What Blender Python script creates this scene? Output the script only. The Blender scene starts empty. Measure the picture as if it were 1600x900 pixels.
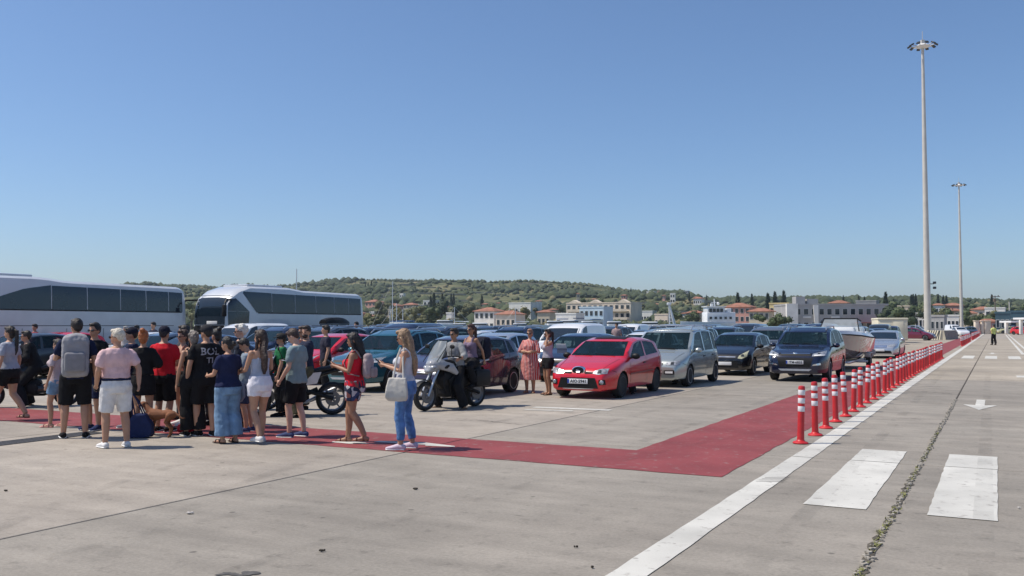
import bpy, bmesh, math, random
import numpy as np
from mathutils import Vector, Matrix, Euler, noise
from mathutils.bvhtree import BVHTree
random.seed(7)
R = math.radians
scene = bpy.context.scene
COL = scene.collection
# ---------------------------------------------------------------- camera
FPX, CAMH, PITCH, YAW = 1430.0, 1.74, R(2.32), R(27.9)
cam_data = bpy.data.cameras.new('camera'); cam = bpy.data.objects.new('camera', cam_data); COL.objects.link(cam)
cam.location = (0, 0, CAMH); cam.rotation_euler = (R(90) + PITCH, 0, YAW)
cam_data.sensor_width = 36; cam_data.lens = 36 * FPX / 1600; cam_data.clip_end = 6000; cam_data.clip_start = .1
scene.camera = cam
# ---------------------------------------------------------------- sky and sun
SUN_EL, SHADOW_ANG = R(58), R(27)          # shadows point along (cos, sin) of SHADOW_ANG on the ground
w = bpy.data.worlds.new('World'); scene.world = w; w.use_nodes = True
nt = w.node_tree; nt.nodes.clear()
sky = nt.nodes.new('ShaderNodeTexSky'); sky.sky_type = 'NISHITA'; sky.sun_disc = False
sky.sun_elevation = SUN_EL
sd = (-math.cos(SHADOW_ANG), -math.sin(SHADOW_ANG))
sky.sun_rotation = math.atan2(sd[0], sd[1])
sky.air_density = 1.0; sky.dust_density = 1.1; sky.ozone_density = 7.5; sky.altitude = 400
bg = nt.nodes.new('ShaderNodeBackground'); bg.inputs[1].default_value = .120
out = nt.nodes.new('ShaderNodeOutputWorld')
nt.links.new(sky.outputs[0], bg.inputs[0]); nt.links.new(bg.outputs[0], out.inputs[0])
sun_d = bpy.data.lights.new('sun', 'SUN'); sun_d.energy = 4.3; sun_d.angle = R(.53); sun_d.color = (1, .915, .79)
sun = bpy.data.objects.new('sun', sun_d); COL.objects.link(sun)
sv = Vector((sd[0] * math.cos(SUN_EL), sd[1] * math.cos(SUN_EL), math.sin(SUN_EL)))
sun.rotation_euler = sv.to_track_quat('Z', 'Y').to_euler()
vs = scene.view_settings; vs.view_transform = 'Standard'; vs.look = 'None'; vs.gamma = 1; vs.exposure = 0.13
vs.use_curve_mapping = False
try: scene.cycles.max_bounces = 6; scene.cycles.transparent_max_bounces = 12
except Exception: pass
# ---------------------------------------------------------------- where a photo point lies on the ground
_fw = np.array([-math.sin(YAW) * math.cos(PITCH), math.cos(YAW) * math.cos(PITCH), math.sin(PITCH)])
_rt = np.array([math.cos(YAW), math.sin(YAW), 0]); _up = np.cross(_rt, _fw)
def at(u, v, z=0):
    d = _fw * FPX + _rt * (u - 800) + _up * (450 - v); k = (z - CAMH) / d[2]
    return (d[0] * k, d[1] * k)
def atd(u, D):                                # ground point in column u at distance D along the view
    x = (u - 800) / FPX * D
    return (math.cos(YAW) * x - math.sin(YAW) * D, math.sin(YAW) * x + math.cos(YAW) * D)
def zat(v, D): return CAMH + (508 - v) / FPX * D
# ================================================================ mesh helpers
def rotm(rx=0, ry=0, rz=0): return Euler((rx, ry, rz)).to_matrix()
class MB:
    def __init__(s): s.v = []; s.f = []; s.m = []
    def add(s, vs, fs, mi=0):
        o = len(s.v); s.v += [tuple(p) for p in vs]; s.f += [[i + o for i in f] for f in fs]; s.m += [mi] * len(fs); return s
    def box(s, c, d, mi=0, rz=0, M=None):
        x, y, z = d[0] / 2, d[1] / 2, d[2] / 2
        vs = [Vector(p) for p in ((-x,-y,-z),(x,-y,-z),(x,y,-z),(-x,y,-z),(-x,-y,z),(x,-y,z),(x,y,z),(-x,y,z))]
        if M is None: M = rotm(0, 0, rz)
        return s.add([M @ p + Vector(c) for p in vs], [(3,2,1,0),(4,5,6,7),(0,1,5,4),(1,2,6,5),(2,3,7,6),(3,0,4,7)], mi)
    def loft(s, rings, caps=True, mi=0, closed=True):
        n = len(rings[0]); vs = [p for r in rings for p in r]; fs = []
        for j in range(len(rings) - 1):
            for i in range(n if closed else n - 1):
                k = (i + 1) % n; fs.append((j*n+i, j*n+k, (j+1)*n+k, (j+1)*n+i))
        if caps:
            fs.append(tuple(range(n))[::-1]); fs.append(tuple((len(rings)-1)*n + i for i in range(n)))
        return s.add(vs, fs, mi)
    def tube(s, pts, rad, n=8, mi=0, caps=True, dome=False):
        pts = [Vector(p) for p in pts]
        if not hasattr(rad, '__len__'): rad = [rad] * len(pts)
        rad = list(rad)
        if dome:
            d0 = (pts[0] - pts[1]).normalized(); d1 = (pts[-1] - pts[-2]).normalized()
            mn = lambda r: min(r) if hasattr(r, '__len__') else r
            sc = lambda r, q: tuple(a_*q for a_ in r) if hasattr(r, '__len__') else r*q
            a = [pts[0] + d0 * mn(rad[0]) * .9, pts[0] + d0 * mn(rad[0]) * .55]; b = [pts[-1] + d1 * mn(rad[-1]) * .55, pts[-1] + d1 * mn(rad[-1]) * .9]
            rad = [sc(rad[0], .35), sc(rad[0], .83)] + rad + [sc(rad[-1], .83), sc(rad[-1], .35)]; pts = a + pts + b
        rings = []; prev = None
        for i, p in enumerate(pts):
            t = (pts[min(i+1, len(pts)-1)] - pts[max(i-1, 0)]).normalized()
            if prev is None:
                a = Vector((0,0,1)) if abs(t.z) < .9 else Vector((1,0,0)); u = t.cross(a).normalized()
            else: u = (prev - t * prev.dot(t)).normalized()
            prev = u; vv = t.cross(u); r = rad[i]
            r1, r2 = (r, r) if not hasattr(r, '__len__') else r
            rings.append([p + u * (r1*math.cos(2*math.pi*k/n)) + vv * (r2*math.sin(2*math.pi*k/n)) for k in range(n)])
        return s.loft(rings, caps, mi)
    def ell(s, c, r, n=12, m=8, mi=0, M=None):
        c = Vector(c); M = M or Matrix.Identity(3); vs = [M @ Vector((0,0,-r[2])) + c]; fs = []
        for j in range(1, m):
            a = math.pi * j / m
            for i in range(n):
                b = 2*math.pi*i/n; vs.append(M @ Vector((r[0]*math.sin(a)*math.cos(b), r[1]*math.sin(a)*math.sin(b), -r[2]*math.cos(a))) + c)
        vs.append(M @ Vector((0,0,r[2])) + c); L = len(vs) - 1
        for i in range(n):
            k = (i+1) % n; fs.append((0, 1+k, 1+i)); fs.append((L, L-n+i, L-n+k))
        for j in range(m-2):
            for i in range(n):
                k = (i+1) % n; fs.append((1+j*n+i, 1+j*n+k, 1+(j+1)*n+k, 1+(j+1)*n+i))
        return s.add(vs, fs, mi)
    def prism(s, poly, z0, z1, mi=0, M=None):
        n = len(poly); M = M or (lambda p: p)
        vs = [M((x, y, z0)) for x, y in poly] + [M((x, y, z1)) for x, y in poly]
        fs = [tuple(range(n))[::-1], tuple(range(n, 2*n))] + [(i, (i+1)%n, n+(i+1)%n, n+i) for i in range(n)]
        return s.add(vs, fs, mi)
    def rbox(s, c, d, r=.02, mi=0, M=None):
        M = M or Matrix.Identity(3); c = Vector(c); hx, hy, hz = d[0]/2, d[1]/2, d[2]/2; r = min(r, hx*.95, hy*.95, hz*.95)
        def ring(z, ins):
            pts = []
            for sx, sy, a0 in ((1,1,0),(-1,1,90),(-1,-1,180),(1,-1,270)):
                for a in (0, 45, 90):
                    b = R(a0+a); q = r - ins
                    pts.append(M @ Vector((sx*(hx-r) + q*math.cos(b), sy*(hy-r) + q*math.sin(b), z)) + c)
            return pts
        return s.loft([ring(-hz, r*.999), ring(-hz+r*.3, r*.3), ring(-hz+r, 0), ring(hz-r, 0), ring(hz-r*.3, r*.3), ring(hz, r*.999)], True, mi)
    def lathe(s, prof, n=20, M=None, mi=0, caps=True):      # prof (r, z)
        M = M or (lambda p: p)
        return s.loft([[M((r*math.cos(2*math.pi*k/n), r*math.sin(2*math.pi*k/n), z)) for k in range(n)] for r, z in prof], caps, mi)
    def sheet(s, poly, z, mi=0): return s.add([(x, y, z) for x, y in poly], [tuple(range(len(poly)))], mi)
    def mesh(s, name, mats=(), smooth=True, ang=38):
        me = bpy.data.meshes.new(name); me.from_pydata(s.v, [], s.f)
        for m in mats: me.materials.append(m)
        me.polygons.foreach_set('material_index', s.m); me.validate(); me.update()
        if smooth:
            me.polygons.foreach_set('use_smooth', [True] * len(me.polygons)); me.set_sharp_from_angle(angle=R(ang))
        return me
def tag(o, label=None, cat=None, group=None, kind=None):
    if label: o['label'] = label
    if cat: o['category'] = cat
    if group: o['group'] = group
    if kind: o['kind'] = kind
    return o
def link(name, data, parent=None, loc=(0,0,0), rz=0):
    o = bpy.data.objects.new(name, data); COL.objects.link(o); o.location = loc; o.rotation_euler = (0, 0, rz)
    if parent is not None: o.parent = parent
    return o
def obj(name, mb, mats, parent=None, smooth=True, ang=38, loc=(0,0,0), rz=0):
    if not isinstance(mats, (list, tuple)): mats = [mats]
    return link(name, mb.mesh(name, mats, smooth, ang), parent, loc, rz)
def empty(name, loc=(0,0,0), rz=0):
    o = link(name, None, None, loc, rz); o.empty_display_size = .2; return o
def copy_tree(o, parent=None):
    c = o.copy(); COL.objects.link(c); c.parent = parent
    for ch in list(o.children): copy_tree(ch, c)
    return c
# voxel-merged bodies and clothes: all modifiers are evaluated together in bake_all()
JOBS = []
TEX = {}
def cloud_tex(size):
    if size not in TEX:
        t = bpy.data.textures.new('folds', 'CLOUDS'); t.noise_scale = size; t.noise_depth = 2; TEX[size] = t
    return TEX[size]
def obj_vox(name, mb, mat, parent, vox=.012, smooth=3, fold=0, fsize=.09):
    o = obj(name, mb, mat, parent)
    m = o.modifiers.new('r', 'REMESH'); m.mode = 'VOXEL'; m.voxel_size = vox; m.use_smooth_shade = True
    if smooth: m = o.modifiers.new('s', 'SMOOTH'); m.iterations = smooth; m.factor = .5
    if fold:
        m = o.modifiers.new('d', 'DISPLACE'); m.texture = cloud_tex(fsize); m.strength = fold; m.mid_level = .5; m.texture_coords = 'GLOBAL'
    JOBS.append(o); return o
def bake_all():
    bpy.context.view_layer.update(); dg = bpy.context.evaluated_depsgraph_get(); done = []
    for o in JOBS: done.append((o, bpy.data.meshes.new_from_object(o.evaluated_get(dg), depsgraph=dg)))
    for o, me in done:
        o.modifiers.clear(); me.name = o.name; o.data = me
    JOBS.clear()
# ================================================================ materials
MATS = {}
def nodes(name):
    m = bpy.data.materials.new(name); m.use_nodes = True; t = m.node_tree
    return m, t, t.nodes['Principled BSDF'], (lambda a, b: t.links.new(a, b))
def mat(name, col, rough=.6, metal=0, var=.12, scale=6, bump=0, bscale=60, coat=0, spec=.5, sheen=0):
    if name in MATS: return MATS[name]
    m, t, p, L = nodes(name); N = t.nodes.new
    p.inputs['Roughness'].default_value = rough; p.inputs['Metallic'].default_value = metal
    p.inputs['Coat Weight'].default_value = coat; p.inputs['Coat Roughness'].default_value = .04
    p.inputs['Specular IOR Level'].default_value = spec
    p.inputs['Base Color'].default_value = (*col, 1)
    tc = N('ShaderNodeTexCoord')
    if var:
        n = N('ShaderNodeTexNoise'); n.inputs['Scale'].default_value = scale; n.inputs['Detail'].default_value = 5; L(tc.outputs['Object'], n.inputs['Vector'])
        mr = N('ShaderNodeMapRange'); mr.inputs[1].default_value = .3; mr.inputs[2].default_value = .7; mr.inputs[3].default_value = 1 - var; mr.inputs[4].default_value = 1 + var
        L(n.outputs[0], mr.inputs[0])
        mx = N('ShaderNodeMix'); mx.data_type = 'RGBA'; mx.blend_type = 'MULTIPLY'; mx.inputs[0].default_value = 1; mx.inputs[6].default_value = (*col, 1)
        cb = N('ShaderNodeCombineColor')
        for i in range(3): L(mr.outputs[0], cb.inputs[i])
        L(cb.outputs[0], mx.inputs[7]); L(mx.outputs[2], p.inputs['Base Color'])
    if bump:
        n2 = N('ShaderNodeTexNoise'); n2.inputs['Scale'].default_value = bscale; n2.inputs['Detail'].default_value = 4; L(tc.outputs['Object'], n2.inputs['Vector'])
        b = N('ShaderNodeBump'); b.inputs['Strength'].default_value = bump; b.inputs['Distance'].default_value = .01
        L(n2.outputs[0], b.inputs['Height']); L(b.outputs[0], p.inputs['Normal'])
    MATS[name] = m; return m
def paint(name, col, metal=0.0, rough=.22):
    return mat('paint_' + name, col, rough, metal, var=.05, scale=1.5, coat=.9)
def cloth(col, key=None, var=.12): return mat('cloth_%02d_%02d_%02d' % tuple(int(99*c) for c in col) + (key or ''), col, .88, 0, var, 9, .25, 140, spec=.2)
def glass_mat(name, tint, transp, rough=.03, base=(.012, .02, .024)):
    if name in MATS: return MATS[name]
    m = bpy.data.materials.new(name); m.use_nodes = True; t = m.node_tree; t.nodes.clear(); N = t.nodes.new; L = t.links.new
    o = N('ShaderNodeOutputMaterial'); tr = N('ShaderNodeBsdfTransparent'); tr.inputs[0].default_value = (*tint, 1)
    g = N('ShaderNodeBsdfPrincipled'); g.inputs['Base Color'].default_value = (*base, 1); g.inputs['Roughness'].default_value = rough; g.inputs['IOR'].default_value = 1.6
    mx = N('ShaderNodeMixShader'); mx.inputs[0].default_value = 1 - transp
    L(tr.outputs[0], mx.inputs[1]); L(g.outputs[0], mx.inputs[2]); L(mx.outputs[0], o.inputs[0]); MATS[name] = m; return m
CARGLASS = glass_mat('car_glass', (.50, .62, .62), .5, .03, (.010, .026, .030))
FARGLASS = mat('dark_window_glass', (.012, .022, .034), .05, 0, .1, 2, spec=.7)
CLEAR = glass_mat('clear_screen', (.80, .83, .85), .5, .15, (.42, .46, .48))  # whitish base colour paints in the bright reflection on the screens
BLACKP = mat('black_plastic', (.012, .012, .013), .5, 0, .15, 12, spec=.25)
TRIM = mat('dark_trim', (.018, .018, .019), .7, 0, .15, 12, spec=.2)
RUBBER = mat('tyre_rubber', (.018, .018, .019), .8, 0, .2, 20, .3, 90)
ALLOY = mat('alloy_rim', (.55, .56, .58), .35, .8, .1, 8)
DARKALLOY = mat('black_rim', (.02, .02, .022), .35, .4, .1, 8)
CHROME = mat('chrome', (.75, .76, .78), .12, 1, .03)
LAMP = mat('headlamp_glass', (.34, .36, .39), .22, .3, .45, 22, spec=.6)
LAMPD = mat('headlamp_inner', (.05, .055, .06), .15, .3, .1)
WHITEP = mat('white_plastic', (.78, .78, .77), .4, 0, .05)
PLATE = mat('number_plate_white', (.75, .76, .76), .4, 0, .04)
PLATEB = mat('number_plate_blue', (.02, .06, .35), .4, 0, .04)
INK = mat('black_ink', (.01, .01, .012), .5, 0, .04)
SEATC = mat('seat_fabric', (.09, .09, .1), .85, 0, .2, 10)
TAIL = mat('tail_lamp_red', (.35, .01, .012), .15, 0, .1)
def text_mesh(body, size, mats, depth=.001, align='CENTER'):
    cu = bpy.data.curves.new('lettering', 'FONT'); cu.body = body; cu.size = size; cu.extrude = depth; cu.align_x = align; cu.align_y = 'CENTER'
    cu.resolution_u = 2; cu.offset = size*.018
    o = bpy.data.objects.new('t', cu); COL.objects.link(o); bpy.context.view_layer.update()
    dg = bpy.context.evaluated_depsgraph_get(); me = bpy.data.meshes.new_from_object(o.evaluated_get(dg)); bpy.data.objects.remove(o)
    me.materials.clear(); me.materials.append(mats); return me
# ================================================================ ground, slabs, paint
def concrete(name, base, warm, randomise=True):
    m, t, p, L = nodes(name); N = t.nodes.new
    geo = N('ShaderNodeNewGeometry'); p.inputs['Roughness'].default_value = .85; p.inputs['Specular IOR Level'].default_value = .3
    def noi(sc, det=6, vec=None, rough=.55):
        n = N('ShaderNodeTexNoise'); n.inputs['Scale'].default_value = sc; n.inputs['Detail'].default_value = det; n.inputs['Roughness'].default_value = rough
        L(vec or geo.outputs['Position'], n.inputs['Vector']); return n
    def ramp(src, a, b, lo, hi):
        r = N('ShaderNodeMapRange'); r.inputs[1].default_value = a; r.inputs[2].default_value = b; r.inputs[3].default_value = lo; r.inputs[4].default_value = hi; L(src, r.inputs[0]); return r.outputs[0]
    def mul(a, b):
        x = N('ShaderNodeMath'); x.operation = 'MULTIPLY'; L(a, x.inputs[0]); L(b, x.inputs[1]); return x.outputs[0]
    mp = N('ShaderNodeMapping'); mp.inputs['Scale'].default_value = (.22, 1.4, 1); mp.inputs['Rotation'].default_value = (0, 0, R(14)); L(geo.outputs['Position'], mp.inputs['Vector'])
    v = ramp(noi(.22, 5).outputs[0], .3, .7, .82, 1.14)
    v = mul(v, ramp(noi(1.3, 7, None, .65).outputs[0], .25, .75, .86, 1.13))
    v = mul(v, ramp(noi(2.0, 6, mp.outputs[0]).outputs[0], .3, .75, 1.09, .83))
    v = mul(v, ramp(noi(34, 4).outputs[0], .2, .8, .82, 1.15))
    v = mul(v, ramp(noi(5.5, 8, None, .7).outputs[0], .55, .70, 1.0, .72))       # dark blotches
    vo = N('ShaderNodeTexVoronoi'); vo.inputs['Scale'].default_value = 1.7; L(geo.outputs['Position'], vo.inputs['Vector'])
    v = mul(v, ramp(vo.outputs['Distance'], .035, .06, .55, 1.0))                 # small oil spots and pits
    mp2 = N('ShaderNodeMapping'); mp2.inputs['Scale'].default_value = (1.2, 5.5, 1); mp2.inputs['Rotation'].default_value = (0, 0, R(-28)); L(geo.outputs['Position'], mp2.inputs['Vector'])
    v = mul(v, ramp(noi(2.6, 3, mp2.outputs[0]).outputs[0], .70, .76, 1.0, .66))      # short dark scuffs
    vo2 = N('ShaderNodeTexVoronoi'); vo2.inputs['Scale'].default_value = .45; L(geo.outputs['Position'], vo2.inputs['Vector'])
    v = mul(v, ramp(vo2.outputs['Distance'], .03, .12, .72, 1.0))
    if randomise:
        oi = N('ShaderNodeObjectInfo'); v = mul(v, ramp(oi.outputs['Random'], 0, 1, .93, 1.06))
    hue = N('ShaderNodeMix'); hue.data_type = 'RGBA'; L(ramp(noi(.5, 4).outputs[0], .35, .65, 0, 1), hue.inputs[0]); hue.inputs[6].default_value = (*base, 1); hue.inputs[7].default_value = (*warm, 1)
    cb = N('ShaderNodeCombineColor')
    for i in range(3): L(v, cb.inputs[i])
    mx = N('ShaderNodeMix'); mx.data_type = 'RGBA'; mx.blend_type = 'MULTIPLY'; mx.inputs[0].default_value = 1
    L(hue.outputs[2], mx.inputs[6]); L(cb.outputs[0], mx.inputs[7]); L(mx.outputs[2], p.inputs['Base Color'])
    b = N('ShaderNodeBump'); b.inputs['Strength'].default_value = .35; b.inputs['Distance'].default_value = .008; L(noi(60, 5).outputs[0], b.inputs['Height']); L(b.outputs[0], p.inputs['Normal'])
    return m
CONC = concrete('concrete_slab', (.324, .290, .250), (.362, .322, .274))
CONC_LANE = concrete('concrete_lane_slab', (.275, .252, .218), (.302, .274, .236))
CONC_FAR = concrete('concrete_beige_slab', (.345, .306, .252), (.375, .33, .268))
CONCF = concrete('concrete_far', (.34, .305, .262), (.37, .33, .28), False)
def painted(name, col, wear, wearcol=(.27, .25, .225), lo=.57, hi=.68, scale=7):
    m, t, p, L = nodes(name); N = t.nodes.new; geo = N('ShaderNodeNewGeometry'); p.inputs['Roughness'].default_value = .7; p.inputs['Specular IOR Level'].default_value = .3
    n = N('ShaderNodeTexNoise'); n.inputs['Scale'].default_value = scale; n.inputs['Detail'].default_value = 9; n.inputs['Roughness'].default_value = .68; L(geo.outputs['Position'], n.inputs['Vector'])
    n2 = N('ShaderNodeTexNoise'); n2.inputs['Scale'].default_value = 1.1; n2.inputs['Detail'].default_value = 6; L(geo.outputs['Position'], n2.inputs['Vector'])
    r = N('ShaderNodeMapRange'); r.inputs[1].default_value = lo; r.inputs[2].default_value = hi; r.inputs[3].default_value = 0; r.inputs[4].default_value = wear; L(n.outputs[0], r.inputs[0])
    r2 = N('ShaderNodeMapRange'); r2.inputs[1].default_value = .3; r2.inputs[2].default_value = .7; r2.inputs[3].default_value = .80; r2.inputs[4].default_value = 1.12; L(n2.outputs[0], r2.inputs[0])
    cb = N('ShaderNodeCombineColor')
    for i in range(3): L(r2.outputs[0], cb.inputs[i])
    mx = N('ShaderNodeMix'); mx.data_type = 'RGBA'; mx.blend_type = 'MULTIPLY'; mx.inputs[0].default_value = 1; mx.inputs[6].default_value = (*col, 1); L(cb.outputs[0], mx.inputs[7])
    m2 = N('ShaderNodeMix'); m2.data_type = 'RGBA'; L(r.outputs[0], m2.inputs[0]); L(mx.outputs[2], m2.inputs[6]); m2.inputs[7].default_value = (*wearcol, 1)
    L(m2.outputs[2], p.inputs['Base Color'])
    b = N('ShaderNodeBump'); b.inputs['Strength'].default_value = .25; b.inputs['Distance'].default_value = .006; n3 = N('ShaderNodeTexNoise'); n3.inputs['Scale'].default_value = 70; L(geo.outputs['Position'], n3.inputs['Vector'])
    L(n3.outputs[0], b.inputs['Height']); L(b.outputs[0], p.inputs['Normal']); return m
REDP = painted('red_walkway_paint', (.248, .056, .058), .7)
WHITEL = painted('white_road_paint', (.575, .565, .52), .85)
SOIL = mat('joint_dirt', (.035, .03, .026), .95, 0, .4, 30)
ground = obj('ground', MB().sheet([(-2500, -600), (2500, -600), (2500, 3500), (-2500, 3500)], -.03), CONCF, smooth=False); tag(ground, kind='structure')
bed = obj('joint_bed', MB().sheet([(-46, -6), (19, -6), (19, 132), (-46, 132)], -.006), SOIL, smooth=False); tag(bed, kind='structure')
XJ = [-.88 + 6.32 * k for k in range(-7, 4)]; YJ = [12.52 + 9.95 * j for j in range(-2, 13)]
def slab_mesh(w_, h_):
    b = MB(); c = .008
    def r(ins, z): return [(-w_/2+ins, -h_/2+ins, z), (w_/2-ins, -h_/2+ins, z), (w_/2-ins, h_/2-ins, z), (-w_/2+ins, h_/2-ins, z)]
    b.loft([r(0, -.12), r(0, -c), r(c, 0)]); return b
smb = slab_mesh(6.32 - .024, 9.95 - .028); SLABS = [smb.mesh('slab', [q], False) for q in (CONC, CONC_LANE, CONC_FAR)]
for i in range(len(XJ) - 1):
    for j in range(len(YJ) - 1):
        link('slab', SLABS[2 if YJ[j] > 32 and XJ[i] > -14 else 1 if XJ[i] > -8 else 0], ground, ((XJ[i]+XJ[i+1])/2, (YJ[j]+YJ[j+1])/2, random.uniform(-.002, 0)))
def wob(pts, step=.25, amp=.012):
    out = []
    for (x0, y0), (x1, y1) in zip(pts, pts[1:] + pts[:1]):
        n = max(1, int(math.hypot(x1-x0, y1-y0) / step)) if math.hypot(x1-x0, y1-y0) < 60 else 1
        for k in range(n):
            t = k / n; out.append((x0+(x1-x0)*t + (random.uniform(-amp, amp) if k else 0), y0+(y1-y0)*t + (random.uniform(-amp, amp) if k else 0)))
    return out
b = MB(); g = .014
for xa, xb in ((-46, -19.84), (-19.84, -13.52), (-13.52, -7.2)):
    b.sheet(wob([(xa+g, 10.45), (xb-g, 10.45), (xb-g, 12.12), (xa+g, 12.12)]), .004)
b.sheet(wob([(-7.2+g, 10.45), (-2.82, 10.45), (-2.82, 60), (-4.46, 60), (-4.46, 12.12), (-7.2+g, 12.12)]), .004)
b.sheet([(-2.82, 60), (-2.82, 260), (-4.46, 260), (-4.46, 60)], .004)
tag(obj('red_walkway', b, REDP, smooth=False), kind='structure')
b = MB()
for ya, yb in ((-4, 2.57), (2.57, 12.52), (12.52, 22.47), (22.47, 32.42), (32.42, 42.37), (42.37, 50)): b.sheet(wob([(-2.43, ya+.015), (-2.17, ya+.015), (-2.17, yb-.015), (-2.43, yb-.015)], .3, .006), .005)
b.sheet([(-2.43, 50), (-2.17, 50), (-2.17, 240), (-2.43, 240)], .005)
tag(obj('white_edge_line', b, WHITEL, smooth=False), kind='structure')
b = MB()
for x0 in (-1.70, -.60, .5):
    b.sheet(wob([(x0, 9.25), (x0+.575, 9.25), (x0+.575, 12.505), (x0, 12.505)], .2, .006), .005); b.sheet(wob([(x0, 12.535), (x0+.575, 12.535), (x0+.575, 13.72), (x0, 13.72)], .2, .006), .005)
    b.sheet([(x0, 53.3), (x0+.575, 53.3), (x0+.575, 58.2), (x0, 58.2)], .005)
tag(obj('zebra_crossing', b, WHITEL, smooth=False), kind='structure')
b = MB()
def arrow(x, y):
    b.sheet([(x, y), (x+.33, y+1.35), (x+.09, y+1.25), (x+.09, y+2.9), (x-.09, y+2.9), (x-.09, y+1.25), (x-.33, y+1.35)], .005)
arrow(-.36, 21.1); arrow(-.28, 62); arrow(-.28, 98)
b.sheet([(.55, 34.8), (2.4, 34.8), (2.4, 36.1), (.55, 36.1)], .005)
b.sheet([(1.25, 62), (1.43, 62), (1.43, 190), (1.25, 190)], .005); b.sheet([(1.68, 62), (1.86, 62), (1.86, 190), (1.68, 190)], .005)
b.sheet(wob([(-8.62, 16.72), (-7.62, 16.95), (-7.62, 17.12), (-8.62, 16.92)], .2, .006), .005); b.sheet(wob([(-8.7, 17.3), (-7.0, 17.4), (-7.0, 17.66), (-8.7, 17.56)], .2, .006), .005)
# worn pictogram painted on the red walkway
def blob(cx, cy, rx, ry, n=14, rot=0):
    return [(cx + rx*math.cos(a)*math.cos(rot) - ry*math.sin(a)*math.sin(rot), cy + rx*math.cos(a)*math.sin(rot) + ry*math.sin(a)*math.cos(rot)) for a in [2*math.pi*k/n for k in range(n)]]
b.sheet(blob(-8.45, 10.92, .30, .09), .009); b.sheet([(-8.75, 10.80), (-8.4, 10.78), (-8.3, 10.86), (-8.78, 10.88)], .0094)
b.sheet([(-8.2, 11.25), (-7.5, 11.42), (-6.9, 11.28), (-6.85, 11.2), (-7.3, 11.12), (-7.35, 11.2), (-7.8, 11.16), (-8.2, 11.1)], .009)
tag(obj('road_marking', b, WHITEL, smooth=False), kind='structure')
# the open joint with rubble and weeds along the lane
b = MB(); L_, R_ = [], []
y = 2.0
while y < 60:
    wd = (.045 if y < 12 else .032 if y < 22 else .018) * random.uniform(.35, 1.25); cx = -.88 + .02*noise.noise(Vector((0, y*.8, 0)))
    L_.append((cx - wd, y, .0035)); R_.append((cx + wd*random.uniform(.5, 1.2), y, .0035)); y += random.uniform(.05, .13) if y < 22 else .4
for i in range(len(L_)-1): b.add([L_[i], R_[i], R_[i+1], L_[i+1]], [(0,1,2,3)])
tag(obj('crumbled_joint', b, mat('crumbled_dirt', (.085, .074, .058), .95, 0, .5, 25), smooth=False), 'dark crumbled joint running along the lane through the zebra bars', 'crack', kind='stuff')
WEED = mat('weed_leaf', (.17, .175, .06), .8, 0, .4, 30); RUB = mat('joint_rubble', (.36, .33, .28), .9, 0, .3, 40)
b = MB(); b2 = MB()
for k in range(2000):
    y = 2 + 22 * random.random()**1.5; dens = noise.noise(Vector((3, y*1.7, 0))) + (.35 if y < 9 else .05)
    x = -.88 + random.gauss(0, .015)
    if random.random() < .30 + dens*.45 and y < 17:
        for q in range(2):
            a = random.uniform(0, 6.28); l = random.uniform(.012, .035) * (1.2 if y < 9 else .8); wv = .006; dx, dy = math.cos(a), math.sin(a); h = random.uniform(.005, .022)
            b.add([(x-dy*wv, y+dx*wv, .004), (x+dy*wv, y-dx*wv, .004), (x+dx*l+dy*wv*.5, y+dy*l-dx*wv*.5, .004+h), (x+dx*l-dy*wv*.5, y+dy*l+dx*wv*.5, .004+h)], [(0,1,2,3)])
    elif k % 2 == 0:
        r = random.uniform(.006, .018); b2.box((x+random.gauss(0,.01), y, r*.5), (r*1.6, r*2, r), 0, random.uniform(0, 3))
tag(obj('joint_weeds', b, WEED, smooth=False), 'low green weeds growing out of the crumbled joint', 'weeds', kind='stuff')
tag(obj('joint_rubble', b2, RUB, smooth=False), 'crumbs of concrete lying in the open joint', 'rubble', kind='stuff')
# hairline cracks and the drain channel
b = MB()
def crack(pts, wd):
    P = []
    for (x0, y0), (x1, y1) in zip(pts, pts[1:]):
        for k in range(12): P.append((x0+(x1-x0)*k/12 + random.uniform(-.02, .02), y0+(y1-y0)*k/12 + random.uniform(-.03, .03)))
    for (x0, y0), (x1, y1) in zip(P, P[1:]):
        nx, ny = (y1-y0), -(x1-x0); l = math.hypot(nx, ny) + 1e-6; q = wd*random.uniform(.3, 1)/l; b.add([(x0-nx*q, y0-ny*q, .003), (x0+nx*q, y0+ny*q, .003), (x1+nx*q, y1+ny*q, .003), (x1-nx*q, y1-ny*q, .003)], [(0,1,2,3)])
crack([(-8.95, 14.35), (-8.1, 14.5), (-7.3, 14.25)], .012); crack([(-8.9, 14.6), (-8.2, 14.62)], .008)
crack([(-7.1, 22.4), (-4.5, 22.9)], .014); crack([(-2.4, 25.8), (-1.5, 26.1), (-1.0, 25.7)], .015); crack([(-.6, 32.6), (.8, 33.1)], .02); crack([(-2.2, 31.9), (-.9, 32.3)], .018)
crack([(-1.9, 18.2), (-1.2, 18.9)], .006); crack([(-.5, 10.2), (.0, 10.9)], .004); crack([(-1.35, 10.1), (-1.2, 11.2)], .004); crack([(-1.95, 28.2), (-1.2, 28.9)], .013)
tag(obj('surface_cracks', b, SOIL, smooth=False), kind='structure')
STEEL = mat('dark_grating', (.06, .06, .062), .6, .3, .3, 20)
dr = empty('drain_channel', (-12.95, 0, 0)); tag(dr, 'dark grated drain channel set in the concrete at the left', 'drain')
obj('channel_frame', MB().box((-.2, 7.3, .002), (.04, 5.6, .012)).box((.2, 7.3, .002), (.04, 5.6, .012)), STEEL, dr)
bar = MB().box((0, 0, 0), (.358, .05, .012)).mesh('grate_bar', [STEEL], False)
for k in range(74): link('grate_bar', bar, dr, (0, 4.55 + k*.075, .001))
b = MB()
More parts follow.
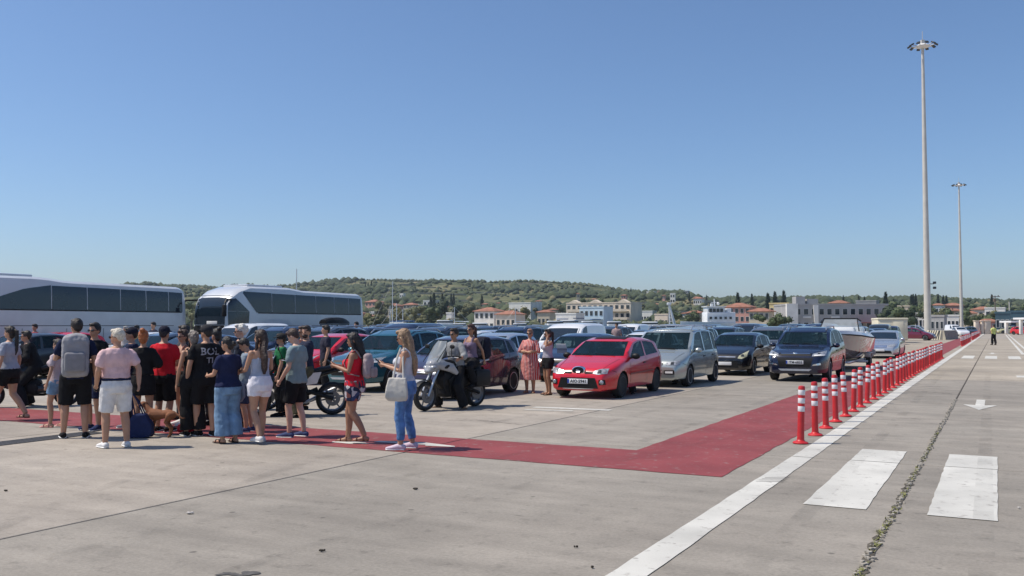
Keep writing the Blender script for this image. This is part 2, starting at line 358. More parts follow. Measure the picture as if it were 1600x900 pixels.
for k in range(4): b.add([(-2.40+.01*k, 10.32+.10*k, .0062), (-2.13, 10.44+.11*k, .0062), (-2.13, 10.47+.11*k, .0062), (-2.40+.01*k, 10.345+.10*k, .0062)], [(0,1,2,3)])
tag(obj('line_scuffs', b, mat('scuff_dirt', (.16, .15, .14), .9), smooth=False), kind='structure')
# faint rubber left by turning wheels
tm = bpy.data.materials.new('tyre_rubber_trace'); tm.use_nodes = True; tt_ = tm.node_tree; tn = tt_.nodes; pb = tn['Principled BSDF']; pb.inputs['Base Color'].default_value = (.05, .048, .045, 1); pb.inputs['Roughness'].default_value = .9
tr_ = tn.new('ShaderNodeBsdfTransparent'); mx_ = tn.new('ShaderNodeMixShader'); no_ = tn.new('ShaderNodeTexNoise'); no_.inputs['Scale'].default_value = 2.2; no_.inputs['Detail'].default_value = 8; ge_ = tn.new('ShaderNodeNewGeometry'); mr_ = tn.new('ShaderNodeMapRange')
for q_, val in ((1, .45), (2, .75), (3, 0), (4, .17)): mr_.inputs[q_].default_value = val
tt_.links.new(ge_.outputs['Position'], no_.inputs['Vector']); tt_.links.new(no_.outputs[0], mr_.inputs[0]); tt_.links.new(mr_.outputs[0], mx_.inputs[0]); tt_.links.new(tr_.outputs[0], mx_.inputs[1]); tt_.links.new(pb.outputs[0], mx_.inputs[2]); tt_.links.new(mx_.outputs[0], tn['Material Output'].inputs[0])
b = MB()
def trace(pts, wd=.085):
    for (x0, y0), (x1, y1) in zip(pts, pts[1:]):
        b.add([(x0-wd, y0, .0105), (x0+wd, y0, .0105), (x1+wd, y1, .0105), (x1-wd, y1, .0105)], [(0,1,2,3)])
for off in (0, 1.48):
    trace([(-9.45+off, 19.2 - .5*k + 0) if k < 16 else (-9.45+off + .012*(k-16)**2, 19.2 - .5*k) for k in range(34)])
    trace([(-1.55+off*.98 - .006*k, 3 + .9*k) for k in range(40)]); trace([(-6.3+off + .004*k*k, 4 + .6*k) for k in range(22)], .07); trace([(-6.2+off, 13 + .7*k) for k in range(22)])
tag(obj('tyre_traces', b, tm, smooth=False), kind='structure')
# litter
LEAF = mat('dry_leaf', (.04, .032, .022), .8, 0, .3, 30); PAPER = mat('litter_paper', (.5, .47, .44), .8, 0, .2, 30)
for lab, cat, (u, v), m_, sx in (('crushed dark scrap lying on the concrete below the women', 'litter', (650, 765), LEAF, .05), ('small dry leaf left of the first joint', 'leaf', (9, 768), LEAF, .03), ('torn scrap of paper beside the long joint', 'litter', (298, 803), PAPER, .06),
      ('dark pebble near the bottom of the white line', 'pebble', (925, 888), LEAF, .03), ('dark pebble left of the lower white line', 'pebble', (900, 856), LEAF, .028), ('small twig lying between the women and the bottom edge', 'twig', (503, 862), LEAF, .04), ('white scrap right of the zebra bars', 'litter', (1593, 795), PAPER, .03)):
    x, y = at(u, v); q = MB(); sx *= .75
    for k in range(6): q.ell((random.uniform(-sx, sx)*.6, random.uniform(-sx, sx)*.3, .008), (sx*.45*random.uniform(.6, 1.1), sx*.3, .009), 7, 5, 0, rotm(random.uniform(-.3, .3), 0, random.uniform(0, 3)))
    tag(obj(lab.split()[-1] if False else cat, q, m_, loc=(x, y, .004), rz=YAW), lab, cat)
x, y = at(375, 897); q = MB()
for k in range(5): q.sheet(blob(random.uniform(-.12, .12), random.uniform(-.05, .05), random.uniform(.05, .1), random.uniform(.02, .045), 12, random.uniform(0, 3)), .0032 + k*.0004)
tag(obj('oil_stain', q, mat('oil_dirt', (.09, .085, .08), .8, 0, .4, 20), loc=(x, y, 0), rz=YAW), kind='structure')
# ================================================================ hills, trees, houses, harbour
RIDGE = [(-900, 468), (-300, 466), (0, 462), (150, 455), (225, 445), (300, 447), (340, 451), (420, 450), (470, 446), (520, 441), (570, 439), (640, 438), (700, 441), (770, 448), (850, 446), (905, 444), (960, 452), (1000, 458), (1030, 458), (1070, 460), (1100, 467), (1160, 469), (1230, 468), (1300, 467), (1400, 467), (1450, 464), (1500, 469), (1600, 470), (2000, 466), (2600, 458)]
RDIST = [(-900, 1500), (470, 1350), (900, 1150), (1060, 900), (1200, 760), (1450, 700), (1600, 900), (2600, 1200)]
def interp(tab, x):
    for (a, b), (c, d) in zip(tab, tab[1:]):
        if x <= c: return b + (d - b) * max(0, (x - a)) / (c - a)
    return tab[-1][1]
RIDGE = [(u_, v_ + (5 if u_ > 1080 else 2.5)) for u_, v_ in RIDGE]
def hill_z(u, D):
    rd = interp(RDIST, u); top = zat(interp(RIDGE, u), rd); t = (D - 330) / (rd - 330)
    if t <= 0: return -.5
    s = t*t*(3-2*t) * .55 + t * .45 if t < 1 else max(0, 1 - (t-1)*.5)
    x, y = atd(u, D)
    return max(-.5, top * s * (1 + (.0 if t > .93 else .18 * noise.noise(Vector((x/140, y/140, 0))))) - .5*(1-min(1, t)))
def hillmat():
    m, t, p, L = nodes('hillside_scrub'); N = t.nodes.new; geo = N('ShaderNodeNewGeometry'); p.inputs['Roughness'].default_value = .95; p.inputs['Specular IOR Level'].default_value = .1
    n = N('ShaderNodeTexNoise'); n.inputs['Scale'].default_value = .025; n.inputs['Detail'].default_value = 9; n.inputs['Roughness'].default_value = .65; L(geo.outputs['Position'], n.inputs['Vector'])
    r = N('ShaderNodeValToRGB'); e = r.color_ramp.elements; e[0].position = .36; e[0].color = (.065, .082, .038, 1); e[1].position = .68; e[1].color = (.23, .205, .115, 1)
    q = e.new(.5); q.color = (.115, .122, .06, 1); L(n.outputs[0], r.inputs[0]); L(r.outputs[0], p.inputs['Base Color']); return m
b = MB(); us = [-900 + 25*i for i in range(141)]; ts = [330 + 40*j for j in range(34)]
grid = [[(*atd(u, D), hill_z(u, D)) for D in ts] for u in us]
nD = len(ts); b.add([p for r_ in grid for p in r_], [(i*nD+j, (i+1)*nD+j, (i+1)*nD+j+1, i*nD+j+1) for i in range(len(us)-1) for j in range(nD-1)])
tag(obj('hills', b, hillmat()), kind='structure')
GREENS = [mat('scrub_green_dark', (.042, .06, .028), .9, 0, .35, 3), mat('scrub_green', (.066, .084, .038), .9, 0, .35, 3), mat('scrub_olive', (.10, .11, .055), .9, 0, .3, 3), mat('scrub_dry', (.165, .145, .075), .9, 0, .3, 3)]
def bush(b, c, r, mi):
    # a ragged low clump of faces
    c = Vector(c); vs = []; n = 6
    for j, (zz, rr) in enumerate(((-.3, .8), (.25, 1.0), (.7, .62))):
        for i in range(n):
            a = 2*math.pi*(i + .5*j)/n; q = r*rr*random.uniform(.65, 1.25); vs.append((c.x+q*math.cos(a), c.y+q*math.sin(a), c.z+r*zz*random.uniform(.8, 1.2)*.8))
    vs.append((c.x, c.y, c.z+r*.95)); fs = []
    for j in range(2):
        for i in range(n): k = (i+1) % n; fs.append((j*n+i, j*n+k, (j+1)*n+k, (j+1)*n+i))
    for i in range(n): fs.append((2*n+i, 2*n+(i+1) % n, 3*n))
    b.add(vs, fs, mi)
b = MB(); rs = random.Random(5)
for k in range(11000):
    u = rs.uniform(-150, 1750); rd = interp(RDIST, u); D = 345 + (rd*1.02 - 345) * rs.random()**.8
    x, y = atd(u, D); dn = (noise.noise(Vector((x/110, y/110, 4)))*1.3 + .5*noise.noise(Vector((x/35, y/35, 9))))
    if dn < -.05 and rs.random() < .8: continue
    bush(b, (x, y, hill_z(u, D) + .6), rs.uniform(1.3, 4.2) * (1.45 if dn > .3 else .8), min(3, max(0, int(1.3 - dn*2.2 + rs.gauss(0, .7)))))
for k in range(900):                                     # dark line of trees along the crest
    u = rs.uniform(-100, 1700); rd = interp(RDIST, u); x, y = atd(u, rd)
    bush(b, (x, y, hill_z(u, rd) + 1.0), rs.uniform(2.2, 4.8), rs.choice((0, 0, 1)))
tag(obj('hillside_scrub', b, GREENS, smooth=True, ang=75), 'olive and maquis scrub covering the hills', 'scrub', kind='stuff')
# dry stone terraces and pale tracks on the slope
b = MB()
for k in range(70):
    u = rs.uniform(560, 1120); rd = interp(RDIST, u); D = rs.uniform(420, rd*.9); lw = rs.uniform(8, 34); x, y = atd(u, D); z = hill_z(u, D)
    b.box((x, y, z+.7), (lw, 1.2, 1.6), 0, YAW + rs.uniform(-.2, .2))
tag(obj('terrace_walls', b, mat('terrace_stone', (.30, .27, .20), .9, 0, .3, .3), smooth=False), 'pale stone terrace walls stepping up the hillside', 'terraces', kind='stuff')
# ---- trees
BARK = mat('bark', (.11, .085, .06), .9, 0, .3, 5)
LEAFM = [mat('leaf_dark', (.030, .050, .020), .75, 0, .4, .9), mat('leaf_mid', (.06, .085, .03), .75, 0, .4, .9), mat('leaf_olive', (.11, .115, .052), .8, 0, .35, .9), mat('leaf_yellow', (.14, .13, .045), .8, 0, .35, .9)]
def crown_mesh(kind, seed, mi):
    r = random.Random(seed); b = MB(); n = 520
    if kind == 'cypress':
        for k in range(420):
            z = r.random(); rad = .11 * (1 - z)**.55 * min(1, z*5+.3) * r.uniform(.75, 1.12); a = r.uniform(0, 6.28); s = r.uniform(.022, .05)
            c = Vector((rad*math.cos(a), rad*math.sin(a), .04 + z*.96)); d = Vector((math.cos(a)*.5, math.sin(a)*.5, 1)).normalized(); t = Vector((-math.sin(a), math.cos(a), 0))
            b.add([c - t*s*.5 - d*s*.6, c + t*s*.5 - d*s*.6, c + d*s*1.5], [(0,1,2)])
        b.lathe([(.012, .03), (.07, .12), (.075, .3), (.055, .6), (.028, .85), (.004, .97)], 7)
    else:
        lob = [(Vector((r.gauss(0, .2), r.gauss(0, .2), r.uniform(.42, .84))), r.uniform(.13, .24)) for _ in range(11)]
        for k in range(n):
            c0, rr = r.choice(lob); v = Vector((r.gauss(0,1), r.gauss(0,1), r.gauss(0,1))).normalized(); c = c0 + v*rr*r.uniform(.75, 1.08); c.z = max(.22, c.z)
            s = r.uniform(.02, .05); t = v.orthogonal().normalized(); t.rotate(Matrix.Rotation(r.uniform(0, 6.28), 3, v)); w2 = v.cross(t); tl = v*r.uniform(-.4, .6)
            b.add([c - t*s + tl*s, c + w2*s, c + t*s - tl*s, c - w2*s*.8], [(0,1,2,3)])
        for c0, rr in lob: b.ell(c0, (rr*.78, rr*.78, rr*.72), 7, 5)
    return b.mesh('crown', [LEAFM[mi]], False)
def trunk_mesh(seed):
    r = random.Random(seed); b = MB(); top = Vector((r.uniform(-.04, .04), r.uniform(-.04, .04), .5))
    b.tube([(0,0,-.03), (.01, 0, .2), top], [.035, .027, .012], 7)
    for k in range(4):
        a = r.uniform(0, 6.28); z = r.uniform(.2, .38); b.tube([(0.005, 0, z), (.1*math.cos(a), .1*math.sin(a), z+.12), (.2*math.cos(a), .2*math.sin(a), z+.26)], [.015, .01, .004], 5)
    return b.mesh('trunk', [BARK], True)
CROWN = {('cypress', 0): crown_mesh('cypress', 1, 0), ('cypress', 1): crown_mesh('cypress', 2, 0)}
for k in range(6): CROWN[('round', k)] = crown_mesh('round', 10+k, (0, 1, 1, 2, 2, 3)[k])
TRUNK = [trunk_mesh(k) for k in range(3)]
def tree(kind, var, u, vtop, D, vbase=None, wid=1.0, label=None, group=None, z0=None):
    x, y = atd(u, D); zb = max(-.03, hill_z(u, D)) if z0 is None else z0
    h = max(2.5, zat(vtop, D) - zb)
    t = empty('cypress_tree' if kind == 'cypress' else 'broadleaf_tree', (x, y, zb), random.uniform(0, 6.28)); t.scale = (h*wid, h*wid, h)
    link('trunk', TRUNK[var % 3], t); link('crown', CROWN[(kind, var)], t); tag(t, label, 'tree', group); return t
cy = [(462+0, 441, 1200, 'tall thin cypress on the ridge behind the coach roof'), (575, 441, 900, 'cypress on the skyline right of the white coach'), (580, 439, 900, 'slim cypress beside the one on the skyline right of the white coach'), (571, 443, 880, 'dark cypress left of the skyline pair right of the coach'),
      (643, 440, 950, 'cypress standing on the hilltop'), (655, 441, 960, 'cypress just right of the hilltop cypress'), (673, 463, 520, 'short cypress left of the twin cypresses on the mid slope'), (678, 458, 520, 'tall cypress among the houses on the mid slope'), (691, 459, 540, 'cypress right of the tall mid slope cypress'), (705, 459, 600, 'left one of a small cypress pair on the slope'), (709, 459, 600, 'right one of a small cypress pair on the slope'), (753, 461, 560, 'lone cypress above the red roofed villa'),
      (986, 450, 900, 'lone cypress on the bare ridge right of the summit'), (1077, 457, 640, 'tall cypress below the ridge houses'), (1104, 461, 700, 'small cypress on the ridge left of the ship mast'), (1153, 458, 420, 'broad dark cypress behind the pink building'), (1175, 460, 520, 'thin cypress right of the pink building'), (1200, 459, 400, 'bushy dark cypress above the orange roof'), (1211, 457, 420, 'thin conifer right of the bushy cypress'), (1225, 455, 420, 'tall conifer left of the grey building'),
      (1318, 462, 560, 'small cypress on the skyline above the grey building'), (1342, 463, 560, 'small skyline cypress right of the red roof'), (1351, 464, 560, 'short cypress above the right end of the grey building'), (1384, 457, 420, 'dark columnar cypress right of the grey building'), (1424, 461, 520, 'left one of three skyline cypresses by the light mast'), (1427, 460, 520, 'middle one of three skyline cypresses by the light mast'), (1431, 460, 520, 'right one of three skyline cypresses by the light mast'),
      (1466, 460, 560, 'dark cypress just right of the near light mast'), (1474, 462, 560, 'left one of the cypress pair between the light masts'), (1479, 462, 560, 'right one of the cypress pair between the light masts'), (1550, 461, 560, 'small cypress left of the utility pole')]
for i, (u, v, D, lab) in enumerate(cy): tree('cypress', i % 2, u, v, D, label=lab, group='cypresses on the hills', wid=1.25)
br = [(600, 470, 420, 3, 1.1), (622, 478, 330, 5, 1.2), (650, 476, 300, 4, 1.2), (672, 472, 330, 2, 1.0), (690, 466, 360, 0, 1.0), (716, 475, 380, 4, 1.3), (735, 472, 400, 3, 1.2), (770, 474, 420, 1, 1.1), (820, 478, 380, 5, 1.3), (850, 476, 420, 4, 1.3), (868, 474, 430, 3, 1.1), (918, 464, 460, 1, 1.0), (1000, 474, 520, 4, 1.3), (1018, 470, 560, 3, 1.1), (1040, 478, 400, 2, 1.2), (1075, 484, 340, 1, 1.2), (1125, 480, 320, 2, 1.0), (1208, 488, 205, 1, 1.3), (1220, 489, 205, 2, 1.3), (1390, 476, 225, 0, 1.2), (1404, 478, 215, 1, 1.3), (1420, 480, 210, 0, 1.2), (1412, 468, 330, 1, 1.1), (1438, 470, 340, 2, 1.1), (1488, 482, 260, 1, 1.1), (1515, 489, 240, 2, 1.3), (1538, 487, 230, 2, 1.3), (1550, 484, 235, 4, 1.2), (1590, 474, 420, 1, 1.2), (40, 470, 400, 1, 1.2), (300, 462, 350, 1, 1.2), (316, 470, 300, 4, 1.1), (575, 487, 260, 5, 1.2), (590, 492, 250, 3, 1.3), (640, 494, 240, 5, 1.4), (660, 496, 245, 3, 1.3), (700, 497, 250, 5, 1.3), (1465, 478, 300, 3, 1.2), (1530, 474, 460, 1, 1.3), (1570, 475, 460, 0, 1.2), (1505, 472, 480, 1, 1.2)]
tint = {0: 'dark', 1: 'mid green', 2: 'mid green', 3: 'olive green', 4: 'olive green', 5: 'yellowish green'}
near = [(0, 'behind the left coach'), (300, 'between the two coaches'), (560, 'right of the white coach'), (640, 'behind the harbour boats'), (735, 'left of the red roofed villa'), (810, 'right of the villa'), (860, 'left of the cream hotel'), (940, 'above the cream hotel'), (1010, 'right of the hotel'), (1045, 'by the crane mast'), (1100, 'left of the ship'), (1170, 'by the pink building'), (1230, 'left of the grey building'), (1400, 'right of the grey building'), (1460, 'by the near light mast'), (1500, 'between the light masts'), (1560, 'by the utility pole'), (9999, 'at the far right')]
seen = {}
for u, v, D, var, wd in br:
    lab = 'bushy %s tree growing %s' % (tint[var], next(n for a, n in near if u <= a)); seen[lab] = seen.get(lab, 0) + 1
    if seen[lab] > 1: lab += ', ' + ('second', 'third', 'fourth', 'fifth')[seen[lab]-2] + ' of its kind there'
    tree('round', var, u, v, D, label=lab, group='trees behind the port', wid=wd)
# shoreline greenery
b = MB()
for k in range(900):
    u = rs.uniform(560, 1760); D = rs.uniform(300, 420); x, y = atd(u, D); bush(b, (x, y, max(0, hill_z(u, D)) + rs.uniform(.3, 1.5)), rs.uniform(1.2, 3.0), rs.choice((0, 1, 1, 2, 2, 3)))
tag(obj('shore_bushes', b, GREENS, smooth=False), 'low bushes along the shore behind the boats', 'bushes', kind='stuff')
ORD = ['nearest', 'second', 'third', 'fourth', 'fifth', 'sixth', 'seventh', 'eighth', 'ninth', 'tenth']
def ordn(i): return ORD[i] if i < 10 else '%d%s' % (i+1, 'th' if 10 <= i % 100 <= 13 or (i % 10) > 2 else ('st', 'nd', 'rd')[i % 10])
def ordn0(i): return ordn(i).replace('nearest', 'first')
# ---- houses
WALLC = {'white': mat('render_white', (.76, .74, .69), .85, 0, .12, .4), 'cream': mat('render_cream', (.70, .60, .48), .85, 0, .12, .4), 'pink': mat('render_pink', (.50, .27, .22), .85, 0, .12, .4), 'yellow': mat('render_yellow', (.62, .50, .25), .85, 0, .12, .4),
         'grey': mat('render_grey', (.36, .355, .35), .85, 0, .12, .4), 'beige': mat('render_beige', (.50, .44, .33), .85, 0, .12, .4), 'blue': mat('render_blue', (.48, .60, .68), .85, 0, .1, .4), 'teal': mat('cladding_teal', (.05, .10, .13), .4, 0, .15, .4)}
ROOFM = mat('roof_terracotta', (.30, .135, .09), .85, 0, .3, .6, .5, 8); WINF = mat('window_frame_white', (.6, .6, .58), .6, 0, .05); SHUT = mat('window_shutter', (.10, .075, .06), .7, 0, .2)
def house(name, label, u0, u1, vtop, D, storeys, nwin, wall='white', roof='hip', yaw=0, vb=None, depth=None, z0=None, balcony=False, cat='house', sign=None):
    uc = (u0+u1)/2; x, y = atd(uc, D); Wd = (u1-u0)/FPX*D
    zb = (max(0, hill_z(uc, D)) - .2) if z0 is None else z0
    h = max(2.6*storeys*.8, zat(vtop, D) - zb); dp = depth or min(11, Wd*.8); rh = 0
    if roof == 'hip': rh = min(h*.3, Wd*.16); h -= rh
    t = empty(name, (x, y, zb), YAW + R(yaw if yaw else -32)); tag(t, label, cat)
    wl = MB().box((0, dp/2, h/2), (Wd, dp, h)); 
    if roof != 'hip': wl.box((0, dp/2, h+.2), (Wd+.25, dp+.25, .42))
    wo = obj('wall', wl, WALLC[wall], t, False)
    if roof == 'hip':
        e = .5; a = Wd/2+e; d0, d1 = -e, dp+e; rl = max(.1, a - dp*.55)
        obj('roof', MB().add([(-a,d0,h),(a,d0,h),(a,d1,h),(-a,d1,h),(-rl,dp/2,h+rh),(rl,dp/2,h+rh),(-a,d0,h-.18),(a,d0,h-.18),(a,d1,h-.18),(-a,d1,h-.18)], [(0,1,5,4),(1,2,5),(2,3,4,5),(3,0,4),(6,7,1,0),(7,8,2,1),(8,9,3,2),(9,6,0,3),(9,8,7,6)]), ROOFM, t, False)
    sh = h/storeys; ww = min(1.5, Wd/nwin*.55); wh = min(1.5, sh*.52)
    fr = MB().box((0, -.03, 0), (ww+.16, .1, wh+.16)).mesh('window', [WINF], False); pn = MB().box((0, -.085, 0), (ww, .03, wh)).mesh('pane', [FARGLASS], False)
    for s_ in range(storeys):
        for i in range(nwin):
            wx = -Wd/2 + Wd*(i+.5)/nwin; wz = s_*sh + sh*.52
            f_ = link('window', fr, t, (wx, 0, wz)); link('pane', pn, f_)
        if balcony and s_ > 0:
            obj('balcony', MB().box((0, -.7, s_*sh), (Wd*.94, 1.4, .16)).box((0, -1.36, s_*sh+.5), (Wd*.94, .08, .85)), WALLC[wall], t, False)
    if sign: obj('sign_board', MB().box((sign[0]*Wd, -.16, h*sign[1]), (sign[2]*Wd, .14, .7)), WINF, t, False)
    return t, h, Wd, dp
house('villa', 'white villa with red hipped roof behind the moored yachts', 738, 775, 480, 300, 2, 4, 'white')
house('villa', 'low house with broad red roof right of the white villa', 772, 808, 485, 290, 1, 4, 'cream')
house('terrace_block', 'long low white block above the red roofed villas', 792, 832, 474, 430, 1, 8, 'white', 'flat')
t, h, Wd, dp = house('hotel', 'cream three storey hotel with rows of balconies on the waterfront', 878, 990, 474, 370, 3, 12, 'cream', 'flat', balcony=True, cat='hotel')
for gx in (-.38, -.05, .38): obj('gable', MB().add([(gx*Wd-3, -.2, h), (gx*Wd+3, -.2, h), (gx*Wd, -.2, h+1.5), (gx*Wd-3, 3, h), (gx*Wd+3, 3, h), (gx*Wd, 3, h+1.5)], [(0,1,2),(5,4,3),(0,2,5,3),(1,4,5,2)]), WALLC['cream'], t, False)
house('apartment_house', 'pale blue apartment house in front of the hotel', 903, 945, 481, 300, 2, 5, 'blue', 'flat', balcony=True)
house('shed', 'low white harbour shed left of the blue apartments', 866, 902, 491, 280, 1, 4, 'white', 'flat', cat='shed')
house('house', 'small red roofed house left of the hotel', 838, 860, 484, 340, 1, 3, 'beige')
house('house', 'left hilltop house with pale wall under the ridge trees', 1010, 1022, 456, 820, 1, 3, 'white', 'flat', z0=None)
house('house', 'brown hilltop house beside the pale one on the ridge', 1027, 1039, 456, 840, 2, 3, 'pink', 'flat')
house('house', 'grey house right of the big ridge bush', 1066, 1075, 455, 820, 2, 2, 'grey', 'flat')
house('house', 'long pale house on the slope below the ridge houses', 1083, 1097, 464, 640, 1, 4, 'white')
house('house', 'pale house low on the slope right of the hotel', 1000, 1020, 487, 400, 1, 4, 'white', 'flat')
house('house', 'pale low house left of the crane mast', 1022, 1044, 492, 330, 1, 4, 'cream', 'flat')
house('house', 'red roofed cottage left of the moored ship', 1072, 1094, 485, 340, 1, 3, 'beige')
house('town_house', 'pink town house with red roof behind the ship', 1130, 1172, 473, 290, 3, 5, 'pink', 'hip', yaw=-30)
house('town_house', 'beige house with orange hipped roof right of the pink one', 1170, 1202, 481, 240, 2, 4, 'beige')
house('house', 'yellow flat roofed house left of the grey building', 1202, 1232, 475, 300, 2, 4, 'yellow', 'flat')
t, h, Wd, dp = house('port_building', 'long grey two storey port building with white end bay', 1230, 1386, 477, 240, 2, 13, 'grey', 'flat', yaw=-3, depth=14, cat='building')
obj('end_bay', MB().box((-Wd/2+1.3, -.3, h*.53), (2.9, 1.2, h*1.06)), WALLC['white'], t, False)
obj('roof_room', MB().box((-Wd*.33, 5, h+1.2), (2.4, 4, 2.4)).box((-Wd*.2, 6, h+.9), (3.0, 4, 1.8)), WALLC['grey'], t, False)
obj('buttress', MB().add([(-Wd*.22, -.5, 0), (-Wd*.19, -.5, 0), (-Wd*.19, -.5, h), (-Wd*.24, -.5, h), (-Wd*.22, .5, 0), (-Wd*.19, .5, 0), (-Wd*.19, .5, h), (-Wd*.24, .5, h)], [(0,1,2,3),(7,6,5,4),(0,3,7,4),(1,5,6,2),(3,2,6,7)]), WALLC['white'], t, False)
for sx in (-.3, -.02): obj('sign_board', MB().box((sx*Wd, -.35, h*.56), (2.1, .2, .5)), WINF, t, False)
obj('canopy', MB().box((Wd*.3, -1.6, h*.36), (6.5, 3.0, .22)).box((Wd*.42, -3.0, h*.18), (.15, .15, h*.36)), mat('canopy_red', (.32, .1, .08), .7), t, False)
house('house', 'red roofed house peeking over the grey building', 1296, 1322, 469, 320, 2, 4, 'beige')
house('house', 'pale cube house above the grey building', 1338, 1368, 471, 330, 2, 4, 'grey', 'flat')
for i, (u0, u1, v, D, c, rf, lab) in enumerate([(1403, 1420, 479, 300, 'beige', 'flat', 'beige house on the slope left of the near mast'), (1430, 1446, 491, 225, 'white', 'flat', 'low white hut left of the near mast base'), (1454, 1474, 495, 200, 'grey', 'flat', 'grey cabin with pale roof right of the near mast base'), (1456, 1472, 474, 360, 'white', 'hip', 'white two storey house between the light masts'), (1474, 1500, 473, 380, 'pink', 'hip', 'pinkish house with tiled roof between the light masts'), (1478, 1498, 482, 300, 'beige', 'hip', 'beige stepped house lower between the light masts'), (1480, 1497, 494, 250, 'white', 'flat', 'low white house left of the far mast base'), (1505, 1524, 486, 280, 'beige', 'hip', 'stone coloured house right of the far mast'), (1519, 1546, 479, 340, 'cream', 'hip', 'broad red roofed house right of the far mast'), (1540, 1568, 482, 330, 'white', 'flat', 'white flat house near the utility pole'), (1574, 1610, 485, 290, 'cream', 'hip', 'orange roofed house at the far right edge'), (1530, 1556, 498, 215, 'pink', 'hip', 'low brownish shed behind the gate pillars'),
      (567, 590, 468, 560, 'pink', 'hip', 'pinkish house cluster right of the coach'), (600, 622, 474, 480, 'pink', 'hip', 'brick coloured house on the slope behind the boats'), (628, 648, 473, 520, 'beige', 'hip', 'beige house mid slope above the yachts'), (660, 680, 470, 540, 'white', 'flat', 'white house by the mid slope cypresses'), (652, 664, 477, 450, 'grey', 'flat', 'small grey house below the mid slope cypresses'), (576, 586, 488, 420, 'white', 'flat', 'tiny white hut near the coach rear'), (634, 650, 492, 300, 'white', 'flat', 'white boathouse on the shore'), (697, 706, 490, 300, 'white', 'flat', 'tiny white kiosk on the shore')]):
    house('house', lab, u0, u1, v, D, 2 if (508-v)*D/FPX > 4.5 else 1, 3, c, rf, yaw=random.uniform(-42, -22))
rh_ = random.Random(31); sc_h = []
for k in range(34):
    u = 566 + 16.2*k + rh_.uniform(-5, 5)
    if u > 1115: break
    D = rh_.choice((400, 440, 500, 560, 640)) + rh_.uniform(-20, 20); sc_h.append((u, D))
for k, (u, D) in enumerate(sc_h):
    wpx = rh_.uniform(5, 11) * 500/D; cc = rh_.choice(('white', 'cream', 'beige', 'pink', 'white')); hh = rh_.uniform(4.0, 7.0)
    zb_ = max(0, hill_z(u, D)); vt = 508 - (zb_ + hh - CAMH)*FPX/D
    house('house', 'small %s house on the slope, %s from the left of the scattered ones' % ({'pink': 'pinkish'}.get(cc, cc), ordn0(k)), u - wpx/2, u + wpx/2, vt, D, 2 if hh > 5.4 else 1, 2, cc, rh_.choice(('hip', 'hip', 'flat')), yaw=rh_.uniform(-50, -10))
for nm, lab, u0, u1, v, D, m_ in (('glass_building', 'dark teal clad building behind the man in the vest', 1556, 1576, 490, 190, 'teal'), ('glass_building', 'long dark teal shed at the right edge', 1578, 1625, 488, 200, 'teal')):
    house(nm, lab, u0, u1, v, D, 1, 3, m_, 'flat', cat='building')
def shelter(lab, u0, u1, v, D):
    x, y = atd((u0+u1)/2, D); Wd = (u1-u0)/FPX*D; z = zat(v, D); t = empty('shelter', (x, y, 0), YAW); tag(t, lab, 'shelter')
    obj('roof', MB().rbox((0, 0, z), (Wd, 4, .35), .05), WHITEP, t)
    for sx in (-.42, .42): obj('post', MB().rbox((sx*Wd, 0, z/2), (.5, .5, z-.3), .05), WALLC['white'], t)
shelter('flat white canopy over the checkpoint by the teal building', 1570, 1592, 503, 170)
shelter('pale canopy at the right edge of the road', 1592, 1625, 498, 160)
for i, (u, lab) in enumerate(((1525, 'cream gate pillar nearest the bollards'), (1534, 'slim second gate pillar from the bollards'), (1540, 'thick third gate pillar from the bollards'), (1545, 'slim gate pillar next to the road'))):
    D = 180; x, y = atd(u, D); wd = .75 if i in (0, 2) else .45; t = empty('gate_pillar', (x, y, 0), YAW); tag(t, lab, 'pillar', 'gate pillars at the end of the walkway')
    obj('shaft', MB().rbox((0,0,1.25), (wd, wd, 2.5), .04), WALLC['cream'], t); obj('cap', MB().rbox((0,0,2.56), (wd+.2, wd+.2, .16), .03), WALLC['cream'], t)
# utility poles
POLE = mat('galvanised_pole', (.58, .55, .49), .5, .15, .08, 1); WOODP = mat('pole_wood', (.16, .13, .1), .9)
for u, v, lab in ((1555, 462, 'utility pole with cross arm behind the man in the vest'), (1577, 472, 'shorter utility pole right of the cross armed one')):
    D = 260; x, y = atd(u, D); h = zat(v, D); t = empty('utility_pole', (x, y, 0), YAW); tag(t, lab, 'pole')
    obj('shaft', MB().tube([(0,0,0),(0,0,h)], [.2,.13], 8), WOODP if u == 1555 else POLE, t)
    if u == 1555:
        obj('cross_arm', MB().box((0, -.2, h-.3), (2.6, .15, .2)).box((-.8, -.2, h-.05), (.18, .18, .4)).box((.8, -.2, h-.05), (.18, .18, .4)).box((0, .3, h-1.3), (.6, .5, .9)), WOODP, t)
# ---- water and boats
wt, tt, pp, LL = nodes('harbour_water'); pp.inputs['Base Color'].default_value = (.02, .07, .09, 1); pp.inputs['Roughness'].default_value = .12
nn = tt.nodes.new('ShaderNodeTexNoise'); nn.inputs['Scale'].default_value = 1.2; bb = tt.nodes.new('ShaderNodeBump'); bb.inputs['Strength'].default_value = .5; LL(nn.outputs[0], bb.inputs['Height']); LL(bb.outputs[0], pp.inputs['Normal'])
tag(obj('water', MB().sheet([atd(300, 215), atd(1150, 185), atd(1150, 262), atd(300, 290)], -.012), wt, smooth=False), kind='structure')
HULL = mat('boat_white', (.72, .73, .73), .3, 0, .06, 1, coat=.4); MASTM = mat('mast_aluminium', (.6, .6, .6), .4, .4, .05); NAVY = mat('boat_navy', (.02, .04, .1), .4, 0, .1, 1); BLUEC = mat('boat_blue_canvas', (.05, .14, .32), .8, 0, .1, 2)
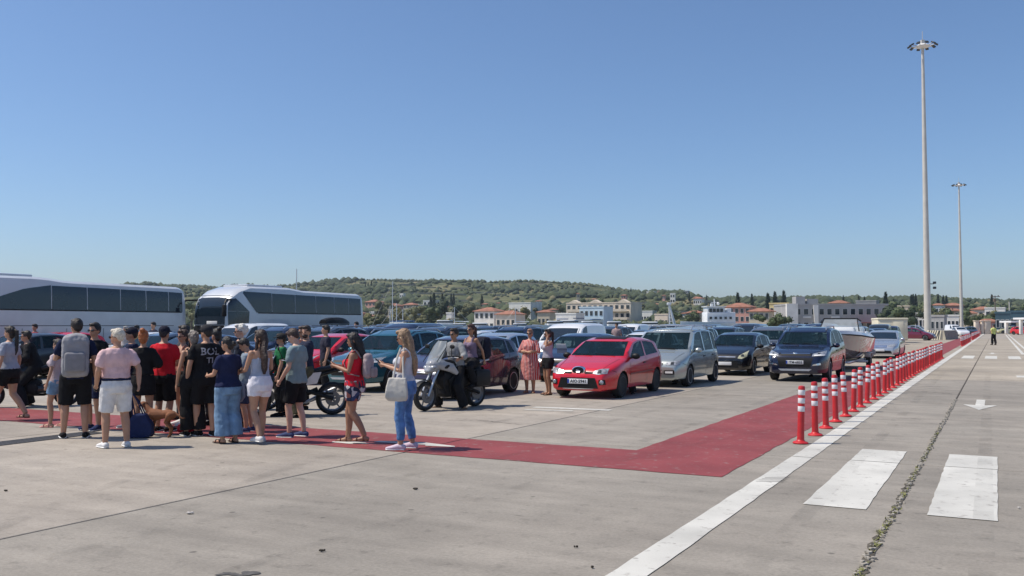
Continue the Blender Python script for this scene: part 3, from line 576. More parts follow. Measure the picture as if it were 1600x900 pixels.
def hull(b, L, Wd, h, mi=0, z=0):
    rings = []
    for k in range(9):
        t = k/8; w_ = Wd/2*min(1, (t*2.6)**.6 if t > 0 else .02) * (1 if t < .75 else 1-.25*(t-.75)*4*.5); hh = h*(1.18-.18*min(1, t*1.5)); x = -L/2 + L*t
        rings.append([(x+ (.0 if t else .0), -max(w_, .02), z+hh), (x, -max(w_*.92, .02), z+hh*.55), (x+(.06*L*(1-t) if t < .3 else 0), -max(w_*.45, .015), z), (x+(.06*L*(1-t) if t < .3 else 0), max(w_*.45, .015), z), (x, max(w_*.92, .02), z+hh*.55), (x, max(w_, .02), z+hh)])
    b.loft(rings, True, mi); return b
def boat(lab, u, D, L, h, vmast=None, cabin=True, yaw=0, canvas=None):
    x, y = atd(u, D); t = empty('sail_boat' if vmast else 'motor_boat', (x, y, 0), YAW + R(yaw)); tag(t, lab, 'boat', 'boats moored in the harbour')
    obj('hull', hull(MB(), L, L*.3, h), HULL, t)
    if cabin:
        c_ = obj('cabin', MB().rbox((L*.08, 0, h+.55), (L*.38, L*.19, 1.1), .2), HULL, t); obj('cabin_window', MB().box((L*.08, 0, h+.68), (L*.39, L*.195, .34)), FARGLASS, c_)
    if canvas: obj('canvas_top', MB().rbox((L*.28, 0, h+1.5), (L*.25, L*.22, .18), .06), canvas, t)
    if vmast:
        zt = zat(vmast, D); obj('mast', MB().tube([(-L*.05,0,h),(-L*.05,0,zt)], [.14,.10], 6), MASTM, t); obj('boom', MB().tube([(-L*.05,0,h+1.6),(L*.35,0,h+1.5)], .12, 6), canvas or HULL, t)
        obj('rigging', MB().tube([(-L*.48,0,h),(-L*.05,0,zt)], .02, 4).tube([(L*.48,0,h),(-L*.05,0,zt)], .02, 4).tube([(-L*.05,-L*.14,h),(-L*.05,0,zt*.8)], .02, 4).tube([(-L*.05,L*.14,h),(-L*.05,0,zt*.8)], .02, 4), MASTM, t)
        obj('spreader', MB().tube([(-L*.05,-.7,zt*.55),(-L*.05,.7,zt*.55)], .05, 5), MASTM, t)
for a in (('yacht with the tallest mast right of the coach rear', 617, 230, 12, 1.3, 440, True, 10, NAVY), ('yacht with short mast near the coach rear', 612, 250, 9, 1.1, 478, True, -15, BLUEC), ('yacht with blue boom cover left of the tan cruiser', 623, 225, 10, 1.2, 474, True, 5, BLUEC), ('small yacht right of the tallest mast', 632, 240, 9, 1.1, 483, True, 20, None), ('tan topped motor cruiser behind the tote bag woman', 690, 215, 10, 1.8, None, True, 8, WALLC['beige']), ('yacht with pale mast right of the tan cruiser', 713, 230, 9, 1.1, 480, True, 0, None), ('white runabout below the villa', 745, 220, 9, 1.2, None, True, -8, None), ('yacht with slim mast right of the villa', 808, 240, 9, 1.1, 482, True, 10, None),
          ('white cruiser with blue canvas left of the blue apartments', 862, 205, 9, 1.6, None, True, 10, BLUEC), ('white cruiser with navy canvas before the blue apartments', 885, 210, 10, 1.8, None, True, -6, NAVY), ('small white cruiser with blue hood below the hotel', 915, 200, 8, 1.5, None, True, 12, BLUEC), ('white launch below the right wing of the hotel', 955, 205, 8, 1.5, None, True, 5, None), ('white cruiser left of the crane mast', 1010, 200, 9, 1.4, None, True, -10, None)):
    boat(*a)
x, y = atd(463, 260); t = empty('sail_boat', (x, y, 0), YAW); tag(t, 'yacht hidden behind the white coach with only its tall mast showing', 'boat', 'boats moored in the harbour')
obj('hull', hull(MB(), 13, 3.8, 1.3), HULL, t); zt = zat(420, 260); obj('mast', MB().tube([(0,0,1.3),(0,0,zt)], [.2,.12], 6), MASTM, t); obj('spreader', MB().tube([(0,-.9,zt*.7),(0,.9,zt*.7)], .05, 5), MASTM, t)
# ship with bridge
x, y = atd(1120, 205); t = empty('ship', (x, y, 0), YAW + R(8)); tag(t, 'white ship with tiered bridge and mast moored behind the cars', 'ship')
obj('hull', hull(MB(), 17, 4.4, 2.2), HULL, t)
zz = lambda v: zat(v, 205)
dk = obj('lower_deck', MB().rbox((.4, 0, (2.0+zz(488))/2), (6.6, 3.6, zz(488)-2.0), .15), HULL, t)
for k in range(5): obj('port_window', MB().box((-2.1+k*1.15, -1.84, zz(497)), (.55, .08, .55)), FARGLASS, dk)
br_ = obj('bridge', MB().rbox((-.7, 0, (zz(488)+zz(480))/2), (4.0, 3.0, zz(480)-zz(488)), .12), HULL, t)
for k in range(4): obj('bridge_window', MB().box((-2.0+k*.85, -1.53, zz(485)), (.66, .08, .75)), FARGLASS, br_)
obj('bridge_roof', MB().rbox((-.7, 0, zz(479.5)), (4.6, 3.5, .18), .05), HULL, t)
obj('mast', MB().tube([(-.5,0,zz(480)),(-.6,0,zz(467))], [.22,.1], 6).box((-.5,0,zz(473)), (1.6,.15,.15)).ell((.3,0,zz(474.5)), (.35,.35,.35)).box((-1.2,0,zz(476.5)), (.5,.5,.6)), HULL, t)
obj('funnel', MB().rbox((2.6, 0, zz(486)), (1.2, 1.2, 1.2), .15), HULL, t)
# crane-like A frame mast
x, y = atd(1048, 195); t = empty('boat_hoist', (x, y, 0), YAW); tag(t, 'white leaning lattice mast with splayed legs left of the ship', 'mast')
zt = zat(475, 195)
for a in ((-.4, 1.0), (1.0, 1.6)): obj('leg', MB().tube([(a[1], a[0]*.3, 0), (-.25, 0, zt*.95)], .16, 6), HULL, t)
obj('leg', MB().tube([(-.1, .5, 0), (-.35, 0, zt*.95)], .16, 6), HULL, t)
obj('head', MB().rbox((-.35, 0, zt), (.9, .6, .6), .1), HULL, t)
for k in range(6): obj('rung', MB().tube([(-.15-.03*k, 0, 1+k*.75), (1.25-.2*k, .1, 1+k*.75)], .06, 5), HULL, t)
# ---- high light masts
DARKL = mat('floodlight_dark', (.05, .055, .06), .4, .4, .1)
def light_mast(lab, u, D, vtop, vbase):
    x, y = atd(u, D); zt = zat(vtop, D) * 1.0; t = empty('light_mast', (x, y, 0), YAW); tag(t, lab, 'light mast', 'tall light masts')
    obj('pole', MB().tube([(0,0,0),(0,0,zt*.5),(0,0,zt-.6)], [.44,.31,.17], 16), POLE, t)
    obj('base_plate', MB().lathe([(.75,0),(.75,.08),(.5,.1),(.47,.5)], 16), POLE, t)
    crown = obj('lamp_ring', MB().lathe([(.25,zt-.70),(.75,zt-.60),(.85,zt-.45),(.6,zt-.28),(.2,zt-.12)], 20), WHITEP, t)
    for k in range(10):
        a = 2*math.pi*k/10 + .2; c, s_ = math.cos(a), math.sin(a); M = rotm(0, R(32), 0); M = rotm(0,0,a) @ M
        fl = obj('floodlight', MB().rbox((c*1.58, s_*1.58, zt-.36), (.55, .42, .18), .05, 0, M), DARKL, t); obj('bracket', MB().tube([(c*.7, s_*.7, zt-.5),(c*1.4, s_*1.4, zt-.38)], .05, 5), POLE, fl)
    obj('lightning_rod', MB().tube([(0,0,zt-.2),(0,0,zt+1.5)], .035, 5).box((0,0,zt+.1), (.4,.4,.5)), POLE, t)
    return t, x, y
t, mx_, my_ = light_mast('tallest light mast rising from the striped barrier', 1449, 117, 62, 512)
obj('camera_bracket', MB().tube([(.3,0,7.0),(.8,-.2,7.0)], .05, 5).rbox((.85,-.25,7.15), (.3,.4,.3), .05).rbox((.85,-.25,6.5), (.3,.4,.3), .05), DARKL, t)
light_mast('farther shorter-looking light mast right of the tall one', 1502, 236, 286, 515)
# striped concrete barriers round the mast
BY = mat('barrier_pale', (.55, .50, .38), .8, 0, .15, 2); BB = mat('barrier_black', (.03, .03, .03), .7, 0, .15, 2)
def barrier(lab, p0, p1, slant):
    (x0, y0), (x1, y1) = p0, p1; L = math.hypot(x1-x0, y1-y0); t = empty('striped_barrier', ((x0+x1)/2, (y0+y1)/2, 0), math.atan2(y1-y0, x1-x0)); tag(t, lab, 'barrier', 'striped barriers round the light mast')
    obj('block', MB().add([(-L/2,-.35,0),(L/2,-.35,0),(L/2,-.14,1.1),(-L/2,-.14,1.1),(-L/2,.35,0),(L/2,.35,0),(L/2,.14,1.1),(-L/2,.14,1.1)], [(0,1,2,3),(5,4,7,6),(3,2,6,7),(0,3,7,4),(1,5,6,2)]), BY, t, False)
    n = int(L/.62)
    for k in range(n):
        a = -L/2 + L*(k+.1)/n; wd = L/n*.5; s_ = slant*.5 if -L/2 < a+slant*.5 < L/2-wd else 0
        obj('stripe', MB().add([(a,-.354,.0),(a+wd,-.354,.0),(min(L/2, a+wd+s_),-.144,1.1),(a+s_,-.144,1.1)], [(0,1,2,3)]), BB, t, False)
q0, q1, q2 = atd(1450, 112), atd(1472, 108), atd(1492, 116)
barrier('striped barrier face at the foot of the tall mast, left half', q0, q1, 1.0); barrier('striped barrier face at the foot of the tall mast, right half', q1, q2, .5)
# cream cabin trailer
x, y = atd(1389, 92); t = empty('cabin', (x, y, 0), YAW + R(-14)); tag(t, 'cream box cabin with one window standing behind the silver saloon', 'cabin')
CRM = mat('cabin_cream', (.66, .61, .47), .6, 0, .06, 1); hC = zat(497, 92)
obj('wall', MB().rbox((0, 0, hC/2+.15), (2.75, 4.5, hC-.3), .12), CRM, t); obj('roof', MB().rbox((0,0,hC-.1), (2.85,4.6,.2), .08), CRM, t)
wn = obj('window', MB().box((-.62, -2.27, hC*.58), (.75, .06, .85)), WINF, t); obj('pane', MB().box((-.62, -2.31, hC*.58), (.62, .04, .72)), FARGLASS, wn)
obj('door', MB().rbox((.5, -2.26, hC*.5), (.95, .06, 1.7), .02), CRM, t); obj('corner_trim', MB().box((0, -2.26, hC*.5), (.06, .05, hC-.5)), CRM, t)
# bollards
BRED = mat('bollard_red', (.52, .022, .026), .45, 0, .12, 8); BWHITE = mat('reflective_white', (.72, .71, .72), .35, 0, .08, 10)
def pipe(prof, n=14): return MB().lathe(prof, n)
bm_base = pipe([(.115,0),(.115,.012),(.10,.026),(.066,.036),(.054,.055)]).mesh('base', [BRED]); bm_post = pipe([(.053,.04),(.049,.2),(.048,.70),(.0475,.80)]).mesh('post', [BRED])
bm_cap = pipe([(.049,.79),(.049,.818),(.042,.838),(.013,.845)]).mesh('cap', [BRED]); bm_band = pipe([(.0488,-.038),(.05,-.036),(.05,.036),(.0488,.038)]).mesh('reflective_band', [BWHITE])
spots = [13.94 + 1.125*k for k in range(36)] + [83.5 + 1.125*k for k in range(25)] + [119 + 1.4*k for k in range(36)]
for i, yb in enumerate(spots):
    t = empty('bollard', (-2.58 + random.uniform(-.015, .015), yb, .004), random.uniform(0, 6)); t.rotation_euler = (R(random.gauss(0, 1.6)), R(random.gauss(0, 1.6)), random.uniform(0, 6))
    tag(t, 'red flexible bollard with three white bands, %s in its row along the walkway' % ordn(i), 'bollard', 'red bollards along the walkway')
    link('base', bm_base, t); link('post', bm_post, t); link('cap', bm_cap, t)
    for z in (.745, .625, .505): link('reflective_band', bm_band, t, (0, 0, z))
# ================================================================ cars
def lerp_tab(tab, x):
    if x <= tab[0][0]: return tab[0][1]
    for (a, b), (c, d) in zip(tab, tab[1:]):
        if x <= c: return b + (d-b)*(x-a)/(c-a)
    return tab[-1][1]
class CarType: pass
def body_loft(T, ins=0, y0=None, y1=None):
    """rings of the car skin; ins > 0 gives the inner cabin skin"""
    L, W = T.L, T.W; rings = []
    ys = []
    y = 0 if y0 is None else y0; yend = L if y1 is None else y1
    head = [0, .012, .03, .06, .10, .15, .21, .28]
    if y0 is None:
        ys = head[:] ; y = .34
        while y < L - .3: ys.append(y); y += .055
        ys += [L - q for q in head[::-1]]
    else:
        n = int((yend - y)/.08); ys = [y + (yend-y)*k/n for k in range(n+1)]
    smooth_top = lambda y: sum(lerp_tab(T.top, min(L, max(0, y+d))) * w_ for d, w_ in ((-.05, .25), (0, .5), (.05, .25)))
    for y in ys:
        zt = smooth_top(y); fr = max(0, 1 - y/.75); rr = max(0, 1 - (L-y)/.6)
        w_ = W/2 * (1 - T.nose*fr**2.3 - .13*rr**2.3); e = min(y, L-y)
        if e < .12: q = 1 - e/.12; w_ *= 1 - .045*q*q
        zb = T.zb + .05*max(0, 1-y/.5)*0 + .10*rr**1.5 + (.07 if e < .005 else .03 if e < .02 else 0)
        belt = lerp_tab(T.belt, y); hood = zt - .055 - .02*(1-fr)
        zl = min(belt, hood); h = zt - zl
        if e < .06: zt -= .03*(1-e/.06)
        if ins:
            zt -= ins; w_ -= ins*1.35; zb = T.zb + .14; zl = min(zl, zt-.06); h = zt - zl
        cab = min(1, max(0, (h-.12)/.15)); wb = w_*.955; tum = T.tum
        if cab <= 0:
            up = [(wb*.985, zl+h*.28), (wb*.94, zl+h*.55), (wb*.80, zl+h*.80), (wb*.55, zl+h*.94), (wb*.27, zl+h*.99)]
        else:
            wt = wb - tum*h
            a = [(wb - tum*h*.3, zl+h*.3), (wb - tum*h*.62, zl+h*.62), (wb - tum*h*.93, zl+h*.87), (wt*.86, zl+h*.965), (wt*.48, zl+h*.995)]
            hd = [(wb*.985, zl+h*.28), (wb*.94, zl+h*.55), (wb*.80, zl+h*.80), (wb*.55, zl+h*.94), (wb*.27, zl+h*.99)]
            up = [(p[0]*cab + q[0]*(1-cab), p[1]*cab + q[1]*(1-cab)) for p, q in zip(a, hd)]
        hb = zl - zb
        lo = [(w_*.86, zb), (w_*.955, zb+.035), (w_*.985, zb+hb*.22), (w_*.992, zb+hb*.34), (w_, zb+hb*.58), (w_*.997, zb+hb*.72), (w_*.985, zb+hb*.90), (w_*.962, zl+.005)]
        half = lo + up
        ring = [(0, zb)] + half + [(0, zt)] + [(-x, z) for x, z in half[::-1]]
        rings.append([(x, y - L/2, z) for x, z in ring])
    return rings
def proj_patch(T, bottom, top, axis, side, off, n=12, m=5, rim=0.0):
    """sheet lying on the car skin; bottom / top are polylines in (y,z) for axis x or (x,z) for axis y"""
    def samp(pl, t):
        ds = [0]
        for a, b_ in zip(pl, pl[1:]): ds.append(ds[-1] + math.hypot(b_[0]-a[0], b_[1]-a[1]))
        x = t*ds[-1]
        for i in range(len(pl)-1):
            if x <= ds[i+1] + 1e-9:
                k = (x-ds[i])/max(1e-9, ds[i+1]-ds[i]); return (pl[i][0]+(pl[i+1][0]-pl[i][0])*k, pl[i][1]+(pl[i+1][1]-pl[i][1])*k)
        return pl[-1]
    vs = []; last = None
    for j in range(m+1):
        for i in range(n+1):
            p, q = samp(bottom, i/n), samp(top, i/n); a = p[0]+(q[0]-p[0])*j/m; z = p[1]+(q[1]-p[1])*j/m
            if axis == 'x': o, d = Vector((2*side, a - T.L/2, z)), Vector((-side, 0, 0))
            elif axis == 'y': o, d = Vector((a, -side*(T.L/2+1), z)), Vector((0, side, 0))
            else: o, d = Vector((a, z - T.L/2, 3)), Vector((0, 0, -1))
            hit, nrm, _, _ = T.bvh.ray_cast(o, d)
            if hit is None: hit, nrm, _, _ = T.bvh.find_nearest(o + d*1.2 if axis == 'x' else o + d*1.0)
            vs.append(hit + nrm*off)
    fs = [(j*(n+1)+i, j*(n+1)+i+1, (j+1)*(n+1)+i+1, (j+1)*(n+1)+i) for j in range(m) for i in range(n)]
    if (axis == 'x' and side < 0) or (axis == 'y' and side < 0): fs = [f[::-1] for f in fs]
    b = MB(); b.add(vs, fs); return b
def wheel_parts(r, wd, rimm, spokes=5, rimr=.70):
    tyre = MB().lathe([(r*.68,-wd*.5),(r*.78,-wd*.52),(r*.93,-wd*.5),(r*.99,-wd*.36),(r,-wd*.2),(r,wd*.2),(r*.99,wd*.36),(r*.93,wd*.5),(r*.78,wd*.52),(r*.68,wd*.5)], 28, lambda p: (p[2], p[0], p[1]))
    b = MB(); X = lambda p: (p[2], p[0], p[1]); q = r*rimr
    b.lathe([(q*.9, wd*.02), (q*1.0, wd*.48), (q*1.0, wd*.52), (q*.93, wd*.53), (q*.90, wd*.3), (q*.88, wd*.05)], 24, X)
    b.lathe([(q*.86, wd*.02), (q*.86, wd*.06), (.01, wd*.06)], 18, X, 1)
    b.lathe([(q*.22, wd*.1), (q*.22, wd*.42), (q*.15, wd*.47), (.005, wd*.47)], 12, X)
    for k in range(spokes):
        a = 2*math.pi*k/spokes; c, s_ = math.cos(a), math.sin(a); hw = q*.12; P = lambda rad, of, x: (x, rad*c - of*s_, rad*s_ + of*c)
        b.add([P(q*.12,-hw,wd*.44), P(q*.12,hw,wd*.44), P(q*.94,hw*1.25,wd*.46), P(q*.94,-hw*1.25,wd*.46), P(q*.12,-hw,wd*.25), P(q*.12,hw,wd*.25), P(q*.94,hw*1.25,wd*.3), P(q*.94,-hw*1.25,wd*.3)], [(0,3,2,1),(0,1,5,4),(1,2,6,5),(2,3,7,6),(3,0,4,7)])
    return tyre.mesh('tyre', [RUBBER]), b.mesh('rim', [rimm, TRIM])
def car_type(key, L, W, H, top, belt, zb, wb, fo, wr, nose, tum, side, ws, rw, open_cabin, front, handles, rim=None, spokes=5):
    T = CarType(); T.key = key; T.L, T.W, T.H = L, W, H; T.top, T.belt, T.zb, T.nose, T.tum = top, belt, zb, nose, tum; T.wr = wr
    b = MB(); b.loft(body_loft(T)); me = b.mesh('body', [], True)
    bmm = bmesh.new(); bmm.from_mesh(me); bmesh.ops.recalc_face_normals(bmm, faces=bmm.faces); bmm.to_mesh(me); T.bvh = BVHTree.FromBMesh(bmm); bmm.free()
    o = link('tmp', me); o.data.materials.append(paint('base_red', (.5, .02, .03))); o.data.materials.append(TRIM); tmp = [o]
    axles = (fo - L/2, fo + wb - L/2); T.axles = axles
    def cut(mb, nm):
        c = mb.mesh(nm, [TRIM, TRIM], False); c.polygons.foreach_set('material_index', [1]*len(c.polygons))
        q = bmesh.new(); q.from_mesh(c); bmesh.ops.recalc_face_normals(q, faces=q.faces); q.to_mesh(c); q.free()
        ob = link('tmp', c); tmp.append(ob); m = o.modifiers.new('b', 'BOOLEAN'); m.operation = 'DIFFERENCE'; m.object = ob; m.solver = 'EXACT'; m.use_self = True
    wc = MB()
    for ya in axles:
        for s_ in (-1, 1): wc.lathe([(wr*1.13, s_*W*.36 if s_ > 0 else s_*W*.56), (wr*1.13, s_*W*.56 if s_ > 0 else s_*W*.36)], 28, lambda p, ya=ya: (p[2], p[0]+ya, p[1]+wr))
    cut(wc, 'wells')
    # window openings
    roofz = lambda y: sum(lerp_tab(top, y+d) for d in (-.05, 0, .05))/3
    T.swin = []
    for (a0, a1, t0, t1) in side:
        bot = [(a0+(a1-a0)*k/6, lerp_tab(belt, a0+(a1-a0)*k/6)+.045) for k in range(7)]
        tp = [(t0+(t1-t0)*k/6, roofz(t0+(t1-t0)*k/6) - .105) for k in range(7)]; T.swin.append((bot, tp))
    if open_cabin:
        cab = MB(); cab.loft(body_loft(T, .045, ws[4]+.16, rw[4]-.14)); cut(cab, 'cabin')
        wc = MB()
        for bot, tp in T.swin:
            for s_ in (-1, 1):
                poly = bot + tp[::-1]; xs = (s_*.42, s_*1.3) if s_ > 0 else (-1.3, -.42)
                wc.prism(poly, *xs, 0, lambda p: (p[2], p[0]-L/2, p[1]))
        cut(wc, 'sides')
        wc = MB(); (hw0, z0, hw1, z1, _) = ws
        wc.prism([(-hw0, z0), (hw0, z0), (hw1, z1), (-hw1, z1)], -L/2-.2, ws[4]+.9-L/2, 0, lambda p: (p[0], p[2], p[1])); cut(wc, 'ws')
        wc = MB(); (hw0, z0, hw1, z1, _) = rw
        wc.prism([(-hw0, z0), (hw0, z0), (hw1, z1), (-hw1, z1)], rw[4]-.5-L/2, L/2+.2, 0, lambda p: (p[0], p[2], p[1])); cut(wc, 'rw')
    bpy.context.view_layer.update(); dg = bpy.context.evaluated_depsgraph_get(); T.body = bpy.data.meshes.new_from_object(o.evaluated_get(dg)); T.body.name = 'body'
    T.body.polygons.foreach_set('use_smooth', [True]*len(T.body.polygons)); T.body.set_sharp_from_angle(angle=R(32))
    for q in tmp: bpy.data.objects.remove(q)
    G = CARGLASS if open_cabin else FARGLASS; T.parts = []; off = -.006 if open_cabin else .004
    def P(nm, mb, m_, par=None, painted_=False): T.parts.append((nm, mb.mesh(nm, m_ if isinstance(m_, list) else [m_]), par, painted_))
    (hw0, z0, hw1, z1, _) = ws; n1 = lambda h0, z: [(-h0 + 2*h0*k/8, z + .012*math.sin(math.pi*k/8)) for k in range(9)]
    P('windscreen', proj_patch(T, n1(hw0, z0), n1(hw1, z1), 'y', 1, off, 14, 8), G)
    (hw0, z0, hw1, z1, _) = rw; P('rear_window', proj_patch(T, n1(hw0, z0), n1(hw1, z1), 'y', -1, off, 12, 6), G)
    for bot, tp in T.swin:
        for s_ in (-1, 1): P('side_window', proj_patch(T, bot, tp, 'x', s_, off, 10, 5), G)
    T.seams = []
    for (ys, zs0, zs1) in T_seams(T, side):
        for s_ in (-1, 1): P('door_seam', proj_patch(T, [(ys, zs0), (ys+.012, zs0)], [(ys, zs1), (ys+.012, zs1)], 'x', s_, .0025, 1, 10), TRIM)
    for (yh, zh) in handles:
        for s_ in (-1, 1):
            hit = T.bvh.ray_cast(Vector((2*s_, yh-L/2, zh)), Vector((-s_, 0, 0)))[0]; P('door_handle', MB().rbox((hit.x+.008*s_, yh-L/2, zh), (.035, .17, .03), .012), TRIM if key != 'suv' else BLACKP)
    # sills and mirrors
    ym = side[0][0] + .10; zm = lerp_tab(belt, ym) + .10
    for s_ in (-1, 1):
        P('mirror', MB().ell((s_*(W/2+.075), ym-L/2, zm), (.115, .07, .075), 12, 8).tube([(s_*(W/2-.07), ym-L/2+.02, zm-.05), (s_*(W/2+.02), ym-L/2+.01, zm-.03)], .022, 6), BLACKP, None, key not in ('hatch3', 'hatch5', 'van'))
    for s_ in (-1, 1):
        q = front['lamp']; P('headlight', proj_patch(T, [(s_*x, z) for x, z in q[0]], [(s_*x, z) for x, z in q[1]], 'y', 1, .006, 8, 4), front.get('lampmat', LAMP))
        if s_ < 0: T.parts[-1][1].flip_normals()
        xc = sum(p[0] for p in q[0]+q[1])/len(q[0]+q[1]); zc = sum(p[1] for p in q[0]+q[1])/len(q[0]+q[1]); r_ = front.get('lr', .05)
        P('lamp_reflector', proj_patch(T, [(s_*(xc-r_), zc-r_*.7), (s_*(xc+r_), zc-r_*.7)], [(s_*(xc-r_*.7), zc+r_*.7), (s_*(xc+r_*.7), zc+r_*.7)], 'y', 1, .012, 5, 4), front.get('refl', LAMPD))
        if s_ < 0: T.parts[-1][1].flip_normals()
        tl = front.get('tail', ([(W*.30, .86), (W*.40, .84)], [(W*.31, 1.02), (W*.40, 1.02)])); P('tail_light', proj_patch(T, [(s_*x, z) for x, z in tl[0]], [(s_*x, z) for x, z in tl[1]], 'y', -1, .006, 4, 4), TAIL)
        if s_ > 0: pass
    for nm, bot, tp, m_ in front['patches']: P(nm, proj_patch(T, bot, tp, 'y', 1, .005 if m_ is TRIM or m_ is BLACKP else .010, 12, 4), m_)
    # number plate
    zp = front['plate']; hit = T.bvh.ray_cast(Vector((0, -L/2-1, zp)), Vector((0, 1, 0)))[0]; T.plate = (0, hit.y-.018, zp)
    P('number_plate', MB().rbox((0, hit.y-.012, zp), (.52, .02, .115), .008), PLATE); P('plate_band', MB().box((-.235, hit.y-.0235, zp), (.045, .004, .10)), PLATEB)
    for nm, mb, m_ in front.get('extra', lambda T: [])(T): P(nm, mb, m_)
    # wipers, interior
    if open_cabin:
        yf = ws[4] + 1.05
        for s_ in (-1, 1): P('front_seat', MB().rbox((s_*.36, yf-L/2+.15, .52), (.48, .5, .16), .06).rbox((s_*.36, yf-L/2+.44, .82), (.46, .14, .62), .06, 0, rotm(R(-14))).rbox((s_*.36, yf-L/2+.54, min(H-.22, 1.22)), (.24, .10, .17), .04), SEATC)
        P('rear_seat', MB().rbox((0, yf-L/2+1.15, .52), (1.15, .46, .16), .06).rbox((0, yf-L/2+1.42, .82), (1.15, .14, .6), .06, 0, rotm(R(-14))), SEATC)
        P('dashboard', MB().rbox((0, ws[4]+.42-L/2, z0 - .14 if False else ws[1]-.12), (W*.74, .34, .2), .06), TRIM)
        ring = [(.36 + .18*math.cos(a), yf-L/2-.32-.06*math.sin(a), ws[1]-.06+.17*math.sin(a)) for a in [2*math.pi*k/16 for k in range(17)]]
        P('steering_wheel', MB().tube(ring, .016, 6), BLACKP)
    hitp = lambda x, z: T.bvh.ray_cast(Vector((x, -L/2-1, z)), Vector((0, 1, 0)))[0] + Vector((0, -.018, .006))
    for xa, xb in ((-.10, -.62), (.50, -.02)):
        pts_ = [hitp(xa + (xb-xa)*k/4, ws[1] + .005 + .035*k/4) for k in range(5)]; P('wiper', MB().tube(pts_, .009, 5), BLACKP)
    hz0 = .16; hz1 = ws[4] - .10
    for s_ in (-1, 1):
        P('bonnet_seam', proj_patch(T, [(s_*W*.335, hz0), (s_*W*.40, hz1)], [(s_*(W*.335+.010), hz0), (s_*(W*.40+.010), hz1)], 'z', 1, .003, 12, 1), TRIM)
        P('bumper_seam', proj_patch(T, [(fo-wr*1.16, .62), (fo-wr*1.16-.16, .66)], [(fo-wr*1.16, .632), (fo-wr*1.16-.16, .672)], 'x', s_, .003, 4, 1), TRIM)
    # wheels
    T.tyre, T.rim = wheel_parts(wr, .205, rim or ALLOY, spokes); T.tx = W/2 - .125
    return T
def T_seams(T, side):
    out = []
    for k, (a0, a1, t0, t1) in enumerate(side[:2]):
        out.append((a1 + .035, T.zb+.12, lerp_tab(T.belt, a1+.03)+.02))
    out.append((side[0][0]-.05, T.zb+.16, lerp_tab(T.belt, side[0][0])-.03)); return out
def build_car(T, lod=2):
    """lod 2: everything; 1: skin, glass, lamps, wheels; 0: skin, glass and wheels"""
    root = empty('car'); body = link('body', T.body, root)
    keep1 = ('windscreen', 'rear_window', 'side_window', 'mirror', 'headlight', 'number_plate', 'grille', 'lower_intake', 'roof_rail', 'tail_light'); keep0 = ('windscreen', 'rear_window', 'side_window')
    for nm, me, par, pt in T.parts:
        if lod == 2 or (lod == 1 and nm in keep1) or (lod == 0 and nm in keep0):
            o = link(nm, me, root)
            if pt: o['_paint'] = 1
    for ya in T.axles:
        for s_ in (-1, 1):
            wl = link('wheel', T.tyre, root, (s_*T.tx, ya, T.wr), 0 if s_ > 0 else math.pi)
            if lod: link('rim', T.rim, wl)
    body['_paint'] = 1; return root
def repaint(root, m_):
    for o in root.children:
        if '_paint' in o.keys():
            o.material_slots[0].link = 'OBJECT'; o.material_slots[0].material = m_; del o['_paint']
    return root
# ---- types
def ibiza_extra(T):
    hit = T.bvh.ray_cast(Vector((0, -T.L/2-1, .60)), Vector((0, 1, 0)))[0]; y = hit.y + .012; out = []
    ell = lambda rx, rz, y_, n=24: [(rx*math.cos(2*math.pi*k/n), y_, .665 + rz*math.sin(2*math.pi*k/n)) for k in range(n)]
    out.append(('badge_surround', MB().loft([ell(.165,.105,y+.10), ell(.165,.105,y-.012), ell(.145,.088,y-.02), ell(.14,.084,y-.008)], False), CHROME))
    out.append(('badge_grille', MB().loft([ell(.142,.086,y+.06), ell(.142,.086,y-.010)], True), BLACKP))
    s_ = MB()
    for pts in ([(.05,.035),(-.045,.035),(-.05,.005)], [(-.05,.008),(.05,-.008)], [(.05,-.005),(.045,-.035),(-.05,-.035)]): s_.tube([(x, y-.02, .665+z) for x, z in pts], .011, 5)
    out.append(('badge_letter', s_, CHROME))
    for sx in (-1, 1): 
        h2 = T.bvh.ray_cast(Vector((sx*.60, -T.L/2-1, .40)), Vector((0, 1, 0)))[0]; out.append(('fog_light', MB().ell((sx*.60, h2.y+.01, .40), (.055, .03, .055), 12, 8), LAMP))
        zr = .55; out.append(('side_moulding', proj_patch(T, [(1.25, zr-.02), (2.95, zr+.02)], [(1.25, zr+.025), (2.95, zr+.06)], 'x', sx, .012, 14, 1), mat('moulding_red', (.22, .012, .02), .4)))
    out.append(('front_lip', MB().loft([[(x, y0 + T.nose*0 , z) for x, y0, z in ((-.62, -T.L/2+.10+dy, .235+dz), (-.35, -T.L/2+.03+dy, .225+dz), (0, -T.L/2+.005+dy, .22+dz), (.35, -T.L/2+.03+dy, .225+dz), (.62, -T.L/2+.10+dy, .235+dz))] for dy, dz in ((0, 0), (-.035, .012), (-.035, .022), (0, .03))], False, 0, False), mat('lip_grey', (.45, .45, .46), .4, .3)))
    out.append(('sun_roof', proj_patch(T, [(-.42, 2.0), (.42, 2.0)], [(-.42, 2.75), (.42, 2.75)], 'z', 1, .012, 6, 8), BLACKP)); out.append(('aerial', MB().tube([(0, 3.2-T.L/2, 1.36), (0, 3.42-T.L/2, 1.62)], .006, 5), BLACKP))
    return out
CT = {}
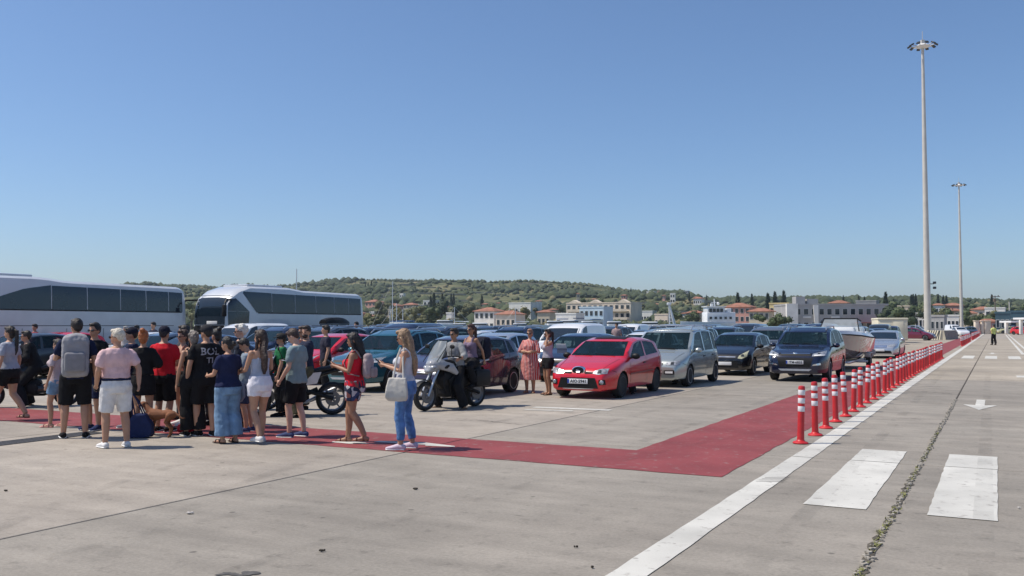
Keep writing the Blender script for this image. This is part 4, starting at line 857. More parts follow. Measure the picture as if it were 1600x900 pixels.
CT['hatch3'] = car_type('hatch3', 3.95, 1.70, 1.44, [(0,.50),(.03,.62),(.10,.705),(.5,.83),(1.02,.955),(1.10,.975),(1.86,1.36),(2.25,1.43),(2.8,1.435),(3.35,1.37),(3.45,1.335),(3.82,.99),(3.92,.86),(3.95,.6)],
    [(0,.60),(1.0,.86),(2.4,.915),(3.6,.99),(3.95,.9)], .195, 2.46, .80, .305, .24, .30, [(1.34,2.42,1.90,2.44),(2.52,3.42,2.53,3.22)], (.70,.985,.585,1.33,1.06), (.50,1.03,.46,1.29,3.86), True,
    dict(lamp=([(.37,.60),(.50,.575),(.70,.60)],[(.39,.655),(.52,.705),(.70,.715)]), lr=.052, plate=.415, extra=ibiza_extra, patches=[('grille_slot', [(-.38,.60),(-.17,.59)], [(-.38,.63),(-.17,.64)], TRIM), ('grille_slot', [(.17,.59),(.38,.60)], [(.17,.64),(.38,.63)], TRIM), ('lower_intake', [(-.52,.255),(0,.25),(.52,.255)], [(-.44,.50),(0,.505),(.44,.50)], BLACKP), ('fog_surround', [(-.68,.345),(-.53,.335)], [(-.67,.46),(-.53,.455)], BLACKP), ('fog_surround', [(.53,.335),(.68,.345)], [(.53,.455),(.67,.46)], BLACKP)]),
    [(2.28,.80)], DARKALLOY)
def mpv_extra(T):
    out = []; y = -T.L/2
    for sx in (-1, 1):
        out.append(('fog_light', proj_patch(T, [(sx*.44,.40),(sx*.66,.40)], [(sx*.44,.455),(sx*.66,.46)], 'y', 1, .014, 6, 2), WHITEP)); out.append(('fog_surround', proj_patch(T, [(sx*.40,.375),(sx*.70,.375)], [(sx*.40,.48),(sx*.70,.49)], 'y', 1, .006, 6, 2), BLACKP))
        out.append(('roof_rail', MB().tube([(sx*.66, 1.75-T.L/2, 1.60),(sx*.65, 1.95-T.L/2, 1.71),(sx*.64, 3.3-T.L/2, 1.72),(sx*.63, 3.6-T.L/2, 1.60)], .02, 7), ALLOY))
    out.append(('roof_bar', MB().rbox((0, 2.1-T.L/2, 1.73), (1.36, .06, .035), .015), ALLOY)); out.append(('roof_bar', MB().rbox((0, 3.0-T.L/2, 1.735), (1.36, .06, .035), .015), ALLOY))
    out.append(('wiper', MB().tube([(.45, .86-T.L/2, 1.045), (-.15, .86-T.L/2, 1.06)], .012, 5), BLACKP)); return out
CT['mpv'] = car_type('mpv', 4.09, 1.87, 1.66, [(0,.52),(.04,.68),(.12,.76),(.5,.90),(.80,.985),(.90,1.02),(1.62,1.555),(2.0,1.64),(2.6,1.665),(3.4,1.645),(3.75,1.58),(3.98,1.1),(4.06,.9),(4.09,.6)],
    [(0,.65),(.8,.90),(1.6,.93),(3.5,.97),(4.09,.92)], .21, 2.67, .80, .31, .20, .22, [(1.18,2.30,1.72,2.30),(2.40,3.25,2.40,3.22),(3.33,3.78,3.30,3.62)], (.79,1.045,.675,1.52,.86), (.66,1.1,.58,1.5,4.0), True,
    dict(lamp=([(.45,.615),(.82,.63)],[(.45,.70),(.80,.755)]), lr=.05, plate=.36, extra=mpv_extra, patches=[('grille', [(-.36,.62),(.36,.62)], [(-.36,.68),(.36,.68)], BLACKP), ('lower_intake', [(-.34,.40),(.34,.40)], [(-.34,.50),(.34,.50)], BLACKP)]), [(2.15,.83),(3.1,.85)], ALLOY, 8)
AMBER = mat('hazy_lamp', (.45, .44, .30), .25, .1, .2, 12)
CT['hatch5'] = car_type('hatch5', 4.0, 1.74, 1.49, [(0,.52),(.03,.64),(.11,.745),(.5,.875),(.93,.975),(1.0,1.0),(1.80,1.40),(2.25,1.475),(2.8,1.48),(3.3,1.42),(3.5,1.365),(3.86,1.0),(3.96,.84),(4.0,.6)],
    [(0,.62),(.9,.88),(2.2,.93),(3.5,1.01),(4.0,.93)], .20, 2.51, .80, .31, .25, .28, [(1.22,2.18,1.86,2.20),(2.27,3.05,2.28,3.0),(3.12,3.40,3.08,3.22)], (.71,1.015,.60,1.37,.98), (.50,1.06,.46,1.32,3.9), True,
    dict(lamp=([(.46,.60),(.60,.58),(.74,.66)],[(.50,.69),(.62,.78),(.73,.86)]), lampmat=LAMP, lr=.05, plate=.42, patches=[('grille', [(-.40,.60),(.40,.60)], [(-.42,.68),(.42,.68)], BLACKP), ('chrome_bar', [(-.38,.63),(.38,.63)], [(-.38,.655),(.38,.655)], CHROME), ('lower_intake', [(-.5,.28),(.5,.28)], [(-.46,.50),(.46,.50)], BLACKP)]), [(2.02,.84),(2.92,.87)], ALLOY, 7)
def suv_extra(T):
    out = []
    for sx in (-1, 1):
        out.append(('roof_rail', MB().tube([(sx*.62, 1.98-T.L/2, 1.58),(sx*.615, 2.15-T.L/2, 1.68),(sx*.60, 3.6-T.L/2, 1.705),(sx*.59, 3.85-T.L/2, 1.62)], .022, 7), ALLOY))
        out.append(('fog_light', proj_patch(T, [(sx*.52,.50),(sx*.76,.53)], [(sx*.54,.54),(sx*.74,.59)], 'y', 1, .008, 6, 2), CHROME))
        out.append(('running_light', proj_patch(T, [(sx*.56,.79),(sx*.82,.80)], [(sx*.56,.825),(sx*.82,.84)], 'y', 1, .016, 8, 2), WHITEP))
    out.append(('wheel_arch_trim', MB(), TRIM)) if False else None
    y = T.bvh.ray_cast(Vector((0, -T.L/2-1, .86)), Vector((0, 1, 0)))[0].y; out.append(('oval_badge', MB().ell((0, y-.005, .86), (.085, .012, .034), 16, 8), CHROME)); return out
CT['suv'] = car_type('suv', 4.52, 1.84, 1.70, [(0,.56),(.03,.74),(.10,.855),(.5,.975),(1.12,1.07),(1.20,1.095),(1.96,1.545),(2.4,1.665),(3.0,1.685),(3.6,1.64),(3.95,1.55),(4.36,1.13),(4.48,.95),(4.52,.7)],
    [(0,.70),(1.1,.98),(2.4,1.04),(4.0,1.14),(4.52,1.02)], .25, 2.69, .92, .35, .22, .27, [(1.45,2.42,2.04,2.44),(2.52,3.38,2.53,3.34),(3.45,3.95,3.42,3.70)], (.76,1.12,.645,1.505,1.17), (.54,1.18,.5,1.48,4.4), True,
    dict(lamp=([(.50,.78),(.86,.80)],[(.52,.86),(.84,.95)]), lr=.04, plate=.60, extra=suv_extra, patches=[('grille', [(-.46,.80),(.46,.80)], [(-.48,.88),(.48,.88)], BLACKP), ('chrome_bar', [(-.44,.85),(.44,.85)], [(-.44,.868),(.44,.868)], CHROME), ('lower_intake', [(-.46,.45),(.46,.45)], [(-.54,.74),(.54,.74)], BLACKP), ('skid_plate', [(-.42,.34),(.42,.34)], [(-.5,.40),(.5,.40)], ALLOY)]), [(2.25,.93),(3.2,.96)], ALLOY, 5)
CT['sedan'] = car_type('sedan', 4.77, 1.82, 1.47, [(0,.50),(.03,.62),(.12,.71),(.6,.84),(1.28,.955),(1.36,.98),(2.20,1.37),(2.6,1.45),(3.1,1.46),(3.5,1.40),(4.12,1.07),(4.25,1.045),(4.62,1.02),(4.72,.93),(4.77,.6)],
    [(0,.60),(1.2,.87),(2.6,.92),(4.2,.98),(4.77,.93)], .19, 2.71, .93, .32, .23, .32, [(1.62,2.62,2.26,2.64),(2.72,3.55,2.73,3.42)], (.74,1.0,.615,1.34,1.32), (.60,1.1,.5,1.36,4.1), False,
    dict(lamp=([(.42,.62),(.76,.64)],[(.44,.70),(.74,.77)]), lr=.045, plate=.44, patches=[('grille', [(-.36,.58),(.36,.58)], [(-.38,.69),(.38,.69)], CHROME), ('lower_intake', [(-.62,.27),(.62,.27)], [(-.55,.42),(.55,.42)], BLACKP)]), [(2.45,.82),(3.4,.86)], ALLOY, 7)
CT['van'] = car_type('van', 4.4, 1.80, 1.83, [(0,.52),(.04,.72),(.14,.83),(.5,.95),(.98,1.08),(1.06,1.11),(1.74,1.68),(2.1,1.80),(2.8,1.83),(4.0,1.82),(4.28,1.76),(4.36,1.0),(4.40,.6)],
    [(0,.66),(.95,.96),(1.8,1.02),(4.4,1.04)], .22, 2.68, .87, .33, .2, .14, [(1.30,2.15,1.86,2.2)], (.76,1.13,.69,1.61,1.02), (.6,1.15,.6,1.6,4.3), False,
    dict(lamp=([(.46,.66),(.76,.69)],[(.48,.78),(.74,.86)]), lr=.05, plate=.42, patches=[('grille', [(-.4,.64),(.4,.64)], [(-.42,.74),(.42,.74)], BLACKP), ('lower_intake', [(-.5,.30),(.5,.30)], [(-.5,.46),(.5,.46)], BLACKP)]), [(2.0,.9)], ALLOY, 6)
PAINT = {'red': paint('red', (.60, .008, .018), 0), 'silver': paint('silver', (.42, .46, .44), .55), 'black': paint('black', (.007, .007, .009), .1), 'navy': paint('navy', (.007, .011, .036), .2), 'grey': paint('grey', (.17, .18, .20), .5), 'white': paint('white', (.74, .75, .76), 0), 'teal': paint('teal', (.012, .11, .15), .3), 'aubergine': paint('aubergine', (.045, .028, .055), .3), 'maroon': paint('maroon', (.16, .012, .04), .2),
         'pale silver': paint('pale', (.52, .55, .58), .6), 'dark grey': paint('dgrey', (.05, .055, .06), .4), 'blue': paint('blue', (.02, .07, .22), .3), 'beige': paint('beige', (.58, .54, .30), 0)}
PROTO = {}
def car(kind, colour, X, Yfront, label, lod=2, group=None, rz=0, plate=None, cat='car', name='car', scale=1):
    k = (kind, lod); T = CT[kind]
    root = build_car(T, lod)
    repaint(root, PAINT[colour]); root.name = name
    root.location = (X, Yfront + T.L/2, 0); root.rotation_euler = (0, 0, rz); root.scale = (scale, scale, scale)
    tag(root, label, cat, group)
    if plate:
        me = text_mesh(plate, .105, INK, .001); o = link('plate_lettering', me, root, (T.plate[0]+.025, T.plate[1]-.008, T.plate[2])); o.rotation_euler = (R(90), 0, 0)
    return root
red = car('hatch3', 'red', -8.78, 19.9, 'red three door hatchback with black rims at the head of its lane', plate='AIO·5941')
mul = car('mpv', 'silver', -8.62, 24.55, 'pale silver people carrier with roof bars behind the red hatchback')
cor = car('hatch5', 'black', -8.32, 31.3, 'black hatchback with hazy headlights behind the silver people carrier')
for o in cor.children:
    if o.name.startswith('headlight'): o.material_slots[0].link = 'OBJECT'; o.material_slots[0].material = AMBER
kug = car('suv', 'navy', -5.50, 28.9, 'dark navy SUV with lit headlights towing the boat beside the bollards', plate='ITM·6835')
pur = car('hatch5', 'aubergine', -11.95, 17.75, 'dark aubergine hatchback behind the white fronted motorbike')
tea = car('suv', 'teal', -14.95, 18.9, 'teal crossover behind the woman with the tote bag', scale=.96)
r2 = car('hatch5', 'red', -18.35, 20.6, 'red hatchback behind the woman in the red top')
gr = car('suv', 'grey', -8.75, 38.2, 'grey SUV between the black hatchback and the navy SUV', lod=1)
pas = car('sedan', 'pale silver', -5.42, 50.9, 'pale silver saloon behind the boat trailer', lod=1)
dk = car('hatch5', 'navy', -11.9, 25.2, 'dark blue hatchback with a paper on its dashboard left of the red hatchback', lod=1)
obj('paper', MB().box((-.2, -1.02, 1.06), (.34, .01, .2), 0, 0, rotm(R(30))), WHITEP, dk)
car('van', 'white', -15.1, 31.2, 'white panel van above the woman in the striped dress', lod=1, cat='van', name='van')
car('hatch5', 'white', -11.9, 31.4, 'white hatchback behind the roof of the red hatchback', lod=1)
mar = car('hatch5', 'maroon', -8.2, 112, 'maroon car by the striped barrier', lod=1, rz=R(80))
tx = car('sedan', 'beige', 0, 0, 'pale yellow saloon crossing the road end behind the man in the vest', lod=1, rz=R(-58)); x, y = atd(1573, 185); tx.location = (x, y, 0)
# ---- rows of waiting cars
rc = random.Random(21)
lanes = {-8.75: 44.2, -11.95: 37.0, -15.1: 25.2, -18.35: 26.5, -21.6: 17.6, -24.85: 19.5, -28.1: 17.0, -31.3: 15.0}
laneno = {x: i for i, x in enumerate(sorted(lanes, reverse=True))}
lord = ['second', 'third', 'fourth', 'fifth', 'sixth', 'seventh', 'eighth', 'ninth']
cols = ['black', 'navy', 'dark grey', 'black', 'white', 'pale silver', 'blue', 'navy', 'black', 'dark grey', 'white', 'dark grey', 'navy']
kinds = ['hatch5', 'hatch5', 'suv', 'suv', 'sedan', 'hatch3', 'mpv', 'van']
kname = {'hatch5': 'hatchback', 'suv': 'SUV', 'sedan': 'saloon', 'hatch3': 'small hatchback', 'mpv': 'people carrier', 'van': 'van'}
FIX = {(-21.6, 0): ('sedan', 'navy'), (-24.85, 0): ('hatch5', 'black'), (-18.35, 0): ('suv', 'black'), (-15.1, 0): ('hatch5', 'pale silver'), (-28.1, 0): ('hatch5', 'dark grey'), (-31.3, 0): ('hatch5', 'black'), (-31.3, 1): ('hatch5', 'red'), (-28.1, 1): ('hatch5', 'white'), (-21.6, 1): ('suv', 'dark grey'), (-24.85, 1): ('suv', 'navy'), (-8.75, 0): ('suv', 'dark grey'), (-11.95, 0): ('suv', 'silver'), (-31.3, 2): ('hatch5', 'black'), (-31.3, 3): ('suv', 'black')}
boxed = []; lanecars = []
TAKEN = {-15.1: [(31.0, 35.8)], -11.95: [(24.8, 36.0)]}
for X, y0 in lanes.items():
    y = y0; i = 0; yend = {-31.3: 46, -34.6: 0}.get(X, 92)
    while y < yend:
        kd, cl = FIX.get((X, i), (rc.choice(kinds), rc.choice(cols))); T = CT[kd]
        if not any(a_ < y + T.L + .4 and y - .4 < b_ for a_, b_ in TAKEN.get(X, [])):
            c = car(kd, cl, X + rc.uniform(-.2, .2), y, None, 1 if y < 48 else 0, 'cars waiting in lanes', rz=R(rc.gauss(0, 1)), cat='van' if kd == 'van' else 'car', name='van' if kd == 'van' else 'car')
            boxed.append((c, kd, y)); lanecars.append((X, y, c, cl, kname[kd]))
        y += T.L + rc.uniform(.7, 1.6); i += 1
heads = {-8.75: 4, -11.95: 3, -15.1: 2, -18.35: 1}
for X in lanes:
    row = sorted([q for q in lanecars if q[0] == X], key=lambda q: q[1])
    for i, (_, y, c, cl, kn) in enumerate(row):
        c['label'] = '%s %s, %s car back in the %s lane from the bollards' % (cl, kn, ordn(i + heads.get(X, 0)).replace('nearest', 'first'), lord[laneno[X]])
# roof boxes and rails
def roof_box(c, kd, lab, m_):
    T = CT[kd]; x, y, z = c.location; b = MB(); rings = []
    for k in range(9):
        t = k/8; s_ = math.sin(math.pi*(.12+.8*t))**.5; rings.append([(a*.42*s_, -1.0+2.0*t, zz*s_) for a, zz in ((-1, 0.02), (-.9, .22), (-.5, .36), (.5, .36), (.9, .22), (1, .02))])
    t = empty('roof_box', (x, y+.2, T.H+.09)); tag(t, lab, 'roof box'); obj('shell', b.loft(rings), m_, t); obj('foot_bar', MB().rbox((0, -.5, -.02), (1.2, .05, .04), .015), BLACKP, t); obj('foot_bar', MB().rbox((0, .45, -.02), (1.2, .05, .04), .015), BLACKP, t)
    for q in (-.5, .45):
        for sx in (-1, 1): obj('foot', MB().rbox((sx*.56, q, -.06), (.05, .06, .1), .01), BLACKP, t)
for c, kd, y in boxed:
    if abs(c.location.x + 8.75) < .4 and 48 < y < 58 and kd != 'van': roof_box(c, kd, 'black roof box on a car above the black hatchback', BLACKP); break
for c, kd, y in boxed:
    if abs(c.location.x + 31.3) < .4 and 36 < y < 46 and kd != 'van': roof_box(c, kd, 'black roof box on a car in front of the white coach', BLACKP); break
# parked cars by the far mast
for i, (u, D, kd, cl, rz, lab) in enumerate(((1419, 150, 'sedan', 'white', 75, 'white car parked left of the tall mast'), (1434, 158, 'suv', 'pale silver', 80, 'silver car parked just behind the maroon one'), (1499, 150, 'sedan', 'white', 20, 'white car parked right of the striped barrier'), (1516, 152, 'hatch5', 'dark grey', 10, 'dark car parked next to the gate pillars'), (1598, 165, 'hatch5', 'red', 60, 'red car under the pale canopy at the right edge'), (1582, 190, 'suv', 'dark grey', 50, 'dark car under the white canopy'), (1490, 175, 'van', 'white', 30, 'white van left of the far mast base'))):
    c = car(kd, cl, 0, 0, lab, 0, 'cars parked by the gate', rz=R(rz)); x, y = atd(u, D); c.location = (x, y, 0)
# ---- drivers' boat and trailer behind the navy SUV
t = empty('boat_trailer', (-5.5, 38.2, 0)); tag(t, 'galvanised boat trailer hitched to the navy SUV', 'trailer')
obj('frame', MB().rbox((-.55, .3, .33), (.08, 4.6, .1), .02).rbox((.55, .3, .33), (.08, 4.6, .1), .02).rbox((0, 2.4, .33), (1.6, .08, .1), .02).rbox((0, .6, .30), (1.9, .08, .1), .02).tube([(0, -4.4, .45), (-.5, -1.9, .33)], .04, 6).tube([(0, -4.4, .45), (.5, -1.9, .33)], .04, 6), ALLOY, t)
tyre, rim = wheel_parts(.29, .17, ALLOY, 6)
for s_ in (-1, 1):
    wl = link('wheel', tyre, t, (s_*.95, .9, .29), 0 if s_ > 0 else math.pi); link('rim', rim, wl)
    obj('mudguard', MB().rbox((s_*.95, .9, .64), (.24, .75, .04), .02).rbox((s_*.95, .5, .56), (.24, .04, .18), .015).rbox((s_*.95, 1.3, .56), (.24, .04, .18), .015), POLE, t)
    obj('roller', MB().rbox((s_*.5, 1.6, .42), (.12, .3, .14), .04), BLACKP, t)
obj('light_board', MB().rbox((.75, 2.7, .62), (.5, .04, .22), .015), POLE, t); obj('number_plate', MB().rbox((.2, 2.73, .62), (.4, .02, .11), .01), PLATE, t)
obj('bow_post', MB().tube([(0, -2.6, .45), (0, -2.5, 1.15)], .05, 6), ALLOY, t)
mb_ = mat('gelcoat_hull', (.30, .27, .25), .08, .25, .05, 1, coat=1)
t = empty('motor_boat', (-5.5, 38.6, .26)); tag(t, 'glossy motor boat with open windscreen carried on the trailer', 'boat')
def bring(yv, hw, zk, zc, zs): return [(0, yv, zk), (hw*.55, yv, zk+.12), (hw*.93, yv, zc), (hw, yv, zs), (hw*.9, yv, zs+.03), (-hw*.9, yv, zs+.03), (-hw, yv, zs), (-hw*.93, yv, zc), (-hw*.55, yv, zk+.12)]
obj('hull', MB().loft([bring(*q) for q in ((-3.1, .05, .75, .9, 1.12), (-2.8, .30, .5, .72, 1.12), (-2.2, .62, .25, .55, 1.10), (-1.2, .92, .10, .45, 1.06), (0, 1.02, .05, .42, 1.0), (1.4, 1.02, .04, .42, .96), (2.5, .98, .04, .42, .94))]), mb_, t, True, 30)
obj('deck', MB().loft([[(hw, yv, z), (hw*.86, yv, z+.14), (-hw*.86, yv, z+.14), (-hw, yv, z)] for yv, hw, z in ((-3.05, .06, 1.14), (-2.2, .60, 1.13), (-1.2, .89, 1.09), (-.3, .97, 1.04), (1.4, .99, .99), (2.5, .95, .97))]), HULL, t)
obj('rub_rail', MB().tube([(.06, -3.08, 1.13), (.62, -2.2, 1.115), (.93, -1.2, 1.07), (1.03, 0, 1.01), (1.03, 1.4, .97), (.99, 2.5, .95)], .03, 6).tube([(-.06, -3.08, 1.13), (-.62, -2.2, 1.115), (-.93, -1.2, 1.07), (-1.03, 0, 1.01), (-1.03, 1.4, .97), (-.99, 2.5, .95)], .03, 6), TRIM, t)
cb_ = obj('console', MB().rbox((0, -.5, 1.25), (1.2, .7, .3), .1), HULL, t)
obj('windscreen', MB().add([(-.75, -.75, 1.25), (.75, -.75, 1.25), (.62, -.3, 1.72), (-.62, -.3, 1.72), (-.8, .35, 1.2), (-.68, .4, 1.62), (.8, .35, 1.2), (.68, .4, 1.62)], [(0,1,2,3), (0,3,5,4), (1,6,7,2)]), CLEAR, t, False)
obj('screen_frame', MB().tube([(-.75,-.75,1.25),(-.62,-.3,1.74),(.62,-.3,1.74),(.75,-.75,1.25)], .025, 6).tube([(-.68,.4,1.64),(-.62,-.3,1.74)], .025, 6).tube([(.68,.4,1.64),(.62,-.3,1.74)], .025, 6), TRIM, t)
obj('seat', MB().rbox((0, .9, 1.2), (1.5, .5, .4), .1), HULL, t); obj('sun_pad', MB().rbox((0, 1.7, 1.12), (1.6, .8, .2), .08), HULL, t)
obj('outboard_motor', MB().rbox((.1, 2.72, 1.2), (.4, .42, .5), .14).rbox((.1, 2.74, .7), (.16, .3, .6), .05), NAVY, t)
# ---- coaches
def coach(lab, X, Yf, L=12.6, style=0):
    t = empty('coach', (X, Yf + L/2, 0)); tag(t, lab, 'coach', 'white coaches behind the cars'); W = 2.5; H = 3.74
    b = MB(); rings = []
    tp = [(0, 2.2), (.05, 2.7), (.25, 3.15), (.8, 3.5), (1.6, H), (4.5, H+.02), (5.6, H-.10), (L-.4, H-.14), (L-.1, H-.27), (L, H-.7)]
    ys = [0, .03, .08, .16, .3, .5, .8, 1.2, 1.6] + [2.2 + (L-3.0)*k/14 for k in range(15)] + [L-.5, L-.3, L-.15, L-.06, L]
    for y in ys:
        zt = lerp_tab(tp, y); w_ = W/2*(1 - .14*max(0, 1-y/.6)**2 - .06*max(0, 1-(L-y)/.3)**2); zb = .32
        half = [(w_*.9, zb), (w_*.985, zb+.06), (w_, .9), (w_, 1.5), (w_*.995, zt*.62), (w_*.965, zt*.86), (w_*.93, zt-.13), (w_*.80, zt-.03), (w_*.4, zt)]
        rings.append([(x, y-L/2, z) for x, z in [(0, zb)] + half + [(0, zt)] + [(-x, z) for x, z in half[::-1]]])
    b.loft(rings); T = CarType(); T.L, T.W = L, W; me = b.mesh('body', [COACHP, TRIM], True, 30)
    q = bmesh.new(); q.from_mesh(me); bmesh.ops.recalc_face_normals(q, faces=q.faces); q.to_mesh(me); T.bvh = BVHTree.FromBMesh(q); q.free()
    link('body', me, t)
    for s_ in (-1, 1):
        z0, z1 = 2.38, 3.40
        edges = [1.96, 3.1, 4.9, 6.6, 8.2, 9.5, L-.3] if style == 0 else [3.2, 4.9, 6.6, 8.3, 9.7, 11.0, L-.25]
        for k, (a, c_) in enumerate(zip(edges, edges[1:])):
            top = [(a+.02, z1 - .03*k*.6), (c_-.02, z1 - .03*(k+1)*.6)]; bot = [(a+.02, z0), (c_-.02, z0)]
            if k == 0 and style == 0: bot = [(a, z0), (c_-.02, z0)]; top = [(a-1.0, z1+.03), (c_-.02, z1)]
            if k == 0 and style == 1: bot = [(a-1.5, z0), (c_-.02, z0)]; top = [(a-1.5, z0+.12), (a-.55, z0+.5), (a+.5, z1-.18), (c_-.02, z1)]
            obj('side_window', proj_patch(T, bot, top, 'x', s_, .012, 8, 5), FARGLASS, t)
        obj('window_band', proj_patch(T, [(edges[0]+(.1 if style == 0 else -1.4), z0-.05), (L-.3, z0-.05)], [(edges[0]+(.1 if style == 0 else -1.4), z0+.03), (L-.3, z0+.03)], 'x', s_, .008, 12, 1), BLACKP, t)
        if style == 0:
            obj('front_door_glass', proj_patch(T, [(.14, 1.25), (1.36, 1.25)], [(.12, 2.42), (1.46, 2.42)], 'x', s_, .012, 6, 6), FARGLASS, t); obj('quarter_glass', proj_patch(T, [(.12, 2.43), (1.45, 2.43)], [(.20, 3.12), (.44, 3.16)], 'x', s_, .012, 6, 6), FARGLASS, t)
        for yl in (3.6, 5.6, 7.4): obj('luggage_flap_seam', proj_patch(T, [(yl, .55), (yl+.02, .55)], [(yl, 1.6), (yl+.02, 1.6)], 'x', s_, .006, 1, 3), TRIM, t)
        obj('skirt_line', proj_patch(T, [(.8, 1.70), (L-.2, 1.70)], [(.8, 1.725), (L-.2, 1.725)], 'x', s_, .006, 10, 1), TRIM, t)
        tyre, rim = wheel_parts(.5, .3, ALLOY, 8, .6)
        for ya in (2.6, 9.0):
            wl = link('wheel', tyre, t, (s_*(W/2-.14), ya-L/2, .5), 0 if s_ > 0 else math.pi); link('rim', rim, wl)
            obj('wheel_arch', MB().lathe([(.58, 0), (.58, .02)], 24, lambda p, ya=ya, s_=s_: (s_*(W/2-.005)+p[2]*s_, p[0]+ya-L/2, p[1]+.5)), TRIM, t)
        obj('mirror', MB().tube([(s_*1.1, .35-L/2, 3.0), (s_*1.38, -.25-L/2, 2.98), (s_*1.42, -.4-L/2, 2.8)], .05, 6).rbox((s_*1.42, -.42-L/2, 2.45), (.22, .16, .6), .06), BLACKP, t)
        obj('headlight', proj_patch(T, [(s_*.62, .95), (s_*1.08, .95)], [(s_*.62, 1.15), (s_*1.06, 1.2)], 'y', 1, .012, 5, 3), LAMP, t)
    obj('windscreen', proj_patch(T, [(-1.04, 1.76), (1.04, 1.76)], [(-.98, 3.22), (.98, 3.22)], 'y', 1, .014, 10, 8), FARGLASS, t)
    obj('front_panel', proj_patch(T, [(-1.06, 1.2), (1.06, 1.2)], [(-1.06, 1.73), (1.06, 1.73)], 'y', 1, .010, 10, 2), BLACKP, t)
    obj('bumper_grille', proj_patch(T, [(-.9, .5), (.9, .5)], [(-.9, .75), (.9, .75)], 'y', 1, .010, 10, 2), BLACKP, t)
    obj('dash_letters', MB().rbox((.2, -.03-L/2, 1.86), (.7, .02, .16), .005), WHITEP, t)
    obj('roof_unit', MB().rbox((0, 3.0-L/2, H+.03), (1.7, 2.6, .12), .06), COACHP, t)
    obj('rear_window', proj_patch(T, [(-.95, 2.3), (.95, 2.3)], [(-.95, 3.2), (.95, 3.2)], 'y', -1, .012, 8, 4), FARGLASS, t)
COACHP = paint('coach', (.62, .64, .66), .1, .35)
coach('white coach with raked front window standing whole in view', -34.6, 33.2, 10.95, 0)
coach('white coach with arched front window cut off by the left edge', -36.0, 19.8, 12.1, 1)
# ================================================================ people
SKIN = {'tan': mat('skin_tan', (.46, .25, .16), .55, 0, .08, 12), 'fair': mat('skin_fair', (.56, .34, .25), .55, 0, .08, 12), 'brown': mat('skin_brown', (.34, .175, .105), .55, 0, .08, 12)}
def hairm(c): return mat('hair_%d_%d_%d' % tuple(int(c_*999) for c_ in c), c, .5, 0, .3, 30, .5, 220)
LENS = mat('dark_lens', (.008, .008, .01), .08, 0, 0, spec=.8); LIP = mat('lip', (.34, .12, .10), .5, 0, 0); EYEW = mat('eye_dark', (.03, .02, .015), .2, 0, 0)
LENIM = mat('denim', (.16, .27, .42), .9, 0, .25, 9, .3, 200); DARKDENIM = mat('bright_denim', (.085, .19, .42), .9, 0, .45, 7, .3, 200)
ARMS = {  # (elbow, wrist) as forward, side, up for a 1.75 m figure
 'down': ((-.03, .245, 1.13), (.04, .265, .88)), 'phone': ((.03, .225, 1.14), (.29, .09, 1.22)), 'low': ((-.01, .245, 1.13), (.14, .22, .93)), 'fold': ((.04, .25, 1.15), (.24, -.02, 1.12)),
 'hold': ((.05, .23, 1.13), (.30, .16, 1.10)), 'ear': ((.20, .26, 1.30), (.07, .12, 1.53)), 'bars': ((.20, .30, 1.17), (.47, .30, 1.06)), 'moto': ((.06, .33, 1.17), (.23, .36, 1.15)), 'lap': ((.06, .26, 1.14), (.28, .16, .98)), 'back': ((-.16, .25, 1.15), (-.22, .12, .98)), 'hip': ((-.08, .33, 1.15), (.05, .20, 1.0)), 'strap': ((-.02, .26, 1.15), (.16, .12, 1.28)), 'grip': ((-.10, .27, 1.16), (-.20, .24, .93))}
def V(f, s, z): return Vector((s, -f, z))
